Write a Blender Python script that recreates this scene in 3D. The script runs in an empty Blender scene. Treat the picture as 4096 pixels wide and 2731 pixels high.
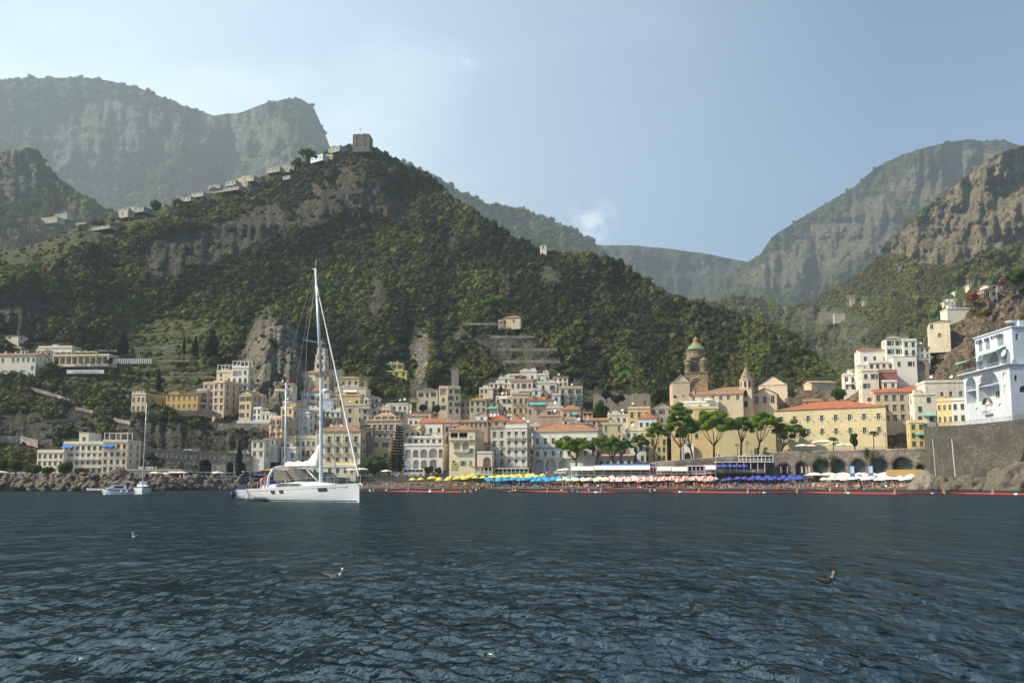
import bpy, math, random
import numpy as np
from mathutils import Vector, Matrix, Euler
R=math.radians; PI=math.pi
rnd=random.Random(7); nr=np.random.RandomState(11)
S=bpy.context.scene; COL=S.collection
# ---------------------------------------------------------------- camera
F=3200.0; PIT=R(6); HZ=1940.0; CH=1.45
CY=HZ-F*math.tan(PIT); cp,sp=math.cos(PIT),math.sin(PIT)
def P(px,py,D):
    u=(px-2048)/F; v=(CY-py)/F
    dy=cp-v*sp; dz=sp+v*cp
    t=D/dy
    return Vector((u*t,D,CH+dz*t))
def PW(px,py,D):   # numpy
    u=(px-2048)/F; v=(CY-py)/F
    t=D/(cp-v*sp)
    return np.stack([u*t,D+0*t,CH+(sp+v*cp)*t],-1)
def rat(px,py):
    v=(CY-py)/F; return ((px-2048)/F)/(cp-v*sp)
cam=bpy.data.cameras.new('camera'); co=bpy.data.objects.new('camera',cam); COL.objects.link(co)
cam.sensor_width=36; cam.lens=36*F/4096; cam.shift_y=(CY-1365.5)/4096
cam.clip_start=.5; cam.clip_end=20000
co.location=(0,0,CH); co.rotation_euler=(R(90)+PIT,0,0); S.camera=co
# ---------------------------------------------------------------- mesh builder
class MB:
    def __init__(s): s.v=[]; s.f=[]; s.m=[]; s.uv={}
    def add(s,vs,fs,m=0):
        b=len(s.v); s.v+= [tuple(q) for q in vs]
        for f in fs: s.f.append([b+i for i in f]); s.m.append(m)
    def quad(s,a,b,c,d,m=0,uv=None):
        s.add([a,b,c,d],[(0,1,2,3)],m)
        if uv: s.uv[len(s.f)-1]=uv
    def poly(s,ps,m=0,uv=None):
        s.add(ps,[tuple(range(len(ps)))],m)
        if uv: s.uv[len(s.f)-1]=uv
    def box(s,x0,x1,y0,y1,z0,z1,m=0):
        s.add([(x0,y0,z0),(x1,y0,z0),(x1,y1,z0),(x0,y1,z0),(x0,y0,z1),(x1,y0,z1),(x1,y1,z1),(x0,y1,z1)],
          [(0,3,2,1),(4,5,6,7),(0,1,5,4),(1,2,6,5),(2,3,7,6),(3,0,4,7)],m)
    def tube(s,p,q,r0,r1=None,n=6,m=0,cap=True):
        r1=r0 if r1 is None else r1
        p=Vector(p);q=Vector(q);d=(q-p)
        if d.length<1e-6: return
        d.normalize(); a=d.orthogonal().normalized(); b=d.cross(a)
        vs=[];
        for c,r in((p,r0),(q,r1)):
            for i in range(n):
                t=2*PI*i/n; vs.append(c+a*(r*math.cos(t))+b*(r*math.sin(t)))
        fs=[(i,(i+1)%n,n+(i+1)%n,n+i) for i in range(n)]
        if cap: fs+=[tuple(reversed(range(n))),tuple(range(n,2*n))]
        s.add(vs,fs,m)
    def path(s,ps,rs,n=6,m=0):
        for i in range(len(ps)-1): s.tube(ps[i],ps[i+1],rs[i],rs[i+1],n,m,cap=(len(ps)<3 or i==len(ps)-2))
    def lathe(s,prof,n=16,m=0,c=(0,0,0),a0=0,a1=2*PI):
        full=abs(a1-a0-2*PI)<1e-6; k=n if full else n+1
        vs=[]
        for r,z in prof:
            for i in range(k):
                t=a0+(a1-a0)*i/n; vs.append((c[0]+r*math.cos(t),c[1]+r*math.sin(t),c[2]+z))
        fs=[]
        for j in range(len(prof)-1):
            for i in range(n):
                i2=(i+1)%k
                fs.append((j*k+i,j*k+i2,(j+1)*k+i2,(j+1)*k+i))
        s.add(vs,fs,m)
    def prism(s,pts,y0,y1,m=0):  # xz polygon extruded along y
        n=len(pts)
        vs=[(x,y0,z) for x,z in pts]+[(x,y1,z) for x,z in pts]
        s.add(vs,[tuple(range(n)),tuple(reversed(range(n,2*n)))]+[((i+1)%n,i,n+i,n+(i+1)%n) for i in range(n)],m)
    def mesh(s,name,mats,smooth=False):
        me=bpy.data.meshes.new(name); me.from_pydata(s.v,[],s.f)
        for m in mats: me.materials.append(m)
        if len(mats)>1: me.polygons.foreach_set('material_index',s.m)
        if s.uv:
            ul=me.uv_layers.new(name='UV')
            for fi,uv in s.uv.items():
                p=me.polygons[fi]
                for k,li in enumerate(p.loop_indices): ul.data[li].uv=uv[k%len(uv)]
        if smooth: me.polygons.foreach_set('use_smooth',[True]*len(me.polygons))
        me.update(); return me
    def build(s,name,mats,parent=None,smooth=False,loc=None,rot=None):
        if not isinstance(mats,(list,tuple)): mats=[mats]
        return ob(name,s.mesh(name,mats,smooth),parent,loc,rot)
def ob(name,me,parent=None,loc=None,rot=None,scale=None):
    o=bpy.data.objects.new(name,me); COL.objects.link(o)
    if parent is not None: o.parent=parent
    if loc is not None: o.location=loc
    if rot is not None: o.rotation_euler=rot
    if scale is not None: o.scale=scale if hasattr(scale,'__len__') else (scale,)*3
    return o
def tag(o,label=None,cat=None,group=None,kind=None):
    if label: o['label']=label
    if cat: o['category']=cat
    if group: o['group']=group
    if kind: o['kind']=kind
    return o
def thing(name,label,cat,loc=(0,0,0),rz=0,group=None):
    o=ob(name,None,None,loc,(0,0,rz)); o.empty_display_size=.5
    return tag(o,label,cat,group)
def copy_tree(o,parent=None):
    c=o.copy(); COL.objects.link(c); c.parent=parent
    for ch in list(KIDS.get(o.name,[])) : copy_tree(ch,c)
    return c
KIDS={}
def proto_kids(root):
    def rec(o):
        ks=[x for x in bpy.data.objects if x.parent==o]; KIDS[o.name]=ks
        for k in ks: rec(k)
    rec(root)
# ---------------------------------------------------------------- noise
_g=nr.rand(4096*4)
def _h(i,j,k):
    n=(i*374761393+j*668265263+k*2147483647*3+ (i*j)*1274126177)&0x7fffffff
    n=(n^(n>>13))*1274126177&0x7fffffff
    n=n^(n>>16)
    return (n&0xffff)/65535.0*2-1
def vn(x,y,z=0.0):
    x=np.asarray(x,float);y=np.asarray(y,float);z=np.asarray(z,float)+0*x
    i=np.floor(x).astype(np.int64);j=np.floor(y).astype(np.int64);k=np.floor(z).astype(np.int64)
    fx=x-i;fy=y-j;fz=z-k
    fx=fx*fx*(3-2*fx);fy=fy*fy*(3-2*fy);fz=fz*fz*(3-2*fz)
    r=0
    for a in(0,1):
        for b in(0,1):
            for c in(0,1):
                r=r+_h(i+a,j+b,k+c)*(fx if a else 1-fx)*(fy if b else 1-fy)*(fz if c else 1-fz)
    return r
def fbm(x,y,z=0.0,o=4,g=.5,l=2.03,ridge=False):
    a=1;s=0;t=0
    for q in range(o):
        n=vn(x*l**q+q*17.3,y*l**q-q*9.1,z*l**q+q*3.7)
        if ridge: n=1-2*np.abs(n)
        s=s+a*n;t+=a;a*=g
    return s/t
# ---------------------------------------------------------------- materials
def nt(m): m.use_nodes=True; return m.node_tree
def newmat(name,rough=.8):
    m=bpy.data.materials.new(name); t=nt(m); b=t.nodes['Principled BSDF']; b.inputs['Roughness'].default_value=rough
    return m,t,b
def N(t,ty,**k):
    n=t.nodes.new(ty)
    for a,v in k.items():
        if a in('op',): n.operation=v
        elif hasattr(n,a): setattr(n,a,v)
    return n
def L(t,a,b): t.links.new(a,b)
def noise(t,vec,scale,detail=4,rough=.6,dim=None):
    n=N(t,'ShaderNodeTexNoise'); n.inputs['Scale'].default_value=scale; n.inputs['Detail'].default_value=detail; n.inputs['Roughness'].default_value=rough
    if vec is not None: L(t,vec,n.inputs['Vector'])
    return n.outputs['Fac']
def ramp(t,fac,stops):
    n=N(t,'ShaderNodeValToRGB'); e=n.color_ramp.elements
    while len(e)<len(stops): e.new(.5)
    for i,(p,c) in enumerate(stops):
        e[i].position=p; e[i].color=(c[0],c[1],c[2],1) if hasattr(c,'__len__') else (c,c,c,1)
    L(t,fac,n.inputs[0]); return n.outputs[0]
def mix(t,fac,a,b,mode='MIX'):
    n=N(t,'ShaderNodeMix'); n.data_type='RGBA'; n.blend_type=mode
    if hasattr(fac,'links'): L(t,fac,n.inputs[0])
    else: n.inputs[0].default_value=fac
    for s,i in((a,6),(b,7)):
        if hasattr(s,'links'): L(t,s,n.inputs[i])
        else: n.inputs[i].default_value=(s[0],s[1],s[2],1)
    return n.outputs[2]
def math_(t,op,a,b=None):
    n=N(t,'ShaderNodeMath'); n.operation=op
    for s,i in((a,0),(b,1)):
        if s is None: continue
        if hasattr(s,'links'): L(t,s,n.inputs[i])
        else: n.inputs[i].default_value=s
    return n.outputs[0]
def coords(t,kind='Object',scale=(1,1,1)):
    c=N(t,'ShaderNodeTexCoord'); m=N(t,'ShaderNodeMapping'); m.inputs['Scale'].default_value=scale
    L(t,c.outputs[kind],m.inputs[0]); return m.outputs[0]
def bump(t,b,h,strength=.5,dist=.1):
    n=N(t,'ShaderNodeBump'); n.inputs['Strength'].default_value=strength; n.inputs['Distance'].default_value=dist
    L(t,h,n.inputs['Height']); L(t,n.outputs[0],b.inputs['Normal']); return n
def attr(t,name,ty='GEOMETRY'):
    n=N(t,'ShaderNodeAttribute'); n.attribute_name=name; n.attribute_type=ty; return n
_pc={}
def flat(name,c,rough=.6,metal=0,var=.12,scale=3.0):
    k=('f',name)
    if k in _pc: return _pc[k]
    m,t,b=newmat(name,rough); b.inputs['Metallic'].default_value=metal
    v=noise(t,coords(t),scale,3)
    L(t,ramp(t,v,[(.3,[x*(1-var) for x in c]),(.7,[min(1,x*(1+var)) for x in c])]),b.inputs['Base Color'])
    _pc[k]=m; return m
def plaster(c,dirt=.5):
    k=('p',tuple(c),dirt)
    if k in _pc: return _pc[k]
    m,t,b=newmat('plaster',.9)
    g=N(t,'ShaderNodeNewGeometry')
    mp=N(t,'ShaderNodeMapping'); mp.inputs['Scale'].default_value=(.16,.16,.16); L(t,g.outputs['Position'],mp.inputs[0])
    ms=N(t,'ShaderNodeMapping'); ms.inputs['Scale'].default_value=(1.1,1.1,.09); L(t,g.outputs['Position'],ms.inputs[0])
    n1=noise(t,mp.outputs[0],1,6,.7); n2=noise(t,ms.outputs[0],1,4,.7)
    ms2=N(t,'ShaderNodeMapping'); ms2.inputs['Scale'].default_value=(.9,.9,.9); L(t,g.outputs['Position'],ms2.inputs[0])
    n3=noise(t,ms2.outputs[0],1,5,.75)
    dk=[c[0]*.55,c[1]*.5,c[2]*.45]
    gr=(.22,.2,.17)
    col=mix(t,ramp(t,n1,[(.4,0),(.62,1)]),c,[x*.86 for x in c])
    col=mix(t,math_(t,'MULTIPLY',ramp(t,n2,[(.52,0),(.78,1)]),dirt),col,dk)
    col=mix(t,math_(t,'MULTIPLY',ramp(t,n3,[(.58,0),(.68,1)]),dirt*.8),col,gr)
    L(t,col,b.inputs['Base Color']); bump(t,b,n3,.3,.05)
    _pc[k]=m; return m
def tiles(c,c2=None):
    k=('t',tuple(c))
    if k in _pc: return _pc[k]
    m,t,b=newmat('roof_tiles',.85)
    uv=coords(t,'UV')
    w=N(t,'ShaderNodeTexWave'); w.inputs['Scale'].default_value=.55; w.wave_profile='SIN'; L(t,uv,w.inputs[0])
    sn=N(t,'ShaderNodeVectorMath'); sn.operation='SNAP'; sn.inputs[1].default_value=(.45,.5,1); L(t,uv,sn.inputs[0])
    wn=N(t,'ShaderNodeTexWhiteNoise'); L(t,sn.outputs[0],wn.inputs[0])
    g=N(t,'ShaderNodeNewGeometry'); n1=noise(t,g.outputs['Position'],.35,5,.7)
    col=mix(t,wn.outputs['Value'],[x*.72 for x in c],[min(1,x*1.2) for x in c])
    col=mix(t,ramp(t,n1,[(.42,0),(.7,1)]),col,[c[0]*.5,c[1]*.62,c[2]*.75])
    col=mix(t,math_(t,'MULTIPLY',ramp(t,w.outputs['Fac'],[(0,1),(.35,0)]),.55),col,[x*.3 for x in c])
    L(t,col,b.inputs['Base Color']); bump(t,b,w.outputs['Fac'],.8,.12)
    _pc[k]=m; return m
def stone(name,c,sc=1.2,mortar=.5):
    k=('s',name)
    if k in _pc: return _pc[k]
    m,t,b=newmat(name,.95)
    g=N(t,'ShaderNodeNewGeometry')
    mp=N(t,'ShaderNodeMapping'); mp.inputs['Scale'].default_value=(sc,sc,sc*1.7); L(t,g.outputs['Position'],mp.inputs[0])
    v=N(t,'ShaderNodeTexVoronoi'); v.inputs['Scale'].default_value=1; L(t,mp.outputs[0],v.inputs['Vector'])
    v2=N(t,'ShaderNodeTexVoronoi'); v2.feature='DISTANCE_TO_EDGE'; L(t,mp.outputs[0],v2.inputs['Vector']); v2.inputs['Scale'].default_value=1
    n1=noise(t,g.outputs['Position'],.18,6,.7)
    sx=N(t,'ShaderNodeSeparateXYZ'); L(t,v.outputs['Color'],sx.inputs[0])
    col=mix(t,sx.outputs[0],[x*.55 for x in c],[x*1.35 for x in c])
    col=mix(t,ramp(t,n1,[(.4,0),(.65,1)]),col,[x*.45 for x in c])
    col=mix(t,math_(t,'MULTIPLY',ramp(t,v2.outputs[0],[(0,1),(.07,0)]),mortar),col,[x*.35 for x in c])
    L(t,col,b.inputs['Base Color']); bump(t,b,v2.outputs[0],.6,.2)
    _pc[k]=m; return m
M={}
M['glass']=flat('window_glass',(.018,.022,.026),.15,0,.3)
M['green']=flat('green_shutter',(.03,.09,.065),.6)
M['greenp']=flat('pale_green_shutter',(.13,.27,.22),.6)
M['brown']=flat('brown_shutter',(.12,.065,.04),.6)
M['grey']=flat('grey_shutter',(.16,.17,.17),.6)
M['white']=flat('white_paint',(.72,.71,.68),.6,0,.06)
M['cream']=flat('cream_trim',(.6,.54,.44),.8,0,.1)
M['iron']=flat('dark_iron',(.05,.05,.05),.5)
M['metal']=flat('pale_metal',(.55,.57,.58),.35,.6)
M['wood']=flat('brown_wood',(.16,.1,.06),.7)
M['roofgrey']=flat('roof_screed',(.42,.39,.35),.95,0,.2)
M['terra']=tiles((.44,.19,.09)); M['terrab']=tiles((.36,.2,.12)); M['terral']=tiles((.5,.32,.18))
M['terrar']=tiles((.5,.15,.06))
M['stone']=stone('rubble_stone',(.2,.175,.15),1.1)
M['stonel']=stone('pale_masonry',(.34,.3,.25),.9,.3)
M['bast']=stone('bastion_masonry',(.1,.092,.082),1.3,.6)
M['dish']=flat('dish_enamel',(.78,.78,.76),.5,0,.03)
M['awnw']=flat('white_canvas',(.78,.76,.7),.8,0,.05)
M['awnb']=flat('blue_canvas',(.03,.17,.5),.8,0,.1)
M['awng']=flat('sea_green_canvas',(.12,.42,.38),.8,0,.1)
M['awny']=flat('yellow_canvas',(.75,.62,.35),.8,0,.05)
# ---------------------------------------------------------------- terrain
TB={-700:[(1945,300),(1880,305),(1700,330),(1500,380),(1350,400),(1100,430),(1080,520)],
0:[(1945,300),(1880,305),(1700,335),(1640,350),(1500,385),(1360,405),(1120,435),(1060,480),(1005,560)],
300:[(1945,300),(1880,305),(1780,318),(1640,350),(1500,390),(1400,410),(1300,440),(1100,480),(1000,500),(900,580)],
600:[(1945,300),(1880,308),(1800,318),(1660,340),(1600,365),(1450,420),(1300,470),(1060,520),(900,560),(800,640)],
1000:[(1945,320),(1830,330),(1690,345),(1600,375),(1500,400),(1300,450),(1100,540),(900,600),(760,700),(700,730)],
1440:[(1945,345),(1890,352),(1750,375),(1600,405),(1450,440),(1300,500),(1100,580),(900,640),(680,680),(600,740),(560,760)],
1800:[(1945,350),(1890,356),(1750,385),(1650,405),(1500,440),(1300,510),(1100,590),(900,660),(760,720)],
2200:[(1945,345),(1880,350),(1700,385),(1600,410),(1480,440),(1300,500),(1100,590),(980,660)],
2600:[(1945,340),(1850,345),(1750,370),(1600,400),(1500,450),(1300,540),(1150,620)],
3000:[(1945,330),(1850,335),(1650,380),(1560,420),(1450,500),(1250,620)],
3400:[(1945,320),(1800,330),(1620,370),(1520,430),(1450,520)]}
_kx=sorted(TB); _YG=np.arange(540,1961,20.)
_TD=np.array([np.interp(-_YG,[-q[0] for q in TB[k]],[q[1] for q in TB[k]]) for k in _kx])
def Dt0(px,py):
    px=np.asarray(px,float);py=np.asarray(py,float)
    c=np.clip((py-540)/20,0,len(_YG)-1.001); j=c.astype(int); fj=c-j
    i=np.clip(np.searchsorted(_kx,px)-1,0,len(_kx)-2); kx=np.array(_kx,float)
    fi=np.clip((px-kx[i])/(kx[i+1]-kx[i]),0,1); fi=fi*fi*(3-2*fi)
    a=_TD[i,j]*(1-fj)+_TD[i,j+1]*fj; b=_TD[i+1,j]*(1-fj)+_TD[i+1,j+1]*fj
    d=a*(1-fi)+b*fi
    for cx,cy,rx,ry,A in((1110,1440,115,210,34),(1515,1180,45,110,14),(1700,1400,60,130,14),(2200,1110,50,50,10),(1400,780,170,110,10)):
        q=((px-cx)/rx)**2+((py-cy)/ry)**2
        d=d-A*np.clip(1.25-q,0,1)
    return d
def sm(x,a,b): t=np.clip((x-a)/(b-a),0,1); return t*t*(3-2*t)
def blob(px,py,cx,cy,rx,ry,rot=0):
    c,s_=math.cos(R(rot)),math.sin(R(rot)); dx=px-cx;dy=py-cy
    return 1-np.sqrt(((dx*c+dy*s_)/rx)**2+((-dx*s_+dy*c)/ry)**2)
ROCKS=[(1080,1440,135,235,0),(1160,1530,95,150,0),(1515,1180,42,110,0),(1420,770,150,90,0),(1250,850,110,60,-20),(900,960,330,85,-22),(690,1020,130,110,-20),(80,1240,150,130,0),
(1690,1430,34,130,8),(1770,1390,26,120,0),(1640,1370,20,90,0),(2200,1110,50,40,0),(1600,1060,30,20,0),(700,1750,330,95,5),(330,1690,90,60,0),(120,1730,150,110,0),(1000,1720,120,90,0),(1010,1840,100,60,0),(200,1580,90,30,10),
(600,1850,300,50,0),(1130,1830,60,60,0),(2080,1420,190,70,15),(1700,1560,70,60,0),(2400,1590,120,45,0),(2290,1560,60,60,0),(1800,950,25,60,0),(1560,700,30,40,0),(1560,830,60,60,0)]
TERRS=[(200,990,330,60,-18),(560,860,160,60,-20),(900,760,150,30,-22),(700,1370,260,110,0),(620,1520,300,80,0),(1700,1560,160,60,0),(1460,1530,70,30,0),(330,1500,120,60,0),(1850,1350,40,40,0),(1080,700,90,30,-20)]
def rockf(px,py):
    r=0*px-1.
    for a in ROCKS: r=np.maximum(r,blob(px,py,*a))
    n=fbm(px*.012,py*.012,3.1,5)*.55+fbm(px*.06,py*.03,8.1,3)*.25
    return sm(r+n,.02,.16)
def terrf(px,py):
    r=0*px-1.
    for a in TERRS: r=np.maximum(r,blob(px,py,*a))
    return sm(r+fbm(px*.01,py*.02,5.5,4)*.4,.0,.3)
def townf(px,py):
    lo=np.interp(px,[1000,1130,1200,1300,1440,1640,1900,1960,2100,2240,2330,2400,2600,2700,3000,3350],[1700,1540,1490,1490,1560,1650,1600,1520,1480,1500,1620,1690,1660,1600,1560,1590])
    return sm(py,lo-15,lo+15)*sm(px,1040,1120)
def Dt(px,py):
    px=np.asarray(px,float);py=np.asarray(py,float)
    d=Dt0(px,py)
    sc=sm(-py,-1800,-1350)*.8+.2
    d=d+fbm(px*.004,py*.0035,1.7,4,ridge=True)*18*sc*(1-.7*townf(px,py))
    rk=rockf(px,py)
    d=d+rk*(fbm(px*.025,py*.007,9.2,4,ridge=True)*7*(.4+.6*sc)+fbm(px*.06,py*.06,2.2,3)*2.2*sc)
    pr=np.clip(1.2-((px-1100)/130)**2-((py-1430)/220)**2,0,1)
    d=d+pr*(fbm(px*.05,py*.012,4.4,4,ridge=True)*5+fbm(px*.1,py*.06,6.4,3)*2)
    return d
Z2=1.7415
def sc2(l): return [(a*Z2,b*Z2) for a,b in l]
MAINR=sc2([(-300,640),(-100,600),(0,580),(100,556),(180,518),(270,503),(350,483),(420,464),(500,438),(560,422),(620,398),(680,378),(740,362),(770,340),(800,334),(850,334),(872,345),(930,378),(980,403),(1040,453),(1100,493),(1160,533),(1230,572),(1300,584),(1400,592),(1480,642),(1540,682),(1620,702),(1700,722),(1780,752),(1850,792),(1900,852),(1935,872),(1960,900)])
def terrain_mat(name,rock,vegs,rockd,streak=1.0,vs=.35,bs=1.0):
    m,t,b=newmat(name,.95)
    b.inputs['Specular IOR Level'].default_value=.1
    g=N(t,'ShaderNodeNewGeometry')
    a=attr(t,'rock').outputs['Fac']; te=attr(t,'terr').outputs['Fac']
    def mp(s):
        q=N(t,'ShaderNodeMapping'); q.inputs['Scale'].default_value=s; L(t,g.outputs['Position'],q.inputs[0]); return q.outputs[0]
    n1=noise(t,mp((vs*.1,)*3),1,7,.75); n2=noise(t,mp((vs*.5*streak,vs*.5*streak,vs*.07)),1,7,.75); n3=noise(t,mp((vs,vs,vs)),1,6,.75)
    rc=ramp(t,n2,[(.3,[x*.38 for x in rock]),(.46,rock),(.6,[min(1,x*1.5) for x in rock]),(.8,rockd)])
    rc=mix(t,ramp(t,n1,[(.4,0),(.6,1)]),rc,mix(t,n3,rockd,rock))
    vk=N(t,'ShaderNodeTexVoronoi'); vk.feature='DISTANCE_TO_EDGE'; vk.inputs['Scale'].default_value=1; qv=N(t,'ShaderNodeVectorMath'); L(t,mp((vs*.55,vs*.55,vs*.28)),qv.inputs[0]); qn=N(t,'ShaderNodeTexNoise'); qn.inputs['Scale'].default_value=vs*.8; L(t,g.outputs['Position'],qn.inputs[0]); qs=N(t,'ShaderNodeVectorMath'); qs.operation='SCALE'; qs.inputs['Scale'].default_value=1.6; L(t,qn.outputs['Color'],qs.inputs[0]); L(t,qs.outputs[0],qv.inputs[1]); L(t,qv.outputs[0],vk.inputs['Vector'])
    rc=mix(t,math_(t,'MULTIPLY',ramp(t,vk.outputs[0],[(0,1),(.09,0)]),.7),rc,[x*.28 for x in rock])
    vo=N(t,'ShaderNodeTexVoronoi'); vo.inputs['Scale'].default_value=1; L(t,mp((vs*.6,)*3),vo.inputs['Vector'])
    vc=ramp(t,n3,[(.3,vegs[0]),(.5,vegs[1]),(.72,vegs[2])])
    vc=mix(t,ramp(t,n1,[(.42,0),(.62,1)]),vc,mix(t,n3,vegs[2],vegs[0]))
    tw=N(t,'ShaderNodeTexWave'); tw.bands_direction='Z'; tw.inputs['Scale'].default_value=.08; tw.inputs['Distortion'].default_value=2.5; L(t,g.outputs['Position'],tw.inputs[0])
    tc=mix(t,ramp(t,tw.outputs['Fac'],[(.15,0),(.35,1)]),(.08,.07,.05),mix(t,n3,(.025,.038,.011),(.062,.07,.024)))
    vc=mix(t,te,vc,tc)
    # ragged edge of rock and shrubs growing on ledges
    am=math_(t,'ADD',a,math_(t,'MULTIPLY',math_(t,'SUBTRACT',n3,.5),1.3))
    am=ramp(t,am,[(.42,0),(.56,1)])
    ledge=ramp(t,n3,[(.56,1),(.64,.0)])
    am=math_(t,'MULTIPLY',am,ledge)
    rc=mix(t,attr(t,'pale').outputs['Fac'],rc,mix(t,1.0,rc,(2.3,2.3,2.35),'MULTIPLY'))
    L(t,mix(t,am,vc,rc),b.inputs['Base Color'])
    h=mix(t,am,vo.outputs['Distance'],math_(t,'ADD',n2,math_(t,'MULTIPLY',ramp(t,vk.outputs[0],[(0,0),(.15,1)]),.35)))
    bump(t,b,h,1.0,bs)
    return m
def palef(x,y): return np.clip(np.maximum(blob(x,y,1110,1440,150,240,0)*2.5,blob(x,y,1690,1430,50,150,8)*2),0,1)
def sheet(name,label,ridge,base,Db,Dr,step,rows,mat,Dfun=None,rockfun=None,terrfun=None,amp=0,g=1.0,nf=(.004,.004),rn=3,x0=-300,x1=4400,back=(120,.55),seed=0,cat=None):
    xs=np.arange(x0,x1+1,step,dtype=float)
    ry=np.interp(xs,[p[0] for p in ridge],[p[1] for p in ridge])
    ry=ry+fbm(xs*.02,seed+.5,0,4)*rn
    by=np.interp(xs,[p[0] for p in base],[p[1] for p in base]) if hasattr(base,'__len__') else xs*0+base
    by=np.maximum(by,ry+4)
    T=np.linspace(0,1,rows)
    X,TT=np.meshgrid(xs,T); BY=by[None,:]; RY=ry[None,:]
    Y=BY+(RY-BY)*TT
    if Dfun is not None: D=Dfun(X,Y)
    else:
        dr=np.interp(xs,[p[0] for p in Dr],[p[1] for p in Dr])[None,:] if hasattr(Dr,'__len__') else Dr
        db=np.interp(xs,[p[0] for p in Db],[p[1] for p in Db])[None,:] if hasattr(Db,'__len__') else Db
        D=db+(dr-db)*TT**g+amp*(fbm(X*nf[0],Y*nf[1],seed,6,.55,ridge=True))+amp*.3*fbm(X*nf[0]*6,Y*nf[1]*2.2,seed+5,3,ridge=True)
    P3=PW(X,Y,D)
    top=P3[-1].copy(); ex=[]
    for q,(dd,dz) in enumerate(((.15,.04),(.5,.3),(1,1))):
        w=top.copy(); s_=1+dd*back[0]/np.maximum(top[:,1],1); w[:,0]*=s_; w[:,1]*=s_; w[:,2]=top[:,2]-dz*np.minimum(back[0]*back[1]*2,top[:,2]*.9); ex.append(w)
    A=np.concatenate([P3]+[e[None] for e in ex],0)
    nrw,nc=A.shape[:2]
    rk=rockfun(X,Y) if rockfun else X*0
    te=terrfun(X,Y) if terrfun else X*0
    rk=np.concatenate([rk]+[rk[-1:]]*3,0); te=np.concatenate([te]+[te[-1:]]*3,0)
    me=bpy.data.meshes.new(name)
    idx=np.arange(nrw*nc).reshape(nrw,nc)
    q=np.stack([idx[:-1,:-1],idx[:-1,1:],idx[1:,1:],idx[1:,:-1]],-1).reshape(-1,4)
    me.vertices.add(nrw*nc); me.vertices.foreach_set('co',A.reshape(-1).astype(np.float32))
    me.loops.add(q.size); me.loops.foreach_set('vertex_index',q.reshape(-1).astype(np.int32))
    me.polygons.add(len(q)); me.polygons.foreach_set('loop_start',np.arange(0,q.size,4,dtype=np.int32)); me.polygons.foreach_set('loop_total',np.full(len(q),4,dtype=np.int32))
    me.polygons.foreach_set('use_smooth',[True]*len(q))
    me.update(calc_edges=True)
    pl_=(palef(np.concatenate([X]+[X[-1:]]*3,0),np.concatenate([Y]+[Y[-1:]]*3,0)) if name=='hillside' else rk*0)
    for nm,arr in(('rock',rk),('terr',te),('pale',pl_)):
        at=me.attributes.new(nm,'FLOAT','POINT'); at.data.foreach_set('value',arr.reshape(-1).astype(np.float32))
    me.materials.append(mat)
    o=ob(name,me); tag(o,label,None,None,'structure')
    return dict(X=X,Y=Y,P=P3,rk=rk[:rows],te=te[:rows],o=o)
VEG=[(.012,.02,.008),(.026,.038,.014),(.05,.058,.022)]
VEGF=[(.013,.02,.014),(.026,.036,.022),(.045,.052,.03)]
mt_main=terrain_mat('hillside_ground',(.085,.08,.066),VEG,(.062,.054,.038),1,.35,2.5)
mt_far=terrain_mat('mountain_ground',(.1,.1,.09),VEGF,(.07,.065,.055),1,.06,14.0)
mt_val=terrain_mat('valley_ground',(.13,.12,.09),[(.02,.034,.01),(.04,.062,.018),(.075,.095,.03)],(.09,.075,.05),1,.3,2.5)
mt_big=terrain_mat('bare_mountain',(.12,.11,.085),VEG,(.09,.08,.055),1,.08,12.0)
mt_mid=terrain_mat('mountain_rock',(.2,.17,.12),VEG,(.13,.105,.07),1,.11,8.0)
main=sheet('hillside','steep wooded headland above the town',MAINR,1960,0,0,7,230,mt_main,Dfun=Dt,rockfun=lambda x,y:np.maximum(rockf(x,y),.9*townf(x,y)),terrfun=terrf,x0=-600,x1=3413,rn=3,back=(160,.5))
# other ranges
farL=sc2([(-200,215),(0,186),(60,179),(180,178),(250,186),(320,201),(400,236),(450,251),(490,266),(560,256),(600,241),(650,229),(690,226),(720,246),(740,291),(757,335),(765,380),(775,470),(800,560)])
def rk_farL(x,y):
    r=np.maximum(blob(x,y,420,520,520,170,12),np.maximum(blob(x,y,1000,560,330,170,10),blob(x,y,300,640,330,100,0)))
    return sm(r*.8+fbm(x*.006,y*.008,2.2,5)*.55,.05,.3)
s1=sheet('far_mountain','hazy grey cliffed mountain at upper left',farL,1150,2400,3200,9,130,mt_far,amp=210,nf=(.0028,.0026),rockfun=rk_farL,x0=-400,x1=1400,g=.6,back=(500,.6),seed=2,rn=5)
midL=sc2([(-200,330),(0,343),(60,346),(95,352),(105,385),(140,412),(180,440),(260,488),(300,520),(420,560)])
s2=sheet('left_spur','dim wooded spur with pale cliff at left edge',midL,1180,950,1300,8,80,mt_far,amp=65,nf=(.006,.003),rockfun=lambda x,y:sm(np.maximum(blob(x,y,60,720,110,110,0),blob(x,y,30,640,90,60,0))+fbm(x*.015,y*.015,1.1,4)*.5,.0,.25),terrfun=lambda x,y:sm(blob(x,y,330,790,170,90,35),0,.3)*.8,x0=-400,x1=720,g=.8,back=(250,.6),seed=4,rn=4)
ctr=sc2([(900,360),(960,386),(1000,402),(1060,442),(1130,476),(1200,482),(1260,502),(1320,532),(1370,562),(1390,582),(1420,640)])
s3=sheet('back_ridge','blue hazy ridge behind the headland',ctr,1250,1800,2500,9,70,mt_far,amp=110,nf=(.004,.003),rockfun=lambda x,y:sm(fbm(x*.008,y*.008,7,4)-.1,.05,.3)*.7,x0=1500,x1=2560,back=(400,.6),seed=6,rn=4)
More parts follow.
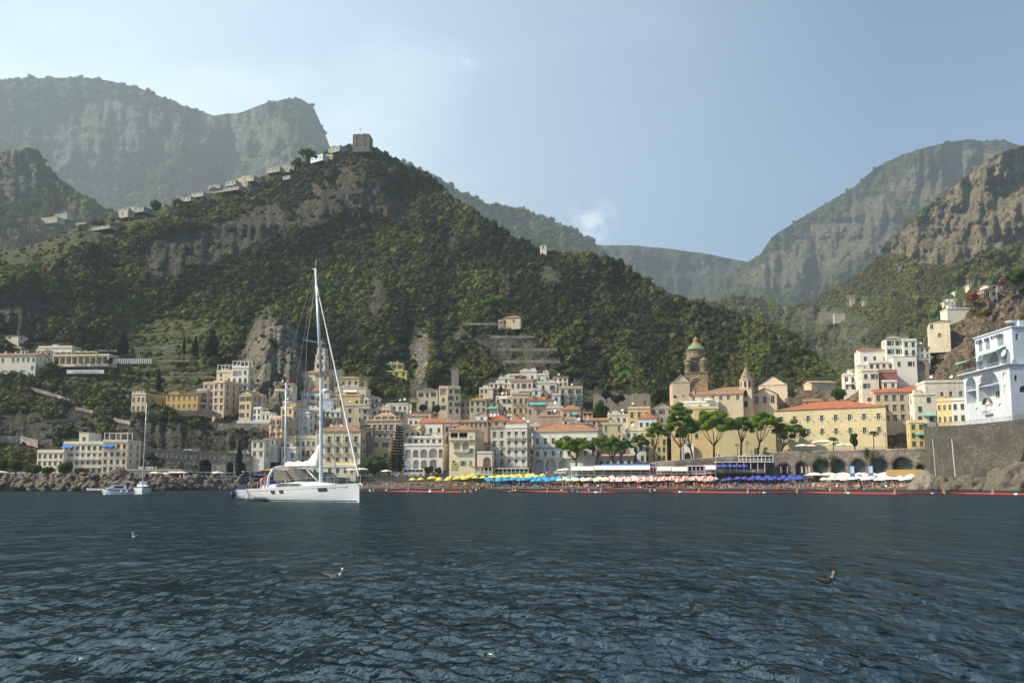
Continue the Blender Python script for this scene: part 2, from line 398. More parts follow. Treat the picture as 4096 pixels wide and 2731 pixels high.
vb=sc2([(1250,540),(1360,563),(1450,564),(1540,571),(1610,581),(1700,598),(1730,602),(1800,640)])
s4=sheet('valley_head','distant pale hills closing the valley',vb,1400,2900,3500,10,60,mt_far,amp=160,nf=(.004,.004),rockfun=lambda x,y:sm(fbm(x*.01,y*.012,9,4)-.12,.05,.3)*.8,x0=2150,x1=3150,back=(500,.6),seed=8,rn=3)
bigR=sc2([(1560,730),(1620,700),(1660,650),(1700,612),(1745,585),(1760,563),(1780,540),(1840,500),(1900,466),(1960,430),(2010,386),(2070,356),(2150,331),(2230,319),(2262,326),(2300,321),(2352,336),(2500,360)])
def rk_big(x,y):
    r=np.maximum(np.maximum(blob(x,y,3330,980,420,110,-25),blob(x,y,3100,1080,250,60,-8)),blob(x,y,3900,700,420,120,-20))
    return sm(r*.9+.15+fbm(x*.012,y*.012,4.2,5)*.7,.05,.4)*sm(y-np.interp(x,[p[0] for p in bigR],[p[1] for p in bigR]),10,70)
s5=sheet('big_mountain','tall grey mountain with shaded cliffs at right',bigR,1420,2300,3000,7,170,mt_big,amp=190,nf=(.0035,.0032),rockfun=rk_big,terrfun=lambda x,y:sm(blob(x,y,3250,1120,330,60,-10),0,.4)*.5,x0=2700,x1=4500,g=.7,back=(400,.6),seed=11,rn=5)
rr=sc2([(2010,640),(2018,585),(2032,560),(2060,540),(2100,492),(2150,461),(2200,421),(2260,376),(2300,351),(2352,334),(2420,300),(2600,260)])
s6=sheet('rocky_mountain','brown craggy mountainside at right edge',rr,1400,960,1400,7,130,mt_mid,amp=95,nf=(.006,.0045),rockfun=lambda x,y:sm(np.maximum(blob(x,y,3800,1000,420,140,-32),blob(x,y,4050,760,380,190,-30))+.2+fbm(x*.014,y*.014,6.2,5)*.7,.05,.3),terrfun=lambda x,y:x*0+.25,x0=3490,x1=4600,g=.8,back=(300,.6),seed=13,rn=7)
lw=sc2([(1550,700),(1640,694),(1680,682),(1740,684),(1800,702),(1860,696),(1900,672),(1945,650),(1990,622),(2020,590),(2060,585),(2110,610),(2200,612),(2260,590),(2352,560),(2600,500)])
def te_lw(x,y): return sm(np.maximum(blob(x,y,3330,1290,260,70,0),blob(x,y,3350,1370,130,40,0))+fbm(x*.01,y*.02,3,3)*.3,.1,.4)
s7=sheet('wooded_slope','green wooded and terraced slope across the valley',lw,1640,[(2650,1000),(3300,950),(3800,620),(4600,600)],[(2650,1500),(3350,1400),(3600,1050),(3900,880),(4600,880)],7,150,mt_val,amp=55,nf=(.006,.004),rockfun=lambda x,y:sm(fbm(x*.015,y*.015,5,4)-.25,.05,.2)*.8,terrfun=te_lw,x0=2650,x1=4600,g=.75,back=(250,.6),seed=15,rn=7)
# near right hill
TR={3180:[(1945,322),(1700,345),(1560,372)],3450:[(1945,305),(1700,325),(1550,345),(1490,370)],3650:[(1945,290),(1700,315),(1500,335),(1340,362)],3800:[(1945,280),(1700,300),(1500,322),(1260,352)],3950:[(1945,275),(1700,292),(1400,322),(1150,345)],4200:[(1945,265),(1700,285),(1400,315),(1120,340)],4700:[(1945,250),(1700,275),(1400,300),(1060,330)]}
_rk=sorted(TR)
def Dr_(px,py):
    px=np.asarray(px,float);py=np.asarray(py,float); D=0*px*py; W=0*D
    g=np.stack([np.interp(-py,[-q[0] for q in TR[k]],[q[1] for q in TR[k]]) for k in _rk],0)
    i=np.clip(np.searchsorted(_rk,px)-1,0,len(_rk)-2); kx=np.array(_rk,float)
    f=np.clip((px-kx[i])/(kx[i+1]-kx[i]),0,1)
    a=np.take_along_axis(g,i[None],0)[0] if g.ndim>1 else g[i]; b=np.take_along_axis(g,(i+1)[None],0)[0] if g.ndim>1 else g[i+1]
    return a*(1-f)+b*f
def Dr(px,py):
    return Dr_(px,py)+fbm(np.asarray(px,float)*.012,np.asarray(py,float)*.006,21,4,ridge=True)*5+fbm(np.asarray(px,float)*.05,np.asarray(py,float)*.04,25,3)*1.6
nearR=[(3100,1600),(3180,1560),(3300,1560),(3370,1560),(3450,1500),(3540,1470),(3600,1440),(3670,1400),(3700,1350),(3760,1340),(3800,1290),(3870,1250),(3925,1175),(3960,1150),(4100,1120),(4600,1060)]
s8=sheet('right_bluff','dark rock bluff with dry shrubs behind the white hotel',nearR,1955,0,0,6,150,terrain_mat('bluff_ground',(.17,.14,.105),[(.03,.035,.012),(.055,.05,.02),(.1,.07,.03)],(.1,.075,.05),1,.5,1.5),Dfun=Dr,rockfun=lambda x,y:sm(.75+fbm(x*.02,y*.02,3,4)*.6,.3,.7)*sm(y,1120,1200),x0=3140,x1=4640,rn=3,back=(60,.6))
# ---------------------------------------------------------------- forest (uncountable)
def leafmat(name,cs,tr=.0):
    m,t,b=newmat(name,.8); b.inputs['Specular IOR Level'].default_value=.15
    oi=N(t,'ShaderNodeObjectInfo'); tint=attr(t,'tint','INSTANCER').outputs['Fac']
    g=N(t,'ShaderNodeNewGeometry'); n=noise(t,g.outputs['Position'],.9,4,.7)
    c=ramp(t,tint,[(0,cs[0]),(.35,cs[1]),(.65,cs[2]),(1,cs[3])])
    c=mix(t,n,[.55]*3,[1.5]*3) if False else mix(t,ramp(t,n,[(.3,.25),(.7,1)]),mix(t,1.0,c,(.45,.45,.5),'MULTIPLY'),c)
    L(t,c,b.inputs['Base Color']); return m
lm_f=leafmat('forest_leaves',[(.023,.034,.009),(.058,.068,.016),(.115,.1,.03),(.11,.155,.024)])
def crown_mesh(name,seed,n=260,sub=2,flatn=.8,ls=.16,mat=None):
    r=np.random.RandomState(seed)
    import bmesh
    bm=bmesh.new(); bmesh.ops.create_icosphere(bm,subdivisions=sub,radius=1)
    lob=[(r.randn(3)) for _ in range(7)]
    lob=[l/np.linalg.norm(l) for l in lob]
    for v in bm.verts:
        d=np.array(v.co); s_=.62
        for l in lob: s_+= .3*max(0,float(d@l)-.55)/.45
        s_*=1+.13*r.randn()
        v.co=Vector((d[0]*s_,d[1]*s_,d[2]*s_*flatn))
    vs=[tuple(v.co) for v in bm.verts]; fs=[tuple(x.index for x in f.verts) for f in bm.faces]; bm.free()
    b=MB(); b.add(vs,fs)
    V=np.array(vs)
    for i in range(n):
        c=V[r.randint(len(V))]*(1+.16*r.rand())+r.randn(3)*.07
        a=r.randn(3);a/=np.linalg.norm(a); q=np.cross(a,r.randn(3)); q/=np.linalg.norm(q)
        h=ls*(.5+r.rand())
        b.add([c-a*h,c+q*h*.8,c+a*h,c-q*h*.7],[(0,1,2,3)])
    me=b.mesh(name,[mat or lm_f]); return me
PROT=bpy.data.collections.new('tree_kinds')
for i in range(6):
    o=bpy.data.objects.new('forest_tree_kind',crown_mesh('forest_tree',i+3,n=330,ls=.115,flatn=[.8,.95,.75,1.2,.9,.7][i])); PROT.objects.link(o)
def gn_scatter(name,label,pts,scl,tint,kind='stuff'):
    me=bpy.data.meshes.new(name); me.vertices.add(len(pts)); me.vertices.foreach_set('co',np.asarray(pts,np.float32).reshape(-1))
    for nm,arr in(('scl',scl),('tint',tint),('rotz',nr.rand(len(pts))*6.28)):
        at=me.attributes.new(nm,'FLOAT','POINT'); at.data.foreach_set('value',np.asarray(arr,np.float32))
    at=me.attributes.new('kindi','INT','POINT'); at.data.foreach_set('value',nr.randint(0,6,len(pts)).astype(np.int32))
    me.update(); me.materials.append(lm_f)
    o=ob(name,me); tag(o,label,None,None,kind)
    ng=bpy.data.node_groups.new('scatter','GeometryNodeTree')
    ng.interface.new_socket('Geometry',in_out='INPUT',socket_type='NodeSocketGeometry'); ng.interface.new_socket('Geometry',in_out='OUTPUT',socket_type='NodeSocketGeometry')
    gi=ng.nodes.new('NodeGroupInput'); go=ng.nodes.new('NodeGroupOutput')
    ip=ng.nodes.new('GeometryNodeInstanceOnPoints'); ci=ng.nodes.new('GeometryNodeCollectionInfo'); ci.inputs['Collection'].default_value=PROT; ci.inputs['Separate Children'].default_value=True
    ip.inputs['Pick Instance'].default_value=True
    def na(nm,ty='FLOAT'):
        q=ng.nodes.new('GeometryNodeInputNamedAttribute'); q.data_type=ty; q.inputs['Name'].default_value=nm; return q.outputs['Attribute']
    cx=ng.nodes.new('ShaderNodeCombineXYZ'); ng.links.new(na('rotz'),cx.inputs[2])
    ng.links.new(gi.outputs[0],ip.inputs['Points']); ng.links.new(ci.outputs[0],ip.inputs['Instance'])
    ng.links.new(na('kindi','INT'),ip.inputs['Instance Index']); ng.links.new(cx.outputs[0],ip.inputs['Rotation']); ng.links.new(na('scl'),ip.inputs['Scale'])
    ng.links.new(ip.outputs[0],go.inputs[0])
    md=o.modifiers.new('scatter','NODES'); md.node_group=ng
    return o
EXC=[]   # screen rects of buildings on the slopes, filled before scattering
def scatter(name,label,sh,n,smin,smax,rkmax=.35,dens=None,tint=None,yb=None):
    Pg,rk,te,X,Y=sh['P'],sh['rk'],sh['te'],sh['X'],sh['Y']
    r_,c_=rk.shape
    # sample proportionally to on-screen cell size
    hh=np.abs(Y[1:,:]-Y[:-1,:]).mean(0); wc=hh/hh.sum()
    ci=nr.choice(c_,n,p=wc); fi=nr.rand(n)*(r_-1); fc=np.clip(ci+nr.rand(n)-.5,0,c_-1.001)
    i=np.clip(fi.astype(int),0,r_-2); j=fc.astype(int); a=fi-i; b=fc-j
    def bl(G):
        aa=a[:,None] if G.ndim==3 else a; bb=b[:,None] if G.ndim==3 else b
        return (G[i,j]*(1-aa)+G[i+1,j]*aa)*(1-bb)+(G[i,j+1]*(1-aa)+G[i+1,j+1]*aa)*bb
    p=bl(Pg); k=bl(rk); tt=bl(te); x=bl(X); y=bl(Y)
    u=nr.rand(n)
    keep=(u>k*1.35-.45)
    keep&=(y<1945)
    keep&=~((tt>.4)&(nr.rand(n)<.62))
    if yb: keep&=yb(x,y)
    for (x0,x1,y0,y1) in EXC: keep&=~((x>x0)&(x<x1)&(y>y0)&(y<y1))
    p,k,tt,x,y=p[keep],k[keep],tt[keep],x[keep],y[keep]; m=len(p)
    s_=smin+(smax-smin)*nr.rand(m)**2.2*1.35; s_=s_*(1-.45*np.clip(k*1.5,0,1))*(1-.45*tt)
    s_=s_*(.62+.38*np.clip((p[:,1]-300)/320,0,1)); tn=np.clip(.4+fbm(x*.008,y*.008,31,3)*1.1+fbm(x*.03,y*.03,35,2)*.5+nr.randn(m)*.2+.45*tt,0,1)
    if tint: tn=tint(tn,x,y)
    p=p.copy(); p[:,2]+=s_*.25
    return gn_scatter(name,label,p,s_,tn)
# ---------------------------------------------------------------- sea
def build_sea():
    pys=np.concatenate([np.array([1940.6,1941.5,1942.5,1943.6]),np.arange(1944.6,2100,1.6),np.arange(2100,2900,2.2),np.array([3000,3300,4000,6000,12000])])
    rr_=CH*F/(pys-1940); rr_[0]=2400
    th=np.radians(np.concatenate([np.arange(-180,-44,8),np.arange(-42,42,.085),np.arange(44,180.1,8)]))
    Rr,Th=np.meshgrid(rr_,th,indexing='ij')
    X=Rr*np.sin(Th); Y=Rr*np.cos(Th)
    dr=np.abs(np.gradient(rr_))[:,None]
    Zz=0*X; DX=0*X;DY=0*X
    rs=np.random.RandomState(5)
    base=R(60)
    wl=np.exp(np.linspace(math.log(.14),math.log(16.0),125))
    warp=fbm(X*.25,Y*.25,3,2)*.5
    fade=np.clip((Rr-1)/3,0,1)
    for w in wl:
        a=rs.normal(base,.62); k=2*PI/w
        amp=.0033*w**.36*(1.15 if w<.8 else (.32+1.1*sm(Rr,14,60) if w<5 else 1.25*sm(Rr,50,110)))*rs.uniform(.5,1.4)
        f=np.clip(1.6-dr*3.2/w,0,1)*fade
        ph=k*(X*math.cos(a)+Y*math.sin(a))+rs.uniform(0,6.28)+warp*2.2*min(1.5,w)
        Zz+=amp*f*(np.sin(ph)); c=amp*f*np.cos(ph)*.9
        DX+=-c*math.cos(a); DY+=-c*math.sin(a)
    gust=.75+.5*(fbm(X*.035,Y*.02,9,3)+.5)
    Zz*=gust; X=X+DX*gust; Y=Y+DY*gust
    A=np.stack([X,Y,Zz],-1); n,c=X.shape
    idx=np.arange(n*c).reshape(n,c)
    q=np.stack([idx[:-1,:-1],idx[:-1,1:],idx[1:,1:],idx[1:,:-1]],-1).reshape(-1,4)
    me=bpy.data.meshes.new('sea')
    me.vertices.add(n*c); me.vertices.foreach_set('co',A.reshape(-1).astype(np.float32))
    me.loops.add(q.size); me.loops.foreach_set('vertex_index',q.reshape(-1).astype(np.int32))
    me.polygons.add(len(q)); me.polygons.foreach_set('loop_start',np.arange(0,q.size,4,dtype=np.int32)); me.polygons.foreach_set('loop_total',np.full(len(q),4,dtype=np.int32))
    me.polygons.foreach_set('use_smooth',[True]*len(q)); me.update(calc_edges=True)
    m,t,b=newmat('sea_water',.1); b.inputs['Base Color'].default_value=(.003,.011,.016,1)
    g=N(t,'ShaderNodeNewGeometry')
    def mp(s,rz=0):
        q=N(t,'ShaderNodeMapping'); q.inputs['Scale'].default_value=s; q.inputs['Rotation'].default_value=(0,0,rz); L(t,g.outputs['Position'],q.inputs[0]); return q.outputs[0]
    h1=noise(t,mp((1.6,.75,1),.5),1,3,.55); h2=noise(t,mp((6.5,3.4,1),.35),1,3,.6); h3=noise(t,mp((.35,.16,1),.6),1,3,.6)
    h=math_(t,'ADD',math_(t,'MULTIPLY',h1,.65),math_(t,'MULTIPLY',h2,.17)); h=math_(t,'ADD',h,math_(t,'MULTIPLY',h3,1.8))
    bn=bump(t,b,h,1.0,.45); b.inputs['Specular IOR Level'].default_value=0
    fr_=N(t,'ShaderNodeFresnel'); fr_.inputs['IOR'].default_value=1.34; L(t,bn.outputs[0],fr_.inputs['Normal']); gl=N(t,'ShaderNodeBsdfGlossy'); gl.inputs['Roughness'].default_value=.17; gl.inputs['Color'].default_value=(.8,.92,.95,1); L(t,bn.outputs[0],gl.inputs['Normal'])
    ms=N(t,'ShaderNodeMixShader'); L(t,ramp(t,fr_.outputs[0],[(0,0),(.12,.07),(1,.2)]),ms.inputs[0]); L(t,b.outputs[0],ms.inputs[1]); L(t,gl.outputs[0],ms.inputs[2]); L(t,ms.outputs[0],t.nodes['Material Output'].inputs[0])
    me.materials.append(m); o=ob('sea',me); tag(o,'dark blue rippled bay water',None,None,'structure'); return o
build_sea()
# seabed / land sheet under everything
b=MB(); b.box(-6000,6000,-900,7000,-3.2,-3,0); tag(b.build('ground',flat('seabed',(.05,.05,.045),.9)),'ground far below sea and hills',None,None,'structure')
# ---------------------------------------------------------------- sky and sun
SUN=Vector((-.9,-.2,.0)).normalized()*math.cos(R(41)); SUN.z=math.sin(R(41))
sl=bpy.data.lights.new('sun','SUN'); sl.energy=5.0; sl.angle=R(.6); sl.color=(1,.87,.63)
so=bpy.data.objects.new('sun',sl); COL.objects.link(so); so.rotation_euler=SUN.to_track_quat('Z','Y').to_euler(); so.location=(-200,-100,300)
w=bpy.data.worlds.new('World'); S.world=w; w.use_nodes=True; t=w.node_tree
sk=N(t,'ShaderNodeTexSky'); sk.sky_type='NISHITA'; sk.sun_disc=False; sk.sun_elevation=R(41); sk.sun_rotation=math.atan2(SUN.x,SUN.y); sk.altitude=0; sk.air_density=1.0; sk.dust_density=1.9; sk.ozone_density=1.6
bg=t.nodes['Background']; bg.inputs['Strength'].default_value=.085
tc=N(t,'ShaderNodeTexCoord')
def dirmask(v,r0,r1):
    d=N(t,'ShaderNodeVectorMath'); d.operation='DISTANCE'; d.inputs[1].default_value=v; nn=N(t,'ShaderNodeVectorMath'); nn.operation='NORMALIZE'; L(t,tc.outputs['Generated'],nn.inputs[0]); L(t,nn.outputs[0],d.inputs[0])
    return ramp(t,d.outputs['Value'],[(r0,1),(r1,0)])
mp_=N(t,'ShaderNodeMapping'); mp_.inputs['Scale'].default_value=(1,1,2.2); L(t,tc.outputs['Generated'],mp_.inputs[0])
nw=noise(t,mp_.outputs[0],3.0,5,.5); nc_=noise(t,tc.outputs['Generated'],38,5,.6)
def dv(px,py): v=P(px,py,1)-Vector((0,0,CH)); return v.normalized()
wis=math_(t,'MULTIPLY',ramp(t,nw,[(.4,0),(.75,1)]),dirmask(dv(700,250),.1,.62))
puff=math_(t,'MULTIPLY',ramp(t,nc_,[(.42,0),(.62,1)]),dirmask(dv(2365,900),.004,.04))
pf2=math_(t,'MULTIPLY',ramp(t,nc_,[(.5,0),(.7,1)]),dirmask(dv(1870,250),.0,.012))
wid=dirmask(dv(350,500),.05,.85)
c=mix(t,math_(t,'MULTIPLY',wid,.5),mix(t,1.0,sk.outputs[0],(.87,1.01,1.12),'MULTIPLY'),(9.0,10.6,11.2))
c=mix(t,math_(t,'MULTIPLY',wis,.55),c,(10.5,11.8,12.0))
c=mix(t,math_(t,'MULTIPLY',math_(t,'MAXIMUM',puff,pf2),.42),c,(10.8,11.2,11.2))
L(t,c,bg.inputs[0])
S.view_settings.view_transform='Standard'; S.view_settings.look='None'; S.view_settings.exposure=.85; S.view_settings.gamma=1
# ---------------------------------------------------------------- haze
HAZE=True
if HAZE:
    b=MB(); b.box(-4300,5200,-500,5200,-4.5,2050,0)
    m=bpy.data.materials.new('haze_air'); t=nt(m); t.nodes.remove(t.nodes['Principled BSDF'])
    pv=N(t,'ShaderNodeVolumePrincipled'); pv.inputs['Density'].default_value=.000125; pv.inputs['Color'].default_value=(.7,.88,1,1); pv.inputs['Anisotropy'].default_value=.2
    L(t,pv.outputs[0],t.nodes['Material Output'].inputs['Volume'])
    tag(b.build('haze',m),'thin summer haze over the bay and mountains',None,None,'stuff')
S.cycles.volume_bounces=0; S.cycles.max_bounces=6; S.cycles.diffuse_bounces=3; S.cycles.glossy_bounces=3; S.cycles.use_denoising=True

def Ds(sh,px,py):
    X,Y,Pg=sh['X'],sh['Y'],sh['P']; j=int(np.argmin(np.abs(X[0]-px))); i=int(np.argmin(np.abs(Y[:,j]-py))); return float(Pg[i,j,1])
# ---------------------------------------------------------------- buildings
PM=dict(W=(.76,.73,.66),W2=(.72,.67,.56),BW=(.62,.68,.74),CR=(.71,.62,.45),YC=(.68,.53,.27),YE=(.64,.42,.13),OC=(.47,.32,.14),BG=(.57,.47,.33),BR=(.32,.22,.14),PK=(.68,.5,.36),SA=(.6,.39,.27),LI=(.52,.45,.47),RS=(.17,.15,.12),FW=(.42,.41,.38),FC=(.42,.36,.25),RD=(.38,.14,.09),VY=(.62,.55,.14),GY=(.4,.37,.32),ST=(.3,.26,.21),PY=(.63,.54,.33),AM=(.66,.5,.22))
def pm(k,d=.5): return plaster(PM[k],d) if k in PM else k
WC={}
SHM=dict(g='green',p='greenp',r='brown',k='grey')
def window_mesh(w,h,st,sh,deep):
    k=(round(w,1),round(h,1),st,sh,deep)
    if k in WC: return WC[k]
    w,h=k[0],k[1]; b=MB(); e=.02
    # pane, frame, muntins (y is inward)
    b.quad((e,deep,e),(w-e,deep,e),(w-e,deep,h-e),(e,deep,h-e),0)
    f=.07
    for x0,x1,z0,z1 in((0,f,0,h),(w-f,w,0,h),(f,w-f,0,f),(f,w-f,h-f,h),(w/2-f*.5,w/2+f*.5,f,h-f)): b.box(x0,x1,deep-.05,deep-.004,z0,z1,1)
    if h>1.3: b.box(f,w/2-f*.5,deep-.045,deep-.006,h*.6,h*.6+.05,1)
    b.box(-.08,w+.08,-.1,.05,-.09,-.003,2)     # sill
    if st in 'tb': # surround and hood
        b.box(-.16,-.003,-.05,.02,0,h+.15,2); b.box(w+.003,w+.16,-.05,.02,0,h+.15,2); b.box(-.003,w+.003,-.05,.02,h+.003,h+.15,2); b.box(-.24,w+.24,-.2,.02,h+.153,h+.26,2)
    if sh!='n':
        if st=='c': # closed
            for x0,x1 in((f*.4,w/2-.01),(w/2+.01,w-f*.4)):
                b.box(x0,x1,deep-.12,deep-.07,.03,h-.03,3)
        elif st=='o':
            for x0,x1 in((-w*.5,-.02),(w+.02,w*1.5)): b.box(x0,x1,-.07,-.01,.02,h-.02,3)
        elif st in 'tb':
            for x0,x1 in((f*.4,w*.2),(w*.8,w-f*.4)): b.box(x0,x1,deep-.12,deep-.07,.03,h-.03,3)
    WC[k]=b.mesh('window',[M['glass'],M['white'],M['cream'],M[SHM.get(sh,'green')]])
    return WC[k]
BCc={}
def balcony_mesh(w,white=False):
    k=(round(w,1),white)
    if k in BCc: return BCc[k]
    w=k[0]; b=MB(); d=.95
    b.box(-w/2,w/2,-d,-.01,-.16,0,0)
    b.box(-w/2,w/2,-d,-d+.06,.92,1.0,1)
    for sx in(-1,1): b.box(sx*w/2-.03,sx*w/2+.03,-d+.061,-.01,.92,1.0,1)
    n=max(3,int(w/.28))
    for i in range(n+1):
        x=-w/2+w*i/n; q=.025 if not white else .06
        b.box(x-q,x+q,-d+.01,-d+.05,0.003,.917,1)
    BCc[k]=b.mesh('balcony',[M['cream'],M['white'] if white else M['iron']]); return BCc[k]
def dish_mesh():
    if 'd' in BCc: return BCc['d']
    b=MB(); b.tube((0,0,0),(0,0,.9),.04,m=1); b.lathe([(0,0),(.3,.04),(.5,.16)],10,0,c=(0,0,0))
    n=len(b.v)
    Rm=Matrix.Rotation(R(70),3,'X')
    for i in range(10*2*3 if False else 0): pass
    for i in range(12,n):
        v=Rm@Vector(b.v[i]); b.v[i]=(v.x,v.y-.05,v.z+1.1)
    b.tube((0,-.05,1.1),(0,-.45,1.25),.02,m=1)
    BCc['d']=b.mesh('satellite_dish',[M['dish'],M['iron']]); return BCc['d']
def facade(b,W,H,ops,pl,m=0,z0=0,rv=.28,mr=None,back=None):
    """wall with real openings; ops=(s0,s1,z0,z1,arched,depth)"""
    mr=m if mr is None else mr
    ss={0,W}; zs={z0,H}
    for o in ops: ss|={o[0],o[1]}; zs|={o[2],o[3]}
    ss=sorted(ss); zs=sorted(zs)
    for j in range(len(zs)-1):
        zc=(zs[j]+zs[j+1])/2; run=None
        if zs[j+1]-zs[j]<1e-4: continue
        for i in range(len(ss)-1):
            sc=(ss[i]+ss[i+1])/2
            hole=any(o[0]<sc<o[1] and o[2]<zc<o[3] for o in ops)
            if hole:
                if run is not None: b.quad(pl(run,0,zs[j]),pl(ss[i],0,zs[j]),pl(ss[i],0,zs[j+1]),pl(run,0,zs[j+1]),m); run=None
            elif run is None: run=ss[i]
        if run is not None: b.quad(pl(run,0,zs[j]),pl(W,0,zs[j]),pl(W,0,zs[j+1]),pl(run,0,zs[j+1]),m)
    for o in ops:
        s0,s1,a,c,ar=o[:5]; d=o[5] if len(o)>5 else rv
        if ar:
            r=(s1-s0)/2; hh=min(r,(c-a)*.75); zc=c-hh; n=10; sm_=(s0+s1)/2
            arc=[(sm_-r*math.cos(PI*i/n),zc+hh*math.sin(PI*i/n)) for i in range(n+1)]
            b.poly([pl(s0,0,c)]+[pl(x,0,z) for x,z in arc[:n//2+1]],m) 
            b.poly([pl(s1,0,c)]+[pl(x,0,z) for x,z in reversed(arc[n//2:])][::1],m)
            for i in range(n): b.quad(pl(*[arc[i][0],0,arc[i][1]]),pl(arc[i][0],d,arc[i][1]),pl(arc[i+1][0],d,arc[i+1][1]),pl(arc[i+1][0],0,arc[i+1][1]),mr)
            top=zc
        else:
            b.quad(pl(s0,0,c),pl(s1,0,c),pl(s1,d,c),pl(s0,d,c),mr); top=c
        b.quad(pl(s0,0,a),pl(s0,0,top),pl(s0,d,top),pl(s0,d,a),mr)
        b.quad(pl(s1,0,a),pl(s1,d,a),pl(s1,d,top),pl(s1,0,top),mr)
        b.quad(pl(s0,0,a),pl(s0,d,a),pl(s1,d,a),pl(s1,0,a),mr)
        if d>.5 or (len(o)>6 and o[6]): b.quad(pl(s0-.01,d,a-.01),pl(s1+.01,d,a-.01),pl(s1+.01,d,c+.01),pl(s0-.01,d,c+.01),mr if back is None else back)
def frame_of(W,dep):
    return dict(F=(W,lambda s,d,z:(s,d,z),0),R=(dep,lambda s,d,z:(W-d,s,z),PI/2),L=(dep,lambda s,d,z:(d,dep-s,z),-PI/2),B=(W,lambda s,d,z:(W-s,dep-d,z),PI))
def hip_roof(b,W,dep,z,rh,o=.45,m=0,kind='hip'):
    x0,x1,y0,y1=-o,W+o,-o,dep+o; w=x1-x0;d=y1-y0
    def uvq(l,h): return [(0,0),(l,0),(l*.8,h),(l*.2,h)]
    if kind=='hip':
        if w>=d: r=d/2; A=(x0+r,(y0+y1)/2,z+rh);B=(x1-r,(y0+y1)/2,z+rh)
        else: r=w/2; A=((x0+x1)/2,y0+r,z+rh);B=((x0+x1)/2,y1-r,z+rh)
        sl=math.hypot(r,rh)
        if w>=d:
            b.poly([(x0,y0,z),(x1,y0,z),B,A],m,[(0,0),(w,0),(w-r,sl),(r,sl)]); b.poly([(x1,y1,z),(x0,y1,z),A,B],m,[(0,0),(w,0),(w-r,sl),(r,sl)])
            b.poly([(x1,y0,z),(x1,y1,z),B],m,[(0,0),(d,0),(d/2,sl)]); b.poly([(x0,y1,z),(x0,y0,z),A],m,[(0,0),(d,0),(d/2,sl)])
        else:
            b.poly([(x0,y0,z),(x1,y0,z),A],m,[(0,0),(w,0),(w/2,sl)]); b.poly([(x1,y1,z),(x0,y1,z),B],m,[(0,0),(w,0),(w/2,sl)])
            b.poly([(x1,y0,z),(x1,y1,z),B,A],m,[(0,0),(d,0),(d-r,sl),(r,sl)]); b.poly([(x0,y1,z),(x0,y0,z),A,B],m,[(0,0),(d,0),(d-r,sl),(r,sl)])
        b.quad((x0,y0,z-.01),(x0,y1,z-.01),(x1,y1,z-.01),(x1,y0,z-.01),m,[(0,0)]*4)
    elif kind=='gable': # ridge along x
        ym=(y0+y1)/2; sl=math.hypot(d/2,rh)
        b.poly([(x0,y0,z),(x1,y0,z),(x1,ym,z+rh),(x0,ym,z+rh)],m,[(0,0),(w,0),(w,sl),(0,sl)])
        b.poly([(x1,y1,z),(x0,y1,z),(x0,ym,z+rh),(x1,ym,z+rh)],m,[(0,0),(w,0),(w,sl),(0,sl)])
        for x in(x0,x1): b.poly([(x,y0,z-.15),(x,y0,z),(x,ym,z+rh),(x,y1,z),(x,y1,z-.15),(x,ym,z+rh-.15)],m,[(0,0)]*6)
    elif kind=='gside': # ridge along y, gable faces front
        xm=(x0+x1)/2; sl=math.hypot(w/2,rh)
        b.poly([(x0,y1,z),(x0,y0,z),(xm,y0,z+rh),(xm,y1,z+rh)],m,[(0,0),(d,0),(d,sl),(0,sl)])
        b.poly([(x1,y0,z),(x1,y1,z),(xm,y1,z+rh),(xm,y0,z+rh)],m,[(0,0),(d,0),(d,sl),(0,sl)])
        b.poly([(x0,y0,z-.2),(x1,y0,z-.2),(xm,y0,z+rh-.2)],m,[(0,0)]*3) if False else None
    elif kind=='shed':
        sl=math.hypot(d,rh)
        b.poly([(x0,y0,z),(x1,y0,z),(x1,y1,z+rh),(x0,y1,z+rh)],m,[(0,0),(w,0),(w,sl),(0,sl)])
        b.poly([(x0,y0,z-.12),(x0,y1,z+rh-.12),(x1,y1,z+rh-.12),(x1,y0,z-.12)],m,[(0,0)]*4)
        b.quad((x0,y0,z-.12),(x1,y0,z-.12),(x1,y0,z),(x0,y0,z),m,[(0,0)]*4)
def merlons(b,W,dep,z,m=0,step=1.6):
    n=int(W/step)
    for i in range(n): b.box(i*step+.2,i*step+1.1,0,.35,z,z+.8,m)
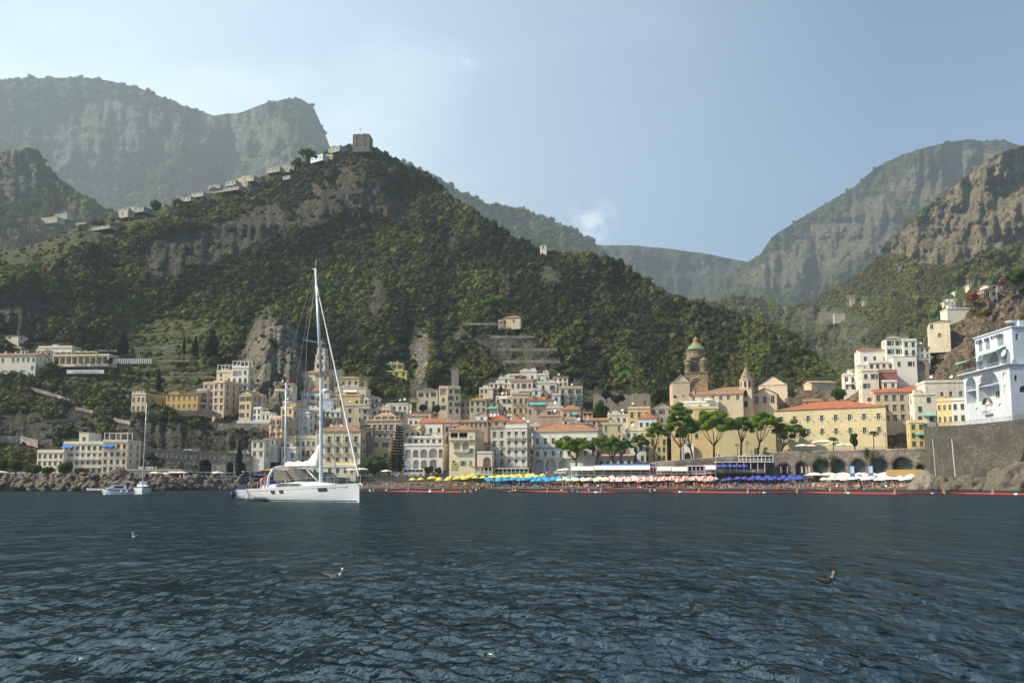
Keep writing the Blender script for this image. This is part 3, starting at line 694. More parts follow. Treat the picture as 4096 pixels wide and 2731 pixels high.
def B(label,x0,x1,yt,yb,col='CR',rows=3,cols=4,**k):
    g=k.get; hill=g('hill','m'); xm=(x0+x1)/2
    D=g('D') or float((Dr if hill=='r' else Dt)(xm,min(yb,1955)))-1.5
    yaw=R(g('yaw',8)); EXC.append((x0-12,x1+12,yt-25,yb+12)) if not g('noex') else None
    p0=P(x0,yb,D); r1=rat(x1,(yt+yb)/2); r0=rat(x0,(yt+yb)/2)
    X0=r0*D; W=(r1*D-X0)/(math.cos(yaw)+r1*math.sin(yaw))
    zt=P(xm,yt,D-W/2*math.sin(yaw)).z; zb=p0.z; H=zt-zb; dep=g('dep',min(14,max(6,W*.7)))
    fd=g('found',6 if zb>8 else 2.5)
    root=thing(g('name','house'),label,g('cat','house'),(X0,D,zb),-yaw,g('group'))
    # which faces look at the camera
    cen=Vector((X0+W/2*math.cos(yaw),D-W/2*math.sin(yaw)+dep/2,0)); ex=Vector((math.cos(yaw),-math.sin(yaw),0))
    side='R' if (-(cen+ex*W/2)).dot(ex)>0 else ('L' if (-(cen-ex*W/2)).dot(-ex)>0 else None)
    mt=pm(col,g('dirt',.5)); ml=[mt,pm(g('col2',col),g('dirt',.5)),M['cream']]  # second wall tone for side faces; on some houses it carries their shade
    fr=frame_of(W,dep); b=MB()
    st=g('win','c'); sh=g('sh','g'); v0,v1=g('vb',(.04,.97)); arches=g('arch',[]); skip=g('skip',())
    wm=[]
    faces=dict(F=(cols,rows),R=(0,0),L=(0,0),B=(0,0))
    if side: faces[side]=(g('sc',max(1,int(dep/4.2))) if rows else 0,rows)
    for fk,(nc,nw) in faces.items():
        Wf,pl,ang=fr[fk]; ops=[]
        if fk=='F':
            for a in arches:
                u0,u1,w0,w1=a[:4]; dpp=a[4] if len(a)>4 else 2.2; ops.append((u0*Wf,u1*Wf,w0*H,w1*H,not(len(a)>5 and a[5]=='r'),dpp))
        hasarch=list(ops)
        for r in range(nw):
            for c in range(nc):
                if (fk,r,c) in skip or (fk=='F' and (r,'*') in skip): continue
                cw=Wf/nc*g('fx',1); ch=(v1-v0)*H/nw
                w=min(g('ww',1.3),cw*.52); h=min(g('wh',2.0),ch*.64)
                tall=r in g('door',()) 
                if tall: h=min(2.5,ch*.76)
                s0=(c+.5)*Wf/nc-w/2; z0=v0*H+ch*r+(ch*.1 if tall else ch*.27)
                if any(not(s0+w<q[0]-.1 or s0>q[1]+.1 or z0+h<q[2]-.1 or z0>q[3]+.1) for q in hasarch): continue
                ar=(r in g('archrow',()))
                w=round(w,1);h=round(h,1)
                if not g('surround') and g('mixw',True) and W>6:
                    if rnd.random()<.07: continue
                    sl_=max(0,(Wf/nc-w)/2-.15); s0+=rnd.uniform(-.45,.45)*sl_; z0+=rnd.uniform(-.12,.12)*ch*.3
                ops.append((s0,s0+w,z0,z0+h,ar,.26)); wm.append((fk,s0,z0,w,h,tall,r,c))
        facade(b,Wf,H,ops,pl,1 if (fk!='F' and g('col2')) else 0)
        if fd>0: b.quad(pl(0,0,-fd),pl(Wf,0,-fd),pl(Wf,0,0),pl(0,0,0),1 if (fk!='F' and g('col2')) else 0)
    roof=g('roof','flat'); rh=0
    if g('rh'): rh=g('rh')*D/F
    else: rh=W*.12
    if roof=='gside':
        for y in(0,dep): b.poly([(0,y,H),(W,y,H),(W/2,y,H+rh*.97)],0)
    if roof=='gable':
        for x in(0,W): b.poly([(x,0,H),(x,dep,H),(x,dep/2,H+rh*.97)],1 if g('col2') else 0)
    if roof=='shed':
        for x in(0,W): b.poly([(x,0,H),(x,dep,H),(x,dep,H+rh*.97)],0)
        b.quad((0,dep,H),(W,dep,H),(W,dep,H+rh*.97),(0,dep,H+rh*.97),0)
    wall=b.build('wall',ml,root)
    for fk,s0,z0,w,h,tall,r,c in wm:
        Wf,pl,ang=fr[fk]; q=pl(s0,0,z0)
        s_=('b' if g('surround') else st) if tall else ('t' if g('surround') and st!='o' else st)
        if s_=='c' and fk=='F' and W/cols>2.9 and rnd.random()<.35: s_='o'
        if s_=='o' and W/cols<2.3: s_='c'
        sh_=sh if not(st=='m') else rnd.choice('gkrn')
        if rnd.random()<.18 and g('mixw',True): sh_='n'
        ob('window',window_mesh(w,h,s_,sh_,.24),root,q,(0,0,ang))
        if tall and (r in g('bal',())):
            q=pl(s0+w/2,0,z0-.02); ob('balcony',balcony_mesh(w+.9,g('wbal',False)),root,q,(0,0,ang))
    # long balconies  (u0,u1,v)
    for u0,u1,v in g('long',[]):
        ob('balcony',balcony_mesh((u1-u0)*W,g('wbal',False)),root,((u0+u1)/2*W,0,v*H))
    # string courses and cornice
    if g('trim',True):
        b=MB(); tr=g('belts',())
        for v in tr: b.box(-.1,W+.1,-.1,-.003,v*H-.12,v*H+.12,0); (b.box(W+.003,W+.1,-.003,dep,v*H-.12,v*H+.12,0) if side=='R' else b.box(-.1,-.003,-.003,dep,v*H-.12,v*H+.12,0))
        o=g('corn',.22)
        b.box(-o,W+o,-o,dep+o,H+.003,H+.22,0)
        for u in g('pil',()): b.box(u*W-.3,u*W+.3,-.08,-.004,0,H-.15,0)
        b.build('cornice',[pm(g('tcol'),.3) if g('tcol') else M['cream']],root)
    if roof=='flat':
        b=MB(); z=H+.22; ph=g('par',.8); t_=.22
        b.box(0,W,t_,dep-t_,z+.003,z+.03,1)
        b.box(0,W,0,t_,z,z+ph,0); b.box(0,W,dep-t_,dep,z,z+ph,0); b.box(0,t_,t_,dep-t_,z,z+ph,0); b.box(W-t_,W,t_,dep-t_,z,z+ph,0)
        if g('merl'): merlons(b,W,dep,z+ph,0)
        b.build('roof',[mt,M['roofgrey']],root)
        if g('pergola'):
            b=MB(); hh=2.4
            n=max(2,int(W/3.2))
            for i in range(n+1):
                x=.3+(W-.6)*i/n
                for y in(.3,min(dep-.3,4)): b.box(x-.12,x+.12,y-.12,y+.12,z+ph,z+ph+hh,0)
                b.box(x-.08,x+.08,.0,4.3,z+ph+hh+.15,z+ph+hh+.27,0)
            for y in(.3,min(dep-.3,4)): b.box(.1,W-.1,y-.08,y+.08,z+ph+hh,z+ph+hh+.147,0)
            b.build('pergola',M['white'],root)
        if W>6 and not g('blk') and not g('pergola') and rnd.random()<.45:
            b=MB(); x_=rnd.uniform(.1,.65)*W; w_=min(2.6,W*.3); b.box(x_,x_+w_,dep*.4,dep*.4+2.2,z+.031,z+2.1,0); b.box(x_-.1,x_+w_+.1,dep*.4-.1,dep*.4+2.3,z+2.103,z+2.22,1); b.build('stair_head',[mt,M['cream']],root)
        if W>5 and rnd.random()<.5:
            b=MB(); x_=rnd.uniform(.1,.9)*W; b.tube((x_,dep*.3,z),(x_,dep*.3,z+3.2),.05,n=4)
            for k_ in range(4): b.tube((x_-.7+.1*k_,dep*.3,z+3.1-.25*k_),(x_+.7-.1*k_,dep*.3,z+3.1-.25*k_),.03,n=3)
            b.build('aerial',M['iron'],root)
        if W>6 and rnd.random()<.35:
            x0_,w_=rnd.uniform(.05,.4)*W,rnd.uniform(.3,.5)*W; b=MB()
            for k_ in range(int(w_/.55)):
                b.box(x0_+k_*.55,x0_+k_*.55+.4,.4,.43,z+ph+.1,z+ph+.9,rnd.randrange(3))
            b.build('washing_line',[M['white'],M['awnb'],M['awny']],root)
        for q in g('blk',[]): # penthouse blocks u0,u1,h
            b=MB(); x0_,x1_=q[0]*W,q[1]*W; y0_=dep*.3; hh=q[2]
            b.box(x0_,x1_,y0_,dep-.5,z+.03,z+hh,0); b.box(x0_-.15,x1_+.15,y0_-.15,dep-.35,z+hh+.003,z+hh+.2,1)
            n=max(1,int((x1_-x0_)/3))
            pb=b.build('penthouse',[mt,M['cream']],root)
            for i in range(n): ob('window',window_mesh(1.0,min(1.7,hh*.6),'c',sh,-.03),root,(x0_+(x1_-x0_)*(i+.5)/n-.5,y0_-.01,z+hh*.25))
    elif roof=='none':
        b=MB(); n=7
        for i in range(n): b.box(W*i/n,W*(i+1)/n-.02,.0,dep,H-.3,H+rnd.uniform(-.1,.8),0)
        b.build('wall_top',mt,root)
    else:
        b=MB(); hip_roof(b,W,dep,H+.225,rh,.45,0,roof)
        rf=b.build('roof',g('tile',M['terra']),root)
        for i in range(g('dorm',0)):
            x=(i+.5)*W/g('dorm'); b=MB(); z=H+.3
            b.box(x-.7,x+.7,.5,3.2,z,z+1.9,0); b.box(x-.9,x+.9,.3,3.3,z+1.903,z+2.05,1)
            dm=b.build('dormer',[mt,M['cream']],root)
            ob('window',window_mesh(.9,1.4,'c',sh,-.03),root,(x-.45,.49,z+.25))
    zz=H+.25 if roof=='flat' else H+.25
    for i in range(g('ds',0)):
        x=rnd.uniform(.1,.9)*W; y=rnd.uniform(.05,.3)*dep
        z=H+1.0 if roof=='flat' else H+.2+rh*min(1,(y+.45)/(dep/2))*.9
        ob('satellite_dish',dish_mesh(),root,(x,y,z),(0,0,rnd.uniform(-.9,.4)),rnd.uniform(1.0,1.5))
    for i in range(g('ch',0)):
        x=rnd.uniform(.15,.85)*W; y=rnd.uniform(.2,.5)*dep; b=MB(); hh=rnd.uniform(1,1.7)+ (rh*.6 if roof!='flat' else 0)
        b.box(x-.35,x+.35,y-.35,y+.35,H+.2,H+.5+hh,0); b.box(x-.45,x+.45,y-.45,y+.45,H+.503+hh,H+.65+hh,1)
        b.build('chimney',[mt,M['terrab']],root)
    for a in g('aw',[]): # u0,u1,v,drop,proj,mat
        u0,u1,v,dr_,pr,mm=a; b=MB(); z=v*H; x0_,x1_=u0*W,u1*W
        b.quad((x0_,-.02,z),(x1_,-.02,z),(x1_,-pr,z-dr_),(x0_,-pr,z-dr_)); b.quad((x0_,-.02,z-.03),(x0_,-pr,z-dr_-.03),(x1_,-pr,z-dr_-.03),(x1_,-.02,z-.03))
        b.quad((x0_,-pr,z-dr_),(x1_,-pr,z-dr_),(x1_,-pr-.01,z-dr_-.35),(x0_,-pr-.01,z-dr_-.35))
        b.poly([(x0_,-.02,z),(x0_,-pr,z-dr_),(x0_,-.02,z-dr_)]); b.poly([(x1_,-.02,z),(x1_,-pr,z-dr_),(x1_,-.02,z-dr_)])
        b.build('awning',mm,root)
    root['_W']=W; root['_H']=H; root['_dep']=dep
    return root
def dims(r): return r['_W'],r['_H'],r['_dep']
def text(s,size,mat,parent,loc,rot=(PI/2,0,0),ext=.02,italic=0,name='lettering',spacing=1,width=None):
    cu=bpy.data.curves.new('t','FONT'); cu.body=s; cu.size=size; cu.extrude=ext; cu.shear=italic; cu.space_character=spacing; cu.resolution_u=3
    o=bpy.data.objects.new('t',cu); COL.objects.link(o); dg=bpy.context.evaluated_depsgraph_get(); dg.update()
    me=bpy.data.meshes.new_from_object(o.evaluated_get(dg)); bpy.data.objects.remove(o)
    me.materials.clear(); me.materials.append(mat)
    if width and len(me.vertices):
        xs=[v.co.x for v in me.vertices]; f=width/(max(xs)-min(xs)); me.transform(Matrix.Diagonal((f,1,1,1)))
    return ob(name,me,parent,loc,rot)
# ================= houses: far left monastery hotel and slope
B('small white cottage alone above the cliff monastery',5,73,1343,1362,'W2',1,3,roof='gable',rh=5,tile=M['terrab'],sh='n')
B('long cream monastery wing with dotted terracotta roof, at left edge',-40,142,1422,1492,'W2',2,9,roof='gable',rh=14,dep=9,sh='k',name='monastery',cat='monastery',arch=[(.25,.4,.0,.16,.6),(.45,.6,.0,.16,.6),(.65,.8,.0,.16,.6)],ch=5,yaw=4)
B('plain cream block joining the monastery wings',142,180,1403,1470,'CR',3,2,D=394,sh='k',name='monastery_block',cat='monastery',yaw=4)
B('upper cream monastery range with a row of six windows',151,287,1391,1440,'W2',1,6,D=402,sh='k',name='monastery_range',cat='monastery',yaw=4,dep=8)
B('small flat roofed block on the slope above the monastery',41,84,1391,1415,'W2',1,2,D=404,sh='n',par=.3)
tr=B('terrace restaurant of the monastery with shaded open bays',211,436,1424,1459,'CR',1,1,D=392,found=1,skip=((0,'*'),),name='terrace_restaurant',cat='restaurant',yaw=4,dep=7,arch=[(.02+.108*i,.11+.108*i,.08,.85,3,'r') for i in range(9)])
# lower left seafront hotel
B('left wing of the cream seafront hotel with pale balustrade',147,253,1809,1903,'W2',3,5,D=300,yaw=6,sh='r',win='t',surround=True,mixw=False,name='hotel_wing',cat='hotel',belts=(.33,.66),dep=11,wh=1.9)
h=B('central body of the cream seafront hotel with blue corner awnings',250,411,1775,1903,'W2',4,7,D=302,yaw=6,sh='r',surround=True,win='t',mixw=False,name='hotel',cat='hotel',belts=(.25,.5,.75),dep=12,blk=[(.23,.47,4.2)],door=(1,2),long=[(.0,1,.27),(.0,1,.52)],wbal=True,aw=[(.0,.12,.97,.9,1.0,M['awnb']),(.13,.26,.97,.9,1.0,M['awnb'])],wh=1.7)
B('right block of the cream seafront hotel, flat beige side',409,508,1768,1899,'CR',4,4,D=299,yaw=0,sh='r',name='hotel_block',cat='hotel',pergola=True,belts=(.27,.52,.76),mixw=False,aw=[(.02,.2,.93,.9,1.0,M['awnb']),(.24,.44,.93,.9,1.0,M['awnb']),(.4,.98,.16,.5,1.3,M['grey'])],wh=1.6,dep=11)
B('low pale pavilion with blue arched doors by the breakwater',505,725,1880,1916,'GY',0,0,D=288,yaw=0,name='pavilion',cat='pavilion',arch=[(.07,.15,.0,.7,.4),(.34,.42,.0,.62,.4),(.47,.6,.0,.85,.4)],dep=10,par=.2,dirt=.3)
B('long pale harbour shed below the tree line at left',40,262,1893,1914,'W2',1,11,D=286,yaw=0,name='harbour_shed',cat='shed',sh='n',par=.2,dirt=.3)
# clifftop row
B('crenellated tan stone villa on the cliff edge',525,582,1578,1655,'BG',2,3,yaw=10,D=345,merl=True,archrow=(0,),sh='n',name='villa',cat='villa',col2='OC',dep=15,sc=2,par=.5,found=4)  # right side in shade, painted as an ochre wall tone
B('ochre yellow villa with small pediment on the clifftop road',664,790,1578,1645,'YE',2,6,D=351,yaw=10,sh='k',roof='gable',rh=10,tile=M['terrab'],name='villa',cat='villa',dep=12,mixw=False,archrow=(0,))
B('gabled ochre attic block rising from the yellow clifftop villa',676,716,1567,1582,'YE',0,0,D=352,yaw=10,roof='gside',rh=6,name='attic_block',found=0,dep=9)
B('lilac house between the ochre villa and the salmon block',785,826,1563,1645,'LI',3,2,D=352,yaw=10,sh='g',win='o',door=(1,2),aw=[(.1,.6,.8,.5,1.2,M['awnw']),(.1,.9,.42,.6,1.4,M['awnw'])])
B('salmon and white four storey block with railed roof',811,855,1535,1650,'SA',4,2,D=353,yaw=10,sh='k',surround=True,win='t',belts=(.25,.5,.75),dep=14)
B('pink stepped house leaning on the salmon block, below the white villa',852,897,1530,1652,'PK',4,2,D=349,yaw=14,sh='r',surround=True,win='t',belts=(.28,.5,.72),dep=14)
B('white upper villa with pillared roof terrace against the cliff',866,930,1488,1535,'CR',2,2,D=372,yaw=8,pergola=True,archrow=(0,1),name='villa',cat='villa',found=8)
B('tall white villa with open loggias and pergola under the cliff',926,993,1472,1572,'W',3,3,D=366,yaw=8,pergola=True,col2='CR',archrow=(2,),name='villa',cat='villa',arch=[(.05,.6,.68,.9,1.5,'r')],door=(1,),bal=(1,),found=6)
B('pale yellow gabled house on a pink base by the cliff road',956,1004,1577,1682,'PY',3,2,D=347,yaw=14,roof='gside',rh=18,tile=M['terrab'],col2='BG',found=3,belts=(.4,),sh='r')
B('salmon flat roofed house tucked behind the gabled yellow one',990,1047,1584,1650,'PK',2,2,D=352,yaw=2,sh='k',found=8,ds=1,mixw=False)
B('small white house right of the salmon one on the cliff road',1010,1044,1636,1684,'W',2,2,D=346,yaw=14,found=3,sh='g',ch=1)
B('low white cottage at the corner of the cliff road',1046,1079,1652,1688,'W2',1,2,D=345,yaw=14,found=4,par=.4)
B('grey white house at the end of the road viaduct',1005,1057,1762,1838,'W2',2,2,D=323,yaw=8,sh='n',dirt=1.0,belts=(.48,),roof='hip',rh=4,tile=M['terral'])
B('white terrace house behind the viaduct house',1052,1098,1752,1790,'W',1,3,D=330,yaw=8,sh='n',roof='shed',rh=4)
# ================= climbing village behind the sailboat
B('long pink and cream house at foot of the village cliff',1077,1127,1672,1760,'PK',3,2,D=338,yaw=22,sh='r',bal=(1,2),door=(1,2),mixw=False)
B('narrow yellow house with rounded awning beside the pink one',1122,1172,1634,1745,'YC',4,2,D=342,yaw=16,sh='g',belts=(.33,.7),aw=[(.45,.98,.37,.5,1.1,M['awny'])],col2='BG')
B('small ochre attic house on top of the village stair',1148,1186,1620,1650,'OC',1,2,D=360,yaw=12,sh='n')
B('white house with big arched loggias and green shutters',1166,1236,1655,1740,'W',3,3,D=345,yaw=10,sh='g',arch=[(.55,.95,.06,.42,1.6),(.5,.9,.5,.85,1.2)],dirt=.8,door=(1,),aw=[(.15,.6,1.02,.5,1.6,M['awnw'])])
B('weathered stone house at centre of the stacked village',1234,1283,1642,1735,'ST',2,1,D=352,yaw=4,sh='n',dirt=1,par=.3)
B('church nave with brown tiled roof and blind side wall',1178,1280,1494,1562,'CR',2,4,D=402,yaw=10,roof='gable',rh=17,tile=M['terrab'],sh='n',name='church_nave',cat='church',skip=(('F',0,2),('F',0,3),('F',1,0)),ww=.9,wh=1.3,found=3,dep=12)
B('apse block of the village church under an orange tiled roof',1259,1315,1500,1562,'BG',2,2,D=396,yaw=6,roof='shed',rh=9,tile=M['terra'],sh='n',name='church_apse',cat='church',skip=(('F',0,0),('F',1,0)))
B('plain cream annex right of the village church',1312,1364,1482,1560,'CR',0,0,D=410,yaw=4,name='church_annex',cat='church',par=.3,found=3)
B('tall arched buttress wall left of the village church',1146,1192,1554,1622,'CR',0,0,D=397,yaw=10,name='buttress_wall',cat='wall',arch=[(.08,.5,.0,.9,3),(.62,.98,.2,.62,3)],dep=4,par=.1,found=5)
B('cream side chapel with a single arched window',1156,1182,1511,1556,'CR',0,0,D=400,yaw=10,name='chapel',cat='chapel',arch=[(.2,.85,.25,.85,.35)],par=.2,dep=6)
B('white house with wide orange roof right below the church',1186,1315,1566,1612,'W',1,5,D=388,yaw=8,roof='hip',rh=21,tile=M['terra'],sh='g',surround=True,win='t',door=(0,),skip=(('F',0,4),),found=4)
B('grey white house under the orange roofed one',1190,1262,1606,1640,'W2',1,3,D=376,yaw=8,sh='g',arch=[(.55,.95,.2,.8,2,'r')],par=.5)
B('white cube house with shaded balcony in the village centre',1216,1282,1640,1668,'W',1,3,D=366,yaw=8,sh='n',arch=[(.4,.9,.15,.85,2,'r')],aw=[(.4,.95,1.0,.4,1.3,M['awnw'])])
B('big plain blue-white wall house behind the mast',1282,1332,1596,1648,'BW',0,0,D=368,yaw=2,par=.1,col2='W2')
B('cream cube house right of the blue-white wall',1330,1346,1600,1650,'CR',1,1,D=370,yaw=2,sh='n')
B('white patio house with ragged stone base, right of the mast',1300,1362,1648,1675,'W',1,3,D=360,yaw=4,sh='g',dirt=.8)
B('stone house with dark doorway below the white patio house',1262,1352,1672,1715,'ST',1,3,D=353,yaw=4,sh='g',arch=[(.12,.3,.1,.9,1.2),(.5,.75,.1,.8,1.2)],dirt=1,par=.3)
B('yellow villa with white window surrounds and tiled lantern roof',1335,1436,1513,1550,'YC',1,4,D=398,yaw=4,sh='g',surround=True,win='t',tcol='W',roof='hip',rh=10,tile=M['terral'],name='villa',cat='villa',door=(0,),long=[(.3,.98,.06)],wbal=True,found=2,mixw=False)
B('small yellow wing at the right of the tiled lantern villa',1434,1464,1523,1552,'YC',1,1,D=399,yaw=0,sh='n',tcol='W',roof='shed',rh=4,tile=M['terral'],found=2)
B('cream storey with white awning beneath the yellow villa',1336,1464,1552,1608,'CR',1,4,D=396,yaw=2,sh='g',aw=[(.3,.72,.85,.8,1.3,M['awnw'])],par=.2,found=2,arch=[(.1,.28,.3,.8,1,'r'),(.34,.7,.3,.75,2,'r')])
B('yellow house with wide balcony door below the cream storey',1340,1440,1582,1628,'YC',1,3,D=388,yaw=2,sh='g',door=(0,),bal=(0,),par=.4,dirt=.7)
B('beige two storey house with paired green windows',1378,1462,1622,1700,'CR',2,2,D=380,yaw=2,sh='g',win='t',surround=True,dirt=.7,ds=1,mixw=False,found=8)
B('small pinkish house wedged right of the beige one',1440,1478,1632,1690,'BG',2,1,D=378,yaw=2,sh='n',dirt=1,aw=[(.1,1,1.0,.2,.8,M['awng'])])
B('little white upper house right of the yellow balcony house',1455,1474,1598,1625,'W2',1,1,D=386,yaw=2)
B('row of low white terraces above the dormer palace',1472,1562,1640,1668,'W2',1,5,D=388,yaw=6,sh='n',ds=2,par=.6,blk=[(.55,.95,2.2)])
B('white flat roofed house with dark doors and three dishes',1545,1632,1616,1652,'W',1,4,D=396,yaw=6,sh='n',ds=3,par=.3)
B('salmon palace with five white dormers in a golden roof',1463,1600,1684,1766,'PK',2,6,D=352,yaw=8,sh='g',win='t',surround=True,tcol='GY',roof='hip',rh=36,tile=M['terral'],dorm=5,name='palace',cat='palace',col2='W2',door=(0,1),bal=(0,1),mixw=False,pil=(.02,.34,.5,.66,.98))
B('dark brown gabled house squeezed above the ochre block',1440,1492,1712,1755,'BR',1,2,D=343,yaw=0,roof='gside',rh=12,tile=M['terrab'],dirt=1,sh='g')
pz=B('long yellow palace with white pilasters and tiled hip roof',1262,1440,1726,1885,'PY',3,5,D=336,yaw=6,sh='g',win='t',surround=True,tcol='W',roof='hip',rh=32,tile=M['terrab'],name='palace',cat='palace',col2='YC',door=(1,2),bal=(1,2),pil=(.01,.2,.4,.6,.8,.99),belts=(.37,.66),vb=(.18,.96),ds=2,mixw=False,aw=[(.45,.98,.2,.8,2.0,M['awny'])],dep=13)
B('lower left wing of the yellow palace with terrace on top',1178,1264,1752,1885,'PY',3,4,D=338,yaw=6,sh='g',win='t',surround=True,tcol='W',name='palace_wing',cat='palace',col2='YC',door=(1,),bal=(1,),belts=(.4,.72),vb=(.16,.95),mixw=False,dep=12,par=1.0)
B('yellow house with arched windows left of the palace wing',1126,1182,1752,1800,'YC',1,3,D=338,yaw=12,archrow=(0,),sh='n')
B('narrow white tower house at the left foot of the palace',1124,1182,1795,1892,'W',2,2,D=333,yaw=10,sh='n',dirt=.5,blk=[(.05,.6,2.5)])
B('white ground floor annex with verandas under the yellow palace',1182,1424,1868,1900,'W2',1,8,D=331,yaw=4,sh='g',par=1.0,dep=5,name='annex',cat='house')
B('blind ochre block with scattered windows right of the palace',1438,1562,1752,1892,'YC',3,3,D=344,yaw=-2,sh='g',dirt=.7,name='block',dep=12,skip=(('F',0,0),('F',1,1)),mixw=False,par=.3)
B('narrow cream seafront house behind the tall conifer',1562,1614,1745,1885,'CR',4,2,D=352,yaw=4,sh='g',door=(1,2),bal=(1,2))
# ================= centre
vy=B('bright yellow villa lower tier in the lemon grove',1515,1628,1486,1510,'VY',1,4,D=440,yaw=4,sh='g',wh=1.8,ww=1.6,mixw=False,name='villa',cat='villa',par=.3,found=3)
B('bright yellow villa upper tier with twin chimneys',1540,1612,1456,1482,'VY',1,3,D=446,yaw=4,sh='g',name='villa',cat='villa',par=.2,found=2,ch=2,mixw=False)
B('square cream house with brown hip roof among the trees',1667,1750,1560,1632,'CR',2,3,D=398,yaw=0,roof='hip',rh=9,tile=M['terra'],sh='g',skip=(('F',0,0),),col2='W',dep=13,found=3)
B('tall weathered tower house beside the square cream one',1790,1842,1552,1662,'BG',4,2,D=394,yaw=-4,sh='g',dirt=1,ch=2,mixw=False)
B('left half of the tower house with open top balcony',1755,1792,1552,1650,'CR',3,1,D=396,yaw=4,sh='g',arch=[(.15,.8,.72,.95,1.2,'r')],dirt=.9)
B('ruined rock tower stump above the rooftops',1805,1834,1476,1548,'ST',0,0,D=430,yaw=0,name='ruined_tower',cat='tower',roof='none',trim=False,dirt=1,dep=9,found=3)
B('brown roofed stone cottage right of the tower house',1842,1884,1605,1665,'ST',2,2,D=396,yaw=6,roof='hip',rh=7,tile=M['terrab'],dirt=1,sh='g')
B('beige house with orange sheds and white plinth',1878,1945,1602,1655,'BG',2,3,D=392,yaw=6,roof='hip',rh=13,tile=M['terra'],dirt=.8,sh='g')
B('greyish house with green tarpaulin roof',1940,1990,1612,1660,'W2',2,2,D=392,yaw=6,roof='shed',rh=4,tile=M['terrab'],sh='n',aw=[(.1,.9,.7,.8,1.2,M['awng'])])
B('grey white house with antenna left of the stone palace',1983,2050,1590,1655,'W2',2,3,D=398,yaw=6,sh='g',dirt=.9,ds=2,aw=[(.2,.7,1.0,.3,1,M['awnw'])])
B('square stone palace with carved cornice in mid slope',2048,2118,1578,1660,'BG',2,3,D=390,yaw=4,sh='g',surround=True,win='t',tcol='BG',door=(0,1),bal=(0,1),dirt=.8,name='palace',cat='palace',ww=1.3)
B('low white house on the far left of the upper terraces',1957,2031,1535,1560,'W2',1,4,D=424,yaw=4,sh='n',par=.3)
B('cream house with red brown shutters under an orange roof',2040,2130,1524,1558,'W2',1,4,D=418,yaw=6,roof='gable',rh=11,tile=M['terra'],sh='r',mixw=False,door=(0,),ww=1.3)
B('topmost white cube house of the terraces',2080,2146,1487,1530,'W',1,2,D=432,yaw=4,sh='g',col2='CR',mixw=False,found=3)
B('white stepped house right of the topmost cube',2148,2196,1500,1532,'W2',1,3,D=430,yaw=4,sh='g',ds=1,blk=[(.5,.95,2.2)])
B('cream and white terrace house with green doors',2155,2228,1532,1595,'W2',2,2,D=416,yaw=4,sh='g',door=(0,1),bal=(0,1),mixw=False)
B('small white house at top right of the terraces',2222,2252,1524,1550,'W',1,2,D=428,yaw=4,sh='g')
B('white link house between the terraces and the yellow block',2128,2162,1560,1610,'W',2,1,D=408,yaw=4,sh='g',ds=1)
B('tall yellow over white block with blue sunblinds',2236,2330,1552,1630,'PY',3,3,D=402,yaw=2,sh='g',door=(1,2),bal=(1,2),dirt=.8,belts=(.64,),ds=1,mixw=False,aw=[(.4,.58,.58,.5,.8,M['awnb']),(.74,.92,.58,.5,.8,M['awnb']),(.74,.95,.25,.5,.8,M['awnb'])])
B('small white cube in front of the yellow over white block',2208,2242,1580,1615,'W',1,1,D=396,yaw=2,sh='g')
B('orange roofed house with two dormers and striped blind',2108,2212,1600,1665,'BG',2,4,D=380,yaw=4,roof='hip',rh=16,tile=M['terrar'],dorm=2,sh='k',dirt=.8,aw=[(.08,.72,.85,.9,1.0,M['awng'])],arch=[(.38,.62,.05,.4,.8)],col2='YC')
B('beige house with railed veranda below the white cube',2186,2252,1632,1672,'CR',1,2,D=378,yaw=4,sh='k',arch=[(.35,.85,.25,.75,1.5,'r')],ds=2)
B('pink house under a broad orange roof with blue awning',2246,2322,1640,1680,'PK',1,3,D=376,yaw=4,roof='hip',rh=20,tile=M['terra'],sh='n',aw=[(.55,.85,.75,.8,1.1,M['awng'])])
B('pinkish blind wall house with flat roof in the middle rows',2152,2244,1664,1700,'SA',0,0,D=366,yaw=4,par=.4,dirt=1,ds=1)
B('low white house with striped tiled canopy',2250,2320,1678,1715,'W2',1,3,D=364,yaw=4,roof='shed',rh=10,tile=M['terral'],sh='r')
B('grey stone terrace with flat roof right of the striped canopy',2276,2362,1694,1730,'ST',1,3,D=360,yaw=4,sh='n',dirt=1,par=.3,ds=3)
B('long low terracotta roof behind the white hotel',2340,2432,1682,1712,'BG',1,4,D=366,yaw=8,roof='gable',rh=12,tile=M['terra'],sh='n')
B('second low brown tiled roof near the garden terrace',2392,2450,1698,1720,'ST',0,0,D=362,yaw=8,roof='hip',rh=10,tile=M['terrab'])
# row behind front
B('white house with red brown gable roof above the arcade hotel',1675,1772,1692,1745,'W',1,3,D=362,yaw=14,roof='gable',rh=22,tile=M['terrar'],sh='g',dep=12,mixw=False)
B('grey white house with striped awnings up left of the gable',1631,1700,1665,1712,'W2',1,3,D=372,yaw=8,sh='n',ds=1,roof='shed',rh=8,tile=M['terra'])
B('row of small chimneyed sheds behind the salmon palace',1640,1724,1648,1668,'PK',0,0,D=380,yaw=8,par=.5,roof='shed',rh=5,tile=M['terrar'])
B('beige terrace house with pale awning behind the conifer',1596,1684,1704,1765,'BG',1,4,D=354,yaw=8,sh='g',par=.6,aw=[(.85,1.0,.95,.6,2,M['awny'])],dirt=.6)
B('brown and pink balconied house with tall attic',1771,1836,1690,1850,'SA',4,2,D=347,yaw=4,sh='g',win='t',surround=True,tcol='BR',door=(0,1,2,3),bal=(1,2,3),pil=(.02,.5,.98),belts=(.5,.75),dirt=.9)
B('long pink attic range with brown frames behind the hip villa',1826,1950,1688,1716,'PK',1,7,D=358,yaw=2,sh='k',tcol='BR',dirt=.7)
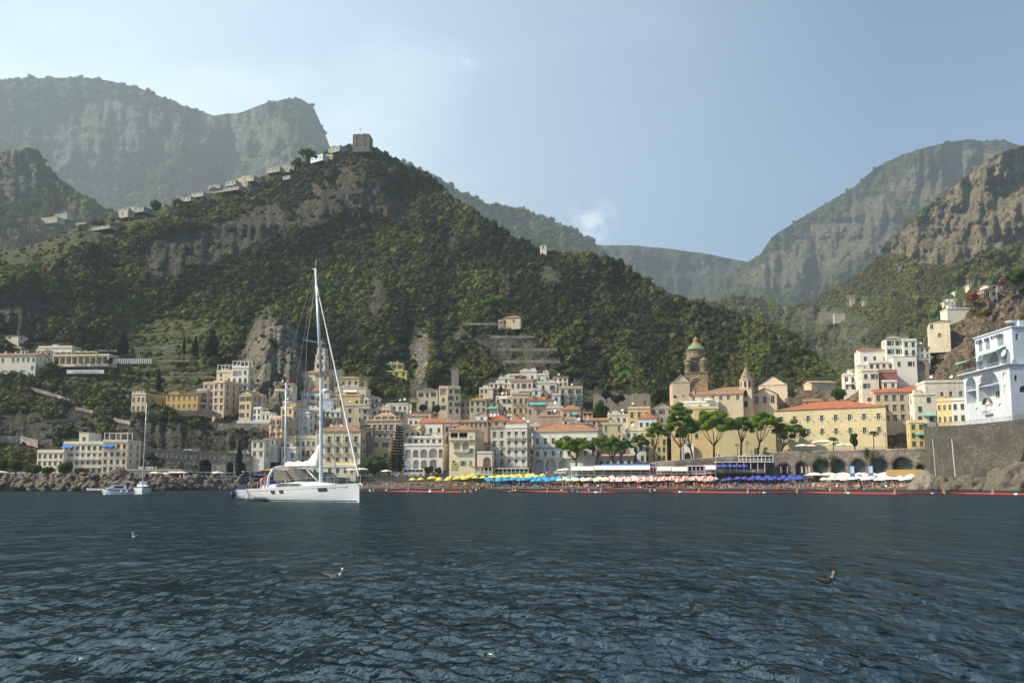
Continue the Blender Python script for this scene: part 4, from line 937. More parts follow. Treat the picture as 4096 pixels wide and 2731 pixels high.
B('white gabled attic poking above the long range',1906,1948,1662,1695,'W',1,1,D=366,yaw=8,roof='gside',rh=10,tile=M['terrab'],sh='n')
B('broad red brown hip roof house at the skyline of the front row',1940,2035,1682,1712,'CR',1,3,D=366,yaw=2,roof='hip',rh=24,tile=M['terrar'],ds=3,sh='n')
B('small twin pitched red roofs left of the white seafront block',2030,2104,1690,1715,'CR',1,2,D=362,yaw=4,roof='hip',rh=16,tile=M['terrar'],sh='g',ds=1)
B('cream upper terrace house with ventilators',2085,2160,1705,1740,'CR',1,4,D=356,yaw=4,sh='n',ds=1,ch=2)
# seafront
ar=B('white seafront house with two tiers of arched loggias',1615,1771,1782,1880,'W',0,0,D=338,yaw=8,arch=[(.23,.38,.52,.84,2.2),(.42,.6,.5,.86,2.2),(.64,.86,.5,.88,2.2),(.89,.995,.5,.86,2.2),(.24,.39,.05,.42,2.2),(.44,.6,.03,.42,2.2),(.66,.84,.03,.44,2.2),(.03,.18,.5,.86,1.2)],dirt=.8,name='arcade_house',found=2)
B('recessed top storey with green shutters over the arched loggias',1628,1771,1752,1782,'W',1,6,D=342,yaw=8,sh='g',surround=True,mixw=False,found=0,long=[(.0,1,.0)],wbal=True,dep=9,door=(0,))
hv=B('cream villa with hip roof, glazed top floor and loggias',1797,1900,1722,1882,'CR',3,3,D=330,yaw=10,roof='hip',rh=26,tile=M['terra'],sh='p',name='villa',cat='villa',arch=[(.18,.44,.48,.72,1.8),(.5,.76,.48,.72,1.8),(.04,.33,.79,.95,.5,'r'),(.38,.7,.79,.95,.5,'r')],skip=(('F',2,0),('F',2,1),('F',1,0),('F',1,1)),dep=17,sc=3,long=[(.0,1,.77),(.15,.46,.47),(.5,.8,.47)],wbal=True,col2='BG',dirt=.35,win='c')  # beige second tone paints the shade of the right face
B('narrow white palace with brown roof right of the hip villa',1963,2022,1712,1870,'W2',4,2,D=335,yaw=10,roof='shed',rh=14,tile=M['terrab'],sh='k',win='t',surround=True,door=(0,1,2,3),bal=(0,1,2),pil=(.03,.5,.97),belts=(.4,.68),dirt=.4)
B('arched white gateway house under the narrow palace',1908,1968,1812,1882,'W2',0,0,D=327,yaw=8,arch=[(.4,.92,.02,.78,3)],par=.6,name='gatehouse',cat='gatehouse',dirt=.6)
B('white balustraded five storey hotel with tall green windows',2022,2108,1712,1878,'W',4,3,D=333,yaw=12,sh='g',win='t',surround=True,door=(0,1,2,3),bal=(0,1,2,3),name='hotel',cat='hotel',col2='BG',belts=(.27,.5,.73),wbal=True,dep=10,sc=2,pil=(.02,.34,.67,.98),vb=(.08,.97),par=1.3,ch=0,blk=[(.1,.9,1.8)],mixw=False,dirt=.4)
hr=B('long white hotel with terracotta hip roof and lettered front',2134,2390,1724,1892,'W',3,8,D=339,yaw=14,sh='n',win='t',surround=True,door=(1,2),roof='hip',rh=30,tile=M['terra'],name='hotel',cat='hotel',col2='CR',belts=(.95,),long=[(-.01,.98,.36),(.02,.4,.63)],wbal=True,skip=((0,'*'),),dep=14,sc=3,arch=[(.02,.16,.05,.33,2.5),(.19,.37,.05,.33,2.5),(.4,.52,.05,.33,2.5)],dirt=.25,pil=(.005,.26,.995),corn=.5)  # cream second tone paints the shaded right side of the white walls
W_,H_,d_=dims(hr)
text('HOTEL RESIDENCE',.95,M['grey'],hr,(W_*.02,-.06,H_*.575),width=W_*.3,ext=.03)
text('MAR.  CALA',.5,M['grey'],ar,(W_*.0+1,-.06,H_*.45),width=2.5) if False else None
B('white wing with dark green shutters at foot of the hotel',2392,2530,1822,1880,'W2',1,5,D=333,yaw=10,sh='g',ww=1.8,mixw=False,name='wing',par=.4,aw=[(.0,1,1.02,.25,.8,M['terrar'])],dep=9)
B('cream block with two tall windows behind the pines',2412,2490,1698,1775,'PY',2,3,D=345,yaw=6,sh='k',ww=1.0,wh=2.6,skip=(('F',1,1),),col2='CR',dirt=.3,mixw=False)
B('whitewashed block with terrace between the pines',2502,2580,1722,1800,'W2',2,3,D=345,yaw=8,sh='k',dirt=.6,ds=1)
B('white house with hanging awnings under the pines',2527,2584,1776,1852,'W',2,2,D=335,yaw=8,sh='g',dirt=.4,door=(0,),bal=(0,),ds=2)
B('beige town house with stacked windows beside the pine trunk',2578,2668,1715,1855,'YC',4,4,D=340,yaw=8,sh='g',win='c',dirt=.5,door=(2,))
B('pale yellow house with air conditioners and green windows',2513,2602,1634,1716,'YC',2,3,D=362,yaw=8,sh='g',dirt=.7,surround=True,win='t',door=(1,),ds=1)
B('white balustraded terrace left of the pale yellow house',2430,2512,1660,1700,'W2',1,3,D=366,yaw=8,sh='n',merl=True,par=.4,ds=1,ww=1.4)
B('bluish white house with big red hip roof and laundry',2553,2626,1674,1722,'BW',1,3,D=350,yaw=14,roof='hip',rh=25,tile=M['terrar'],sh='g',col2='YC',dep=13,sc=2,mixw=False)
B('grey gabled ruinous house with green windows',2604,2692,1632,1700,'GY',2,3,D=362,yaw=8,roof='gside',rh=24,tile=M['terrar'],sh='g',dirt=1)
B('stone fort with small sentry turret above the pines',2531,2602,1576,1635,'ST',1,2,D=385,yaw=6,name='fort',cat='fort',sh='n',trim=False,roof='none',skip=(('F',0,0),),dirt=1)
B('long old stone wall joining the fort to the slope',2372,2532,1580,1602,'ST',0,0,D=392,yaw=6,name='stone_wall',cat='wall',trim=False,roof='none',dep=3,dirt=1)

# fillers: small houses wedged into the remaining gaps of the stacked town
rf_=random.Random(21); RECTS=list(EXC); nf_=0
KN=[('CR','flat',None,'small cream flat roofed house wedged into the stacked town','cream infill houses'),('W','flat',None,'small white flat roofed house wedged into the stacked town','white infill houses'),('YC','hip','terra','small yellow house with tiled roof wedged into the stacked town','yellow infill houses'),('PK','shed','terrab','small peach house with sloping tiled roof wedged into the stacked town','peach infill houses'),('W2','gable','terra','small off-white gabled house wedged into the stacked town','off-white infill houses')]
for tr_ in range(4000):
    if nf_>=62: break
    x0_=rf_.uniform(1090,3320); w_=rf_.uniform(34,66); h_=rf_.uniform(24,46); yb_=rf_.uniform(1530,1745); y0_=yb_-h_
    if float(townf(x0_+w_/2,y0_-6))<.5: continue
    if not (x0_<2560 or yb_<1600): continue
    ov=0
    for i_ in range(5):
        for j_ in range(4):
            qx=x0_+w_*(i_+.5)/5; qy=y0_+h_*(j_+.5)/4
            if any(a_+12<qx<b_-12 and c_+25<qy<d_-8 for a_,b_,c_,d_ in RECTS): ov+=1
    if ov>9: continue
    k_=KN[nf_%5]; nf_+=1
    B(k_[3],x0_,x0_+w_,y0_,yb_,k_[0],1 if h_<30 else 2,2 if w_<48 else 3,yaw=rf_.uniform(0,12),D=float(Dt(x0_+w_/2,yb_))+1.5,roof=k_[1],tile=M[k_[2]] if k_[2] else None,rh=rf_.uniform(5,9),group=k_[4],dirt=.8,sh=rf_.choice('gkr'),ds=rf_.choice((0,0,1)),found=8,win='c')
    RECTS.append((x0_-12,x0_+w_+12,y0_-25,yb_+8))
# ================= cathedral group and monastery hotel
MAJ=stone('majolica_stone',(.3,.24,.15),2.2,.7)
def bell_tower():
    D=360; t=thing('bell_tower','tall stone bell tower with green tiled dome and corner turrets','bell tower',P(2787,1552,D),R(-14))
    k=D/F; z0=0; px=lambda n:n*k
    hb=(1552-1497)*k; w=44*k
    b=MB(); fr=frame_of(2*w,2*w)
    for fk in 'FRLB':
        Wf,pl,_=fr[fk]; q=lambda s,d,z,pl=pl:(pl(s,d,z)[0]-w,pl(s,d,z)[1]-w,z)
        facade(b,Wf,hb,[(Wf*.3,Wf*.7,hb*.02,hb*.66,True,.8)],q)
        b.quad(q(0,0,-12),q(Wf,0,-12),q(Wf,0,0),q(0,0,0))
    b.box(-w-.3,w+.3,-w-.3,w+.3,hb+.003,hb+.5)
    b.build('base',stone('tower_stone',(.36,.26,.17),.9,.25),t)
    # belfry
    h2=(1497-1440)*k; w2=26*k; b=MB(); fr=frame_of(2*w2,2*w2)
    for fk in 'FRLB':
        Wf,pl,_=fr[fk]; q=lambda s,d,z,pl=pl:(pl(s,d,z)[0]-w2,pl(s,d,z)[1]-w2,z)
        facade(b,Wf,hb+h2+1.5,[(Wf*.32,Wf*.68,hb+1.2,hb+h2*.82,True,.9)],q,0,z0=hb+.5)
    b.box(-w2-.25,w2+.25,-w2-.25,w2+.25,hb+h2+1.5,hb+h2+2.0)
    bf=b.build('belfry',MAJ,t)
    for sx in(-1,1):
        for sy in(-1,1):
            c=(sx*w*.68,sy*w*.68,0); r=1.75; b=MB()
            b.lathe([(r,hb+.5),(r,hb+1.6),(r+.15,hb+1.65),(r+.15,hb+1.9),(r*.93,hb+1.95),(r*.93,hb+h2*.62),(r+.15,hb+h2*.64),(r+.15,hb+h2*.7),(r*.95,hb+h2*.72),(r*.95,hb+h2*.86),(r+.2,hb+h2*.88),(r+.2,hb+h2*.93),(r*.8,hb+h2*1.0),(.1,hb+h2*1.14)],12,0,c)
            tu=b.build('corner_turret',MAJ,t)
            b=MB()
            for i in range(8):
                a=PI/4*i+.39; x=c[0]+(r*.93+.03)*math.cos(a); y=c[1]+(r*.93+.03)*math.sin(a)
                dx,dy=-math.sin(a)*.3,math.cos(a)*.3
                b.quad((x-dx,y-dy,hb+2.3),(x+dx,y+dy,hb+2.3),(x+dx,y+dy,hb+h2*.56),(x-dx,y-dy,hb+h2*.56))
            b.build('arched_slit',M['glass'],tu)
    zt=hb+h2+2.0; r=39*k; b=MB()
    h3=(1440-1398)*k-2
    b.lathe([(r*.96,zt-1.2),(r*.96,zt+h3*.35),(r,zt+h3*.37),(r,zt+h3*.45),(r*.96,zt+h3*.47),(r*.96,zt+h3*.72),(r*1.02,zt+h3*.75),(r*1.02,zt+h3*.86),(r*1.08,zt+h3*.9),(r*1.08,zt+h3)],24)
    dr=b.build('drum',MAJ,t)
    for i in range(12):
        b=MB(); a=2*PI*i/12+.13; rr=r*.96+.03; zz=zt+h3*.16
        pts=[(rr*math.cos(a+.09*math.cos(u)),rr*math.sin(a+.09*math.cos(u)),zz+.55*math.sin(u)) for u in [2*PI*j/10 for j in range(10)]]
        b.poly(pts,0)
        b.poly([(x*1.006,y*1.006,zz+(z-zz)*.5) for x,y,z in [(rr*math.cos(a+.045*math.cos(u)),rr*math.sin(a+.045*math.cos(u)),zz+.55*math.sin(u)) for u in [2*PI*j/10 for j in range(10)]]],1)
        b.build('rosette',[flat('rosette_tile',(.5,.42,.25),.6),M['glass']],dr)
    zt+=h3; hd=(1398-1369)*k; b=MB()
    pr=[(r*1.12,zt)]+[(1.2+(r*.98-1.2)*(1-q**1.2),zt+.15+hd*q) for q in np.linspace(0,1,10)]
    b.lathe(pr,24)
    m,tt,bb=newmat('green_majolica',.35)
    g=N(tt,'ShaderNodeNewGeometry'); wv=N(tt,'ShaderNodeTexWave'); wv.bands_direction='Z'; wv.inputs['Scale'].default_value=.45; L(tt,g.outputs['Position'],wv.inputs[0])
    nn=noise(tt,g.outputs['Position'],2.5,4)
    L(tt,mix(tt,ramp(tt,wv.outputs['Fac'],[(.55,0),(.75,1)]),mix(tt,nn,(.03,.12,.06),(.1,.24,.12)),(.35,.34,.15)),bb.inputs['Base Color'])
    b.build('dome',m,t,True)
    zt+=hd*.97; b=MB(); hl=(1369-1345)*k
    b.lathe([(1.5,zt-.3),(1.5,zt+.3),(1.05,zt+.35),(1.05,zt+hl*.6),(1.35,zt+hl*.63),(1.35,zt+hl*.72),(.7,zt+hl*.9),(.25,zt+hl*.95),(.35,zt+hl*1.05),(.1,zt+hl*1.2),(.0,zt+hl*1.3)],10)
    b.build('lantern',flat('lantern_brick',(.4,.22,.1),.8),t)
    return t
bell_tower()
def slim_tower():
    D=408; k=D/F; t=thing('bell_tower','slender tiered bell tower of the village church','bell tower',P(1287,1480,D),R(-8))
    z=-4
    for w,h,nm in((22*k,26*k+4,'lower_tier'),(20*k,30*k,'middle_tier'),(16*k,24*k,'upper_tier')):
        b=MB(); fr=frame_of(2*w,2*w); H=z+h
        for fk in 'FRLB':
            Wf,pl,_=fr[fk]; q=lambda s,d,zz,pl=pl,w=w:(pl(s,d,zz)[0]-w,pl(s,d,zz)[1]-w,zz)
            facade(b,Wf,H,[(Wf*.2,Wf*.42,H-h*.6 if nm!='lower_tier' else H-2.6,H-.6,True,.5,1),(Wf*.58,Wf*.8,H-h*.6 if nm!='lower_tier' else H-2.6,H-.6,True,.5,1)],q,0,z0=z,back=1)
        b.box(-w-.2,w+.2,-w-.2,w+.2,H+.002,H+.3); b.build(nm,[pm('CR',.8),M['glass']],t); z=H+.3
    b=MB(); r=15*k; b.lathe([(r,z),(r*1.05,z+.8),(r*1.08,z+1.8),(r*.95,z+2.8),(r*.5,z+3.7),(.25,z+4.6),(.05,z+6.4)],12); b.build('onion_cap',M['stone'],t,True)
slim_tower()
def spire_tower():
    D=350; k=D/F; t=thing('bell_tower','square stone bell tower with octagonal belfry and pyramid spire','bell tower',P(2990,1690,D),R(-26))
    zz=lambda y:P(2990,y,D).z-P(2990,1690,D).z
    mt=pm('BG',.5); z=-6
    for w,y1,nm in((25*k,1640,'lower_stage'),(25*k,1601,'middle_stage'),(24*k,1558,'upper_stage')):
        b=MB(); fr=frame_of(2*w,2*w); H=zz(y1); 
        for fk in 'FRLB':
            Wf,pl,_=fr[fk]; q=lambda s,d,q_,pl=pl,w=w:(pl(s,d,q_)[0]-w,pl(s,d,q_)[1]-w,q_)
            hh=min(3.4,(H-z)*.7)
            facade(b,Wf,H,[] if nm=='lower_stage' else [(Wf*.36,Wf*.64,H-hh-.4,H-.5,True,.6,1)],q,0,z0=z,back=1)
        b.box(-w-.15,w+.15,-w-.15,w+.15,H+.002,H+.25); b.build(nm,[mt,M['glass']],t); z=H+.25
    H=zz(1522); b=MB(); r=26*k*1.02; n=8; a0=PI/8
    for i in range(n):
        a=a0+2*PI*i/n; c=a0+2*PI*(i+1)/n; p=Vector((r*math.cos(a),r*math.sin(a),0)); q_=Vector((r*math.cos(c),r*math.sin(c),0)); u=(q_-p); Wf=u.length; u.normalize(); nn=Vector((u.y,-u.x,0))
        facade(b,Wf,H,[(Wf*.28,Wf*.72,z+.5,H-.5,True,.5,1)],lambda s,d,zq,p=p,u=u,nn=nn:tuple(p+u*s-nn*d)[:2]+(zq,),0,z0=z,back=1)
    b.lathe([(r,H),(r+.3,H+.05),(r+.3,H+.35),(r*.93,H+.36)],8,0,a0=a0,a1=a0+2*PI); b.build('belfry',[mt,M['glass']],t)
    b=MB(); b.lathe([(r*.92,H+.37),(.12,zz(1465))],8,0,a0=a0,a1=a0+2*PI); b.lathe([(.3,zz(1462)),(.45,zz(1459)),(.3,zz(1456)),(0,zz(1454))],8); b.build('spire',stone('spire_stone',(.4,.31,.22),1.5,.2),t)
spire_tower()
B('cathedral transept with gabled front and cross on top',2690,2760,1528,1592,'BG',0,0,D=356,yaw=6,roof='gside',rh=36,tile=M['terrab'],col2='SA',name='cathedral_transept',cat='church',dep=14,found=8)
B('long cathedral nave roofed in red brown tiles',2760,2972,1580,1612,'BG',1,6,D=352,yaw=20,roof='gable',rh=38,tile=M['terrab'],name='cathedral_nave',cat='church',sh='n',dep=18,ch=0,found=8)
B('white terrace house with planters in front of the cathedral',2728,2875,1612,1650,'W',1,3,D=350,yaw=16,sh='g',dep=8,par=.9,blk=[(.4,.75,2.4)],aw=[(.6,.85,1.5,.4,1.8,M['awnw'])],skip=(('F',0,0),),mixw=False)
B('basilica front with three arched windows under a low gable',3012,3108,1578,1668,'BG',1,3,D=352,yaw=22,roof='gside',rh=26,tile=M['terrab'],name='basilica',cat='church',sh='n',archrow=(0,),wh=4.5,ww=1.7,dep=34,sc=8,found=8,col2='OC',vb=(.45,1.0),mixw=False)
B('tall gabled church hall rising behind the basilica',3035,3150,1540,1620,'CR',0,0,D=372,yaw=20,roof='gside',rh=38,tile=M['terral'],name='church_hall',cat='church',dep=44,found=8,col2='YC')
B('blocky stone and tile house behind the monastery roof',3247,3345,1532,1598,'BG',1,3,D=372,yaw=-6,roof='gable',rh=12,tile=M['terral'],dirt=.9,sh='k',found=6)
B('ruined grey gable left of the tiled house',3180,3250,1566,1612,'GY',0,0,D=380,yaw=0,roof='gside',rh=18,tile=M['terrab'],dirt=1,sh='n',found=6)
B('small red brown lean-to roofs at the basilica end',3215,3285,1606,1630,'BG',1,2,D=352,yaw=20,roof='shed',rh=14,tile=M['terra'],sh='n')
mo=B('long cream monastery hotel with red tiled roof and lanterns',3100,3546,1636,1812,'PY',2,8,D=327,yaw=27,roof='hip',rh=42,tile=M['terrar'],name='monastery_hotel',cat='hotel',col2='AM',dep=30,sc=3,ww=1.2,wh=2.1,sh='g',vb=(.34,.96),surround=True,win='t',tcol='YC',mixw=False,found=4,corn=.3,dirt=.35)
W_,H_,d_=dims(mo)
b=MB()
for r in range(2):
    for c in range(8):
        x=(c+.5)*W_/8; z=.34*H_+.31*H_*r+1.0
        for s in(-1.1,1.1):
            b.tube((x+s,-.02,z+.9),(x+s,-.8,z+1.1),.04); b.lathe([(.05,0),(.18,.1),(.2,.4),(.05,.55)],6,0,(x+s,-.85,z+.95))
b.build('wall_lanterns',M['iron'],mo)
B('tall plain yellow convent wall block behind the tall pines',2684,2876,1636,1850,'YC',1,3,D=336,yaw=14,name='convent_block',cat='convent',dep=24,sh='g',vb=(.35,.75),skip=(('F',0,0),('F',0,2)),dirt=.4,found=3,par=1.0,merl=False,tcol='BG',col2='OC')
B('pale plain monastery wall stretching behind the pines',2874,3104,1706,1832,'PY',1,4,D=331,yaw=15,name='convent_wall',cat='convent',dep=20,sh='g',found=3,skip=(('F',0,0),('F',0,1),('F',0,3)),ww=2,wh=4,vb=(.1,.9),par=.3,dirt=.35,arch=[(.62,.7,.02,.32,.6),(.78,.86,.02,.34,.6)],blk=[(.1,.45,3.0)])
# baroque portal
pt=thing('stone_portal','white carved baroque doorway in the yellow convent wall','doorway',P(2751,1846,333.6),-R(14)); b=MB()
facade(b,5.0,6.6,[(1.2,3.8,0,3.9,True,.5,1)],lambda s,d,z:(s-2.5,d-.6,z),0,back=1); b.prism([(-2.9,6.6),(2.9,6.6),(2.2,7.4),(.9,7.9),(0,8.6),(-.9,7.9),(-2.2,7.4)],-.7,.0)
for x in(-2.3,2.3): b.box(x-.35,x+.35,-.85,-.605,0,6.2)
b.build('portal',[M['white'],M['glass']],pt)
# ================= right hill
rk=dict(hill='r')
B('stepped pink and white terrace house on the left of the bluff',3376,3452,1500,1566,'W',2,3,yaw=14,sh='n',blk=[(.3,.8,2.4)],aw=[(.55,.8,.9,.9,1.2,M['awnw']),(.1,.35,.6,.9,1.2,M['awnw'])],dirt=.4,door=(1,),found=5,**rk)
B('small white top terrace of the pink and white house',3432,3475,1462,1500,'W',1,1,yaw=14,D=333,sh='n',**rk)
B('tall weathered off-white house over a stone arch',3449,3516,1484,1606,'W2',3,2,yaw=10,D=322,sh='g',dirt=.9,arch=[(.25,.55,.0,.14,1.5)],mixw=False,skip=(('F',0,0),('F',1,1)),**rk)
B('white house with orange roof at upper left of the white cluster',3440,3556,1402,1462,'W',1,3,yaw=8,D=338,roof='gable',rh=12,tile=M['terrar'],sh='n',dirt=.25,**rk)
B('white balcony storey with dark red shades',3474,3574,1452,1486,'W',1,4,yaw=8,D=331,sh='r',ww=2.2,mixw=False,par=.9,dirt=.4,**rk)
B('large white house with small hip roof on the bluff',3545,3612,1355,1428,'W',2,2,yaw=8,D=334,roof='hip',rh=15,tile=M['terral'],sh='g',mixw=False,dirt=.2,ww=1.3,wh=2,belts=(.5,),**rk)
B('right half of the large white house with flat roof and tank',3612,3668,1364,1428,'W',2,2,yaw=8,D=332,sh='g',mixw=False,dirt=.2,blk=[(.1,.5,1.5)],door=(0,),bal=(0,),**rk)
B('tall plain white lower block with two small windows',3574,3668,1428,1505,'W',1,2,yaw=8,D=328,sh='r',vb=(.35,.95),dirt=.2,trim=False,mixw=False,par=.05,found=8,**rk)
B('red painted house with green door under the white block',3513,3590,1488,1548,'RD',1,3,yaw=8,D=324,sh='g',skip=(('F',0,0),),door=(0,),bal=(0,),mixw=False,wbal=True,ww=1.5,**rk)
B('white balcony base beneath the red house',3528,3588,1528,1560,'W2',1,2,yaw=8,D=321,sh='n',dirt=.5,**rk)
B('grey white cluster with orange awning right of the white house',3660,3720,1390,1440,'W2',2,3,yaw=8,D=332,sh='k',dirt=.8,roof='shed',rh=8,tile=M['terra'],ds=2,**rk)
B('old stone vaulted house under the grey white cluster',3664,3716,1440,1500,'ST',1,1,yaw=8,D=328,sh='n',arch=[(.1,.7,.3,.9,1.2)],dirt=1,**rk)
B('cream clifftop house with curved roof and bright left side',3716,3800,1290,1356,'CR',2,3,yaw=24,D=338,sh='n',col2='W2',dirt=.7,skip=(('F',0,0),('F',0,2)),dep=10,roof='gside',rh=8,tile=M['terrab'],arch=[(.4,.6,.05,.35,1)],**rk)
B('large plain whitewashed block below the terraces of the bluff',3790,3880,1236,1290,'W2',0,0,yaw=4,D=348,dirt=.4,par=.3,**rk)
B('ruined stone tower on the top edge of the bluff',3936,3992,1158,1216,'ST',1,2,yaw=0,D=342,sh='n',name='ruined_tower',cat='tower',trim=False,roof='none',ww=2,wh=3.5,dirt=1,**rk)
B('low house with pink roof behind the bluff top',3950,3994,1140,1154,'W2',0,0,yaw=0,D=352,roof='gable',rh=5,tile=M['terrar'],**rk)
B('long brownish house with orange tile roof behind the monastery',3500,3690,1570,1700,'BG',3,6,yaw=10,D=318,roof='gable',rh=27,tile=M['terrar'],sh='k',surround=True,win='t',tcol='BG',dirt=.7,dep=12,ww=1.5,wh=2.4,found=4,mixw=False,**rk)
B('peeling white house with green blind and awning',3658,3744,1580,1700,'W2',3,2,yaw=10,D=304,sh='g',dirt=1,ww=1.5,wh=2.1,aw=[(.35,1.0,.36,.5,1.0,M['awng'])],ds=2,**rk)
B('yellow narrow house by the road below the peeling one',3640,3702,1690,1800,'AM',3,2,yaw=16,D=292,sh='g',dirt=.6,aw=[(.3,.95,.62,.4,1.0,M['awng'])],**rk)
B('yellow house with tall pilastered chimney stacks',3748,3812,1604,1705,'YC',2,3,yaw=30,D=286,sh='n',dirt=.7,archrow=(0,1),ch=3,dep=9,col2='W',**rk)
B('bright white house with one green window by the railing',3808,3866,1602,1700,'W',2,2,yaw=30,D=276,sh='g',dirt=.3,dep=9,col2='W2',**rk)
B('pale upper terrace behind the chimney stacks',3700,3868,1530,1610,'W2',1,4,yaw=10,D=312,sh='n',dirt=.8,ds=3,par=.8,**rk)
# railing house of the valley, far
B('lone grey farmhouse among far terraces',3338,3382,1254,1286,'GY',2,3,D=Ds(s7,3360,1290)-3,yaw=10,sh='n',par=.3,found=3,dirt=.7)
for i,(x0,x1,y0,y1,l) in enumerate([(3775,3848,1208,1222,'longest white villa on the far slope with six dark openings'),(3790,3850,1196,1207,'upper storey row behind the longest far villa'),(3818,3868,1166,1184,'terraced grey houses above the far white villa'),(3875,3922,1140,1154,'cream house highest on the far right slope')]):
    B(l,x0,x1,y0,y1,'W2' if i!=3 else 'CR',1,5,D=Ds(s7,x0,y1)-3,yaw=6,sh='n',par=.3,found=8,dirt=.6)
B('tiny stone hut on the far terraces left',3404,3420,1200,1216,'GY',1,1,D=Ds(s7,3412,1220)-3,sh='n',found=3)
B('second tiny stone hut on the far terraces right',3452,3464,1206,1218,'GY',1,1,D=Ds(s7,3458,1222)-3,sh='n',found=3)
b=MB()
# ================= big white hotel on the bastion
Dh=262
hz=lambda y,D:P(3900,y,D).z
A=P(3860,1668,268); 
def riviera():
    # three facets: sunny left front, and camera-right side
    pL=Vector((rat(3862,1668)*266,266,0)); pC=Vector((rat(4050,1660)*241,241,0)); zb=P(3900,1672,262).z
    u=(pC-pL); W=u.length; ang=math.atan2(u.y,u.x)
    t=thing('white_hotel','big bluish white hotel with arches standing on the stone bastion','hotel',(pL.x,pL.y,zb),ang)
    zf=lambda y,D=250:P(4000,y,D).z-zb
    H1=P(4050,1458,241).z-zb; H2=P(4030,1312,244).z-zb; DEP=22
    mw=plaster((.53,.58,.65),.8); mws=plaster((.5,.55,.62),.3)  # slightly darker copy puts the right face's shade into the plaster
    b=MB()
    ops=[(W*.05,W*.28,H1*.34,H1*.93,True,3.2),(W*.33,W*.78,H1*.34,H1*.97,True,3.6),(W*.86,W*.92,H1*.42,H1*.6,True,.3,1),(W*.86,W*.915,H1*.72,H1*.86,True,.3,1),(W*.24,W*.3,H1*.14,H1*.22,True,.3,1),(W*.46,W*.62,H1*.02,H1*.24,False,.35,1),(W*.74,W*.8,H1*.15,H1*.23,True,.3,1)]
    facade(b,W,H1,ops,lambda s,d,z:(s,d,z),0)
    b.quad((0,0,-4),(W,0,-4),(W,0,0),(0,0,0))
    fr=frame_of(W,DEP)
    Wf,pl,_=fr['R']
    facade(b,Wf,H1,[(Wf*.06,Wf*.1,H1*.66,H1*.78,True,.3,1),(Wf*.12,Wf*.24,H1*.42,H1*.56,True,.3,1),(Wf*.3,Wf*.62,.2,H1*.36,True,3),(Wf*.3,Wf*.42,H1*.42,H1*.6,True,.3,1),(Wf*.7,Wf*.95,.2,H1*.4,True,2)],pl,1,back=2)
    b.quad(pl(0,0,-4),pl(Wf,0,-4),pl(Wf,0,0),pl(0,0,0),1)
    Wf,pl,_=fr['L']; facade(b,Wf,H1,[],pl,0)
    b.quad((0,DEP,H1),(W,DEP,H1),(W,DEP,0),(0,DEP,0))
    b.build('wall',[mw,mws,M['glass']],t)
    b=MB(); b.box(W*.33+.02,W*.78-.02,.2,3.5,H1*.66,H1*.68); b.box(W*.05+.02,W*.28-.02,.2,3.1,H1*.62,H1*.64); b.build('loggia_floor',mw,t)
    for s,w in((.3,2.2),(.62,1.6)):
        ob('window',window_mesh(w,2.2,'c','n',.03),t,(W*(.33+.45*s),3.45,H1*.4))
    # terrace slab with parapet rail
    b=MB(); b.box(-1.2,W+.4,-1.4,DEP,H1+.003,H1+.35); b.build('terrace',mw,t)
    b=MB(); n=52
    for i in range(n+1): b.box(-1.1+(W+1.3)*i/n-.03,-1.1+(W+1.3)*i/n+.03,-1.33,-1.27,H1+.353,H1+1.35)
    b.box(-1.1,W+.3,-1.35,-1.25,H1+1.353,H1+1.43); b.build('railing',M['metal'],t)
    # top block, set back
    y0=2.6; Wt0,Wt1=W*.14,W*.93; Ht=H2; b=MB(); Wt=Wt1-Wt0
    q=lambda s,d,z:(Wt0+s,y0+d,z)
    hm=(H1+Ht)/2
    ops=[(Wt*.06,Wt*.2,H1+.4,hm*1.0,True,.5,1),(Wt*.28,Wt*.62,H1+.4,hm*1.0+.2,True,1.2,1),(Wt*.7,Wt*.92,H1+.4,hm*1.0-.2,True,.6,1),
         (Wt*.1,Wt*.2,hm+1.2,hm+4.8,True,.4,1),(Wt*.3,Wt*.41,hm+1.2,hm+4.8,True,.4,1),(Wt*.62,Wt*.78,hm+1.2,hm+4.9,True,.4,1)]
    ops=[o for o in ops]
    facade(b,Wt,Ht,ops,q,0,z0=H1+.35,back=2)
    fR=lambda s,d,z:(Wt1-d,y0+s,z)
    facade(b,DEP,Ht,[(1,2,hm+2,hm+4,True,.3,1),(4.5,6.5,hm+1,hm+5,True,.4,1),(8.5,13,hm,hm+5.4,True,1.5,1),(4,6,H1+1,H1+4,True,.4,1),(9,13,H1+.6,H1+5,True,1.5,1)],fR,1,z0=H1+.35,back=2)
    fL=lambda s,d,z:(Wt0+d,y0+DEP-s,z); facade(b,DEP,Ht,[],fL,0,z0=H1+.35)
    b.box(Wt0-.4,Wt1+.4,y0-.4,y0+DEP,Ht+.003,Ht+.4,0); b.build('upper_storeys',[mw,mws,flat('grey_blue_glass',(.2,.24,.27),.3)],t)
    b=MB()
    for i in range(30): b.box(Wt0+Wt*i/30,Wt0+Wt*i/30+.05,y0,y0+.05,Ht+.403,Ht+1.3)
    b.box(Wt0,Wt1,y0,y0+.06,Ht+1.303,Ht+1.36); b.build('roof_railing',M['iron'],t)
    b=MB(); b.box(Wt1-3,Wt1-.8,y0+3,y0+6,Ht+.403,Ht+2.4); b.box(Wt1-5,Wt1+1,y0+8,y0+16,Ht+.41,Ht+3.2); b.lathe([(0,0),(1.6,.1),(1.7,.5),(0,.8)],12,0,(Wt1-3.4,y0+2,Ht+2.1)); b.build('penthouse',mw,t)
    b=MB(); b.prism([(Wt1-6,Ht+3.25),(Wt1+2,Ht+3.25),(Wt1-1,Ht+5)],y0+7.5,y0+17); b.build('attic_roof',M['terrab'],t)
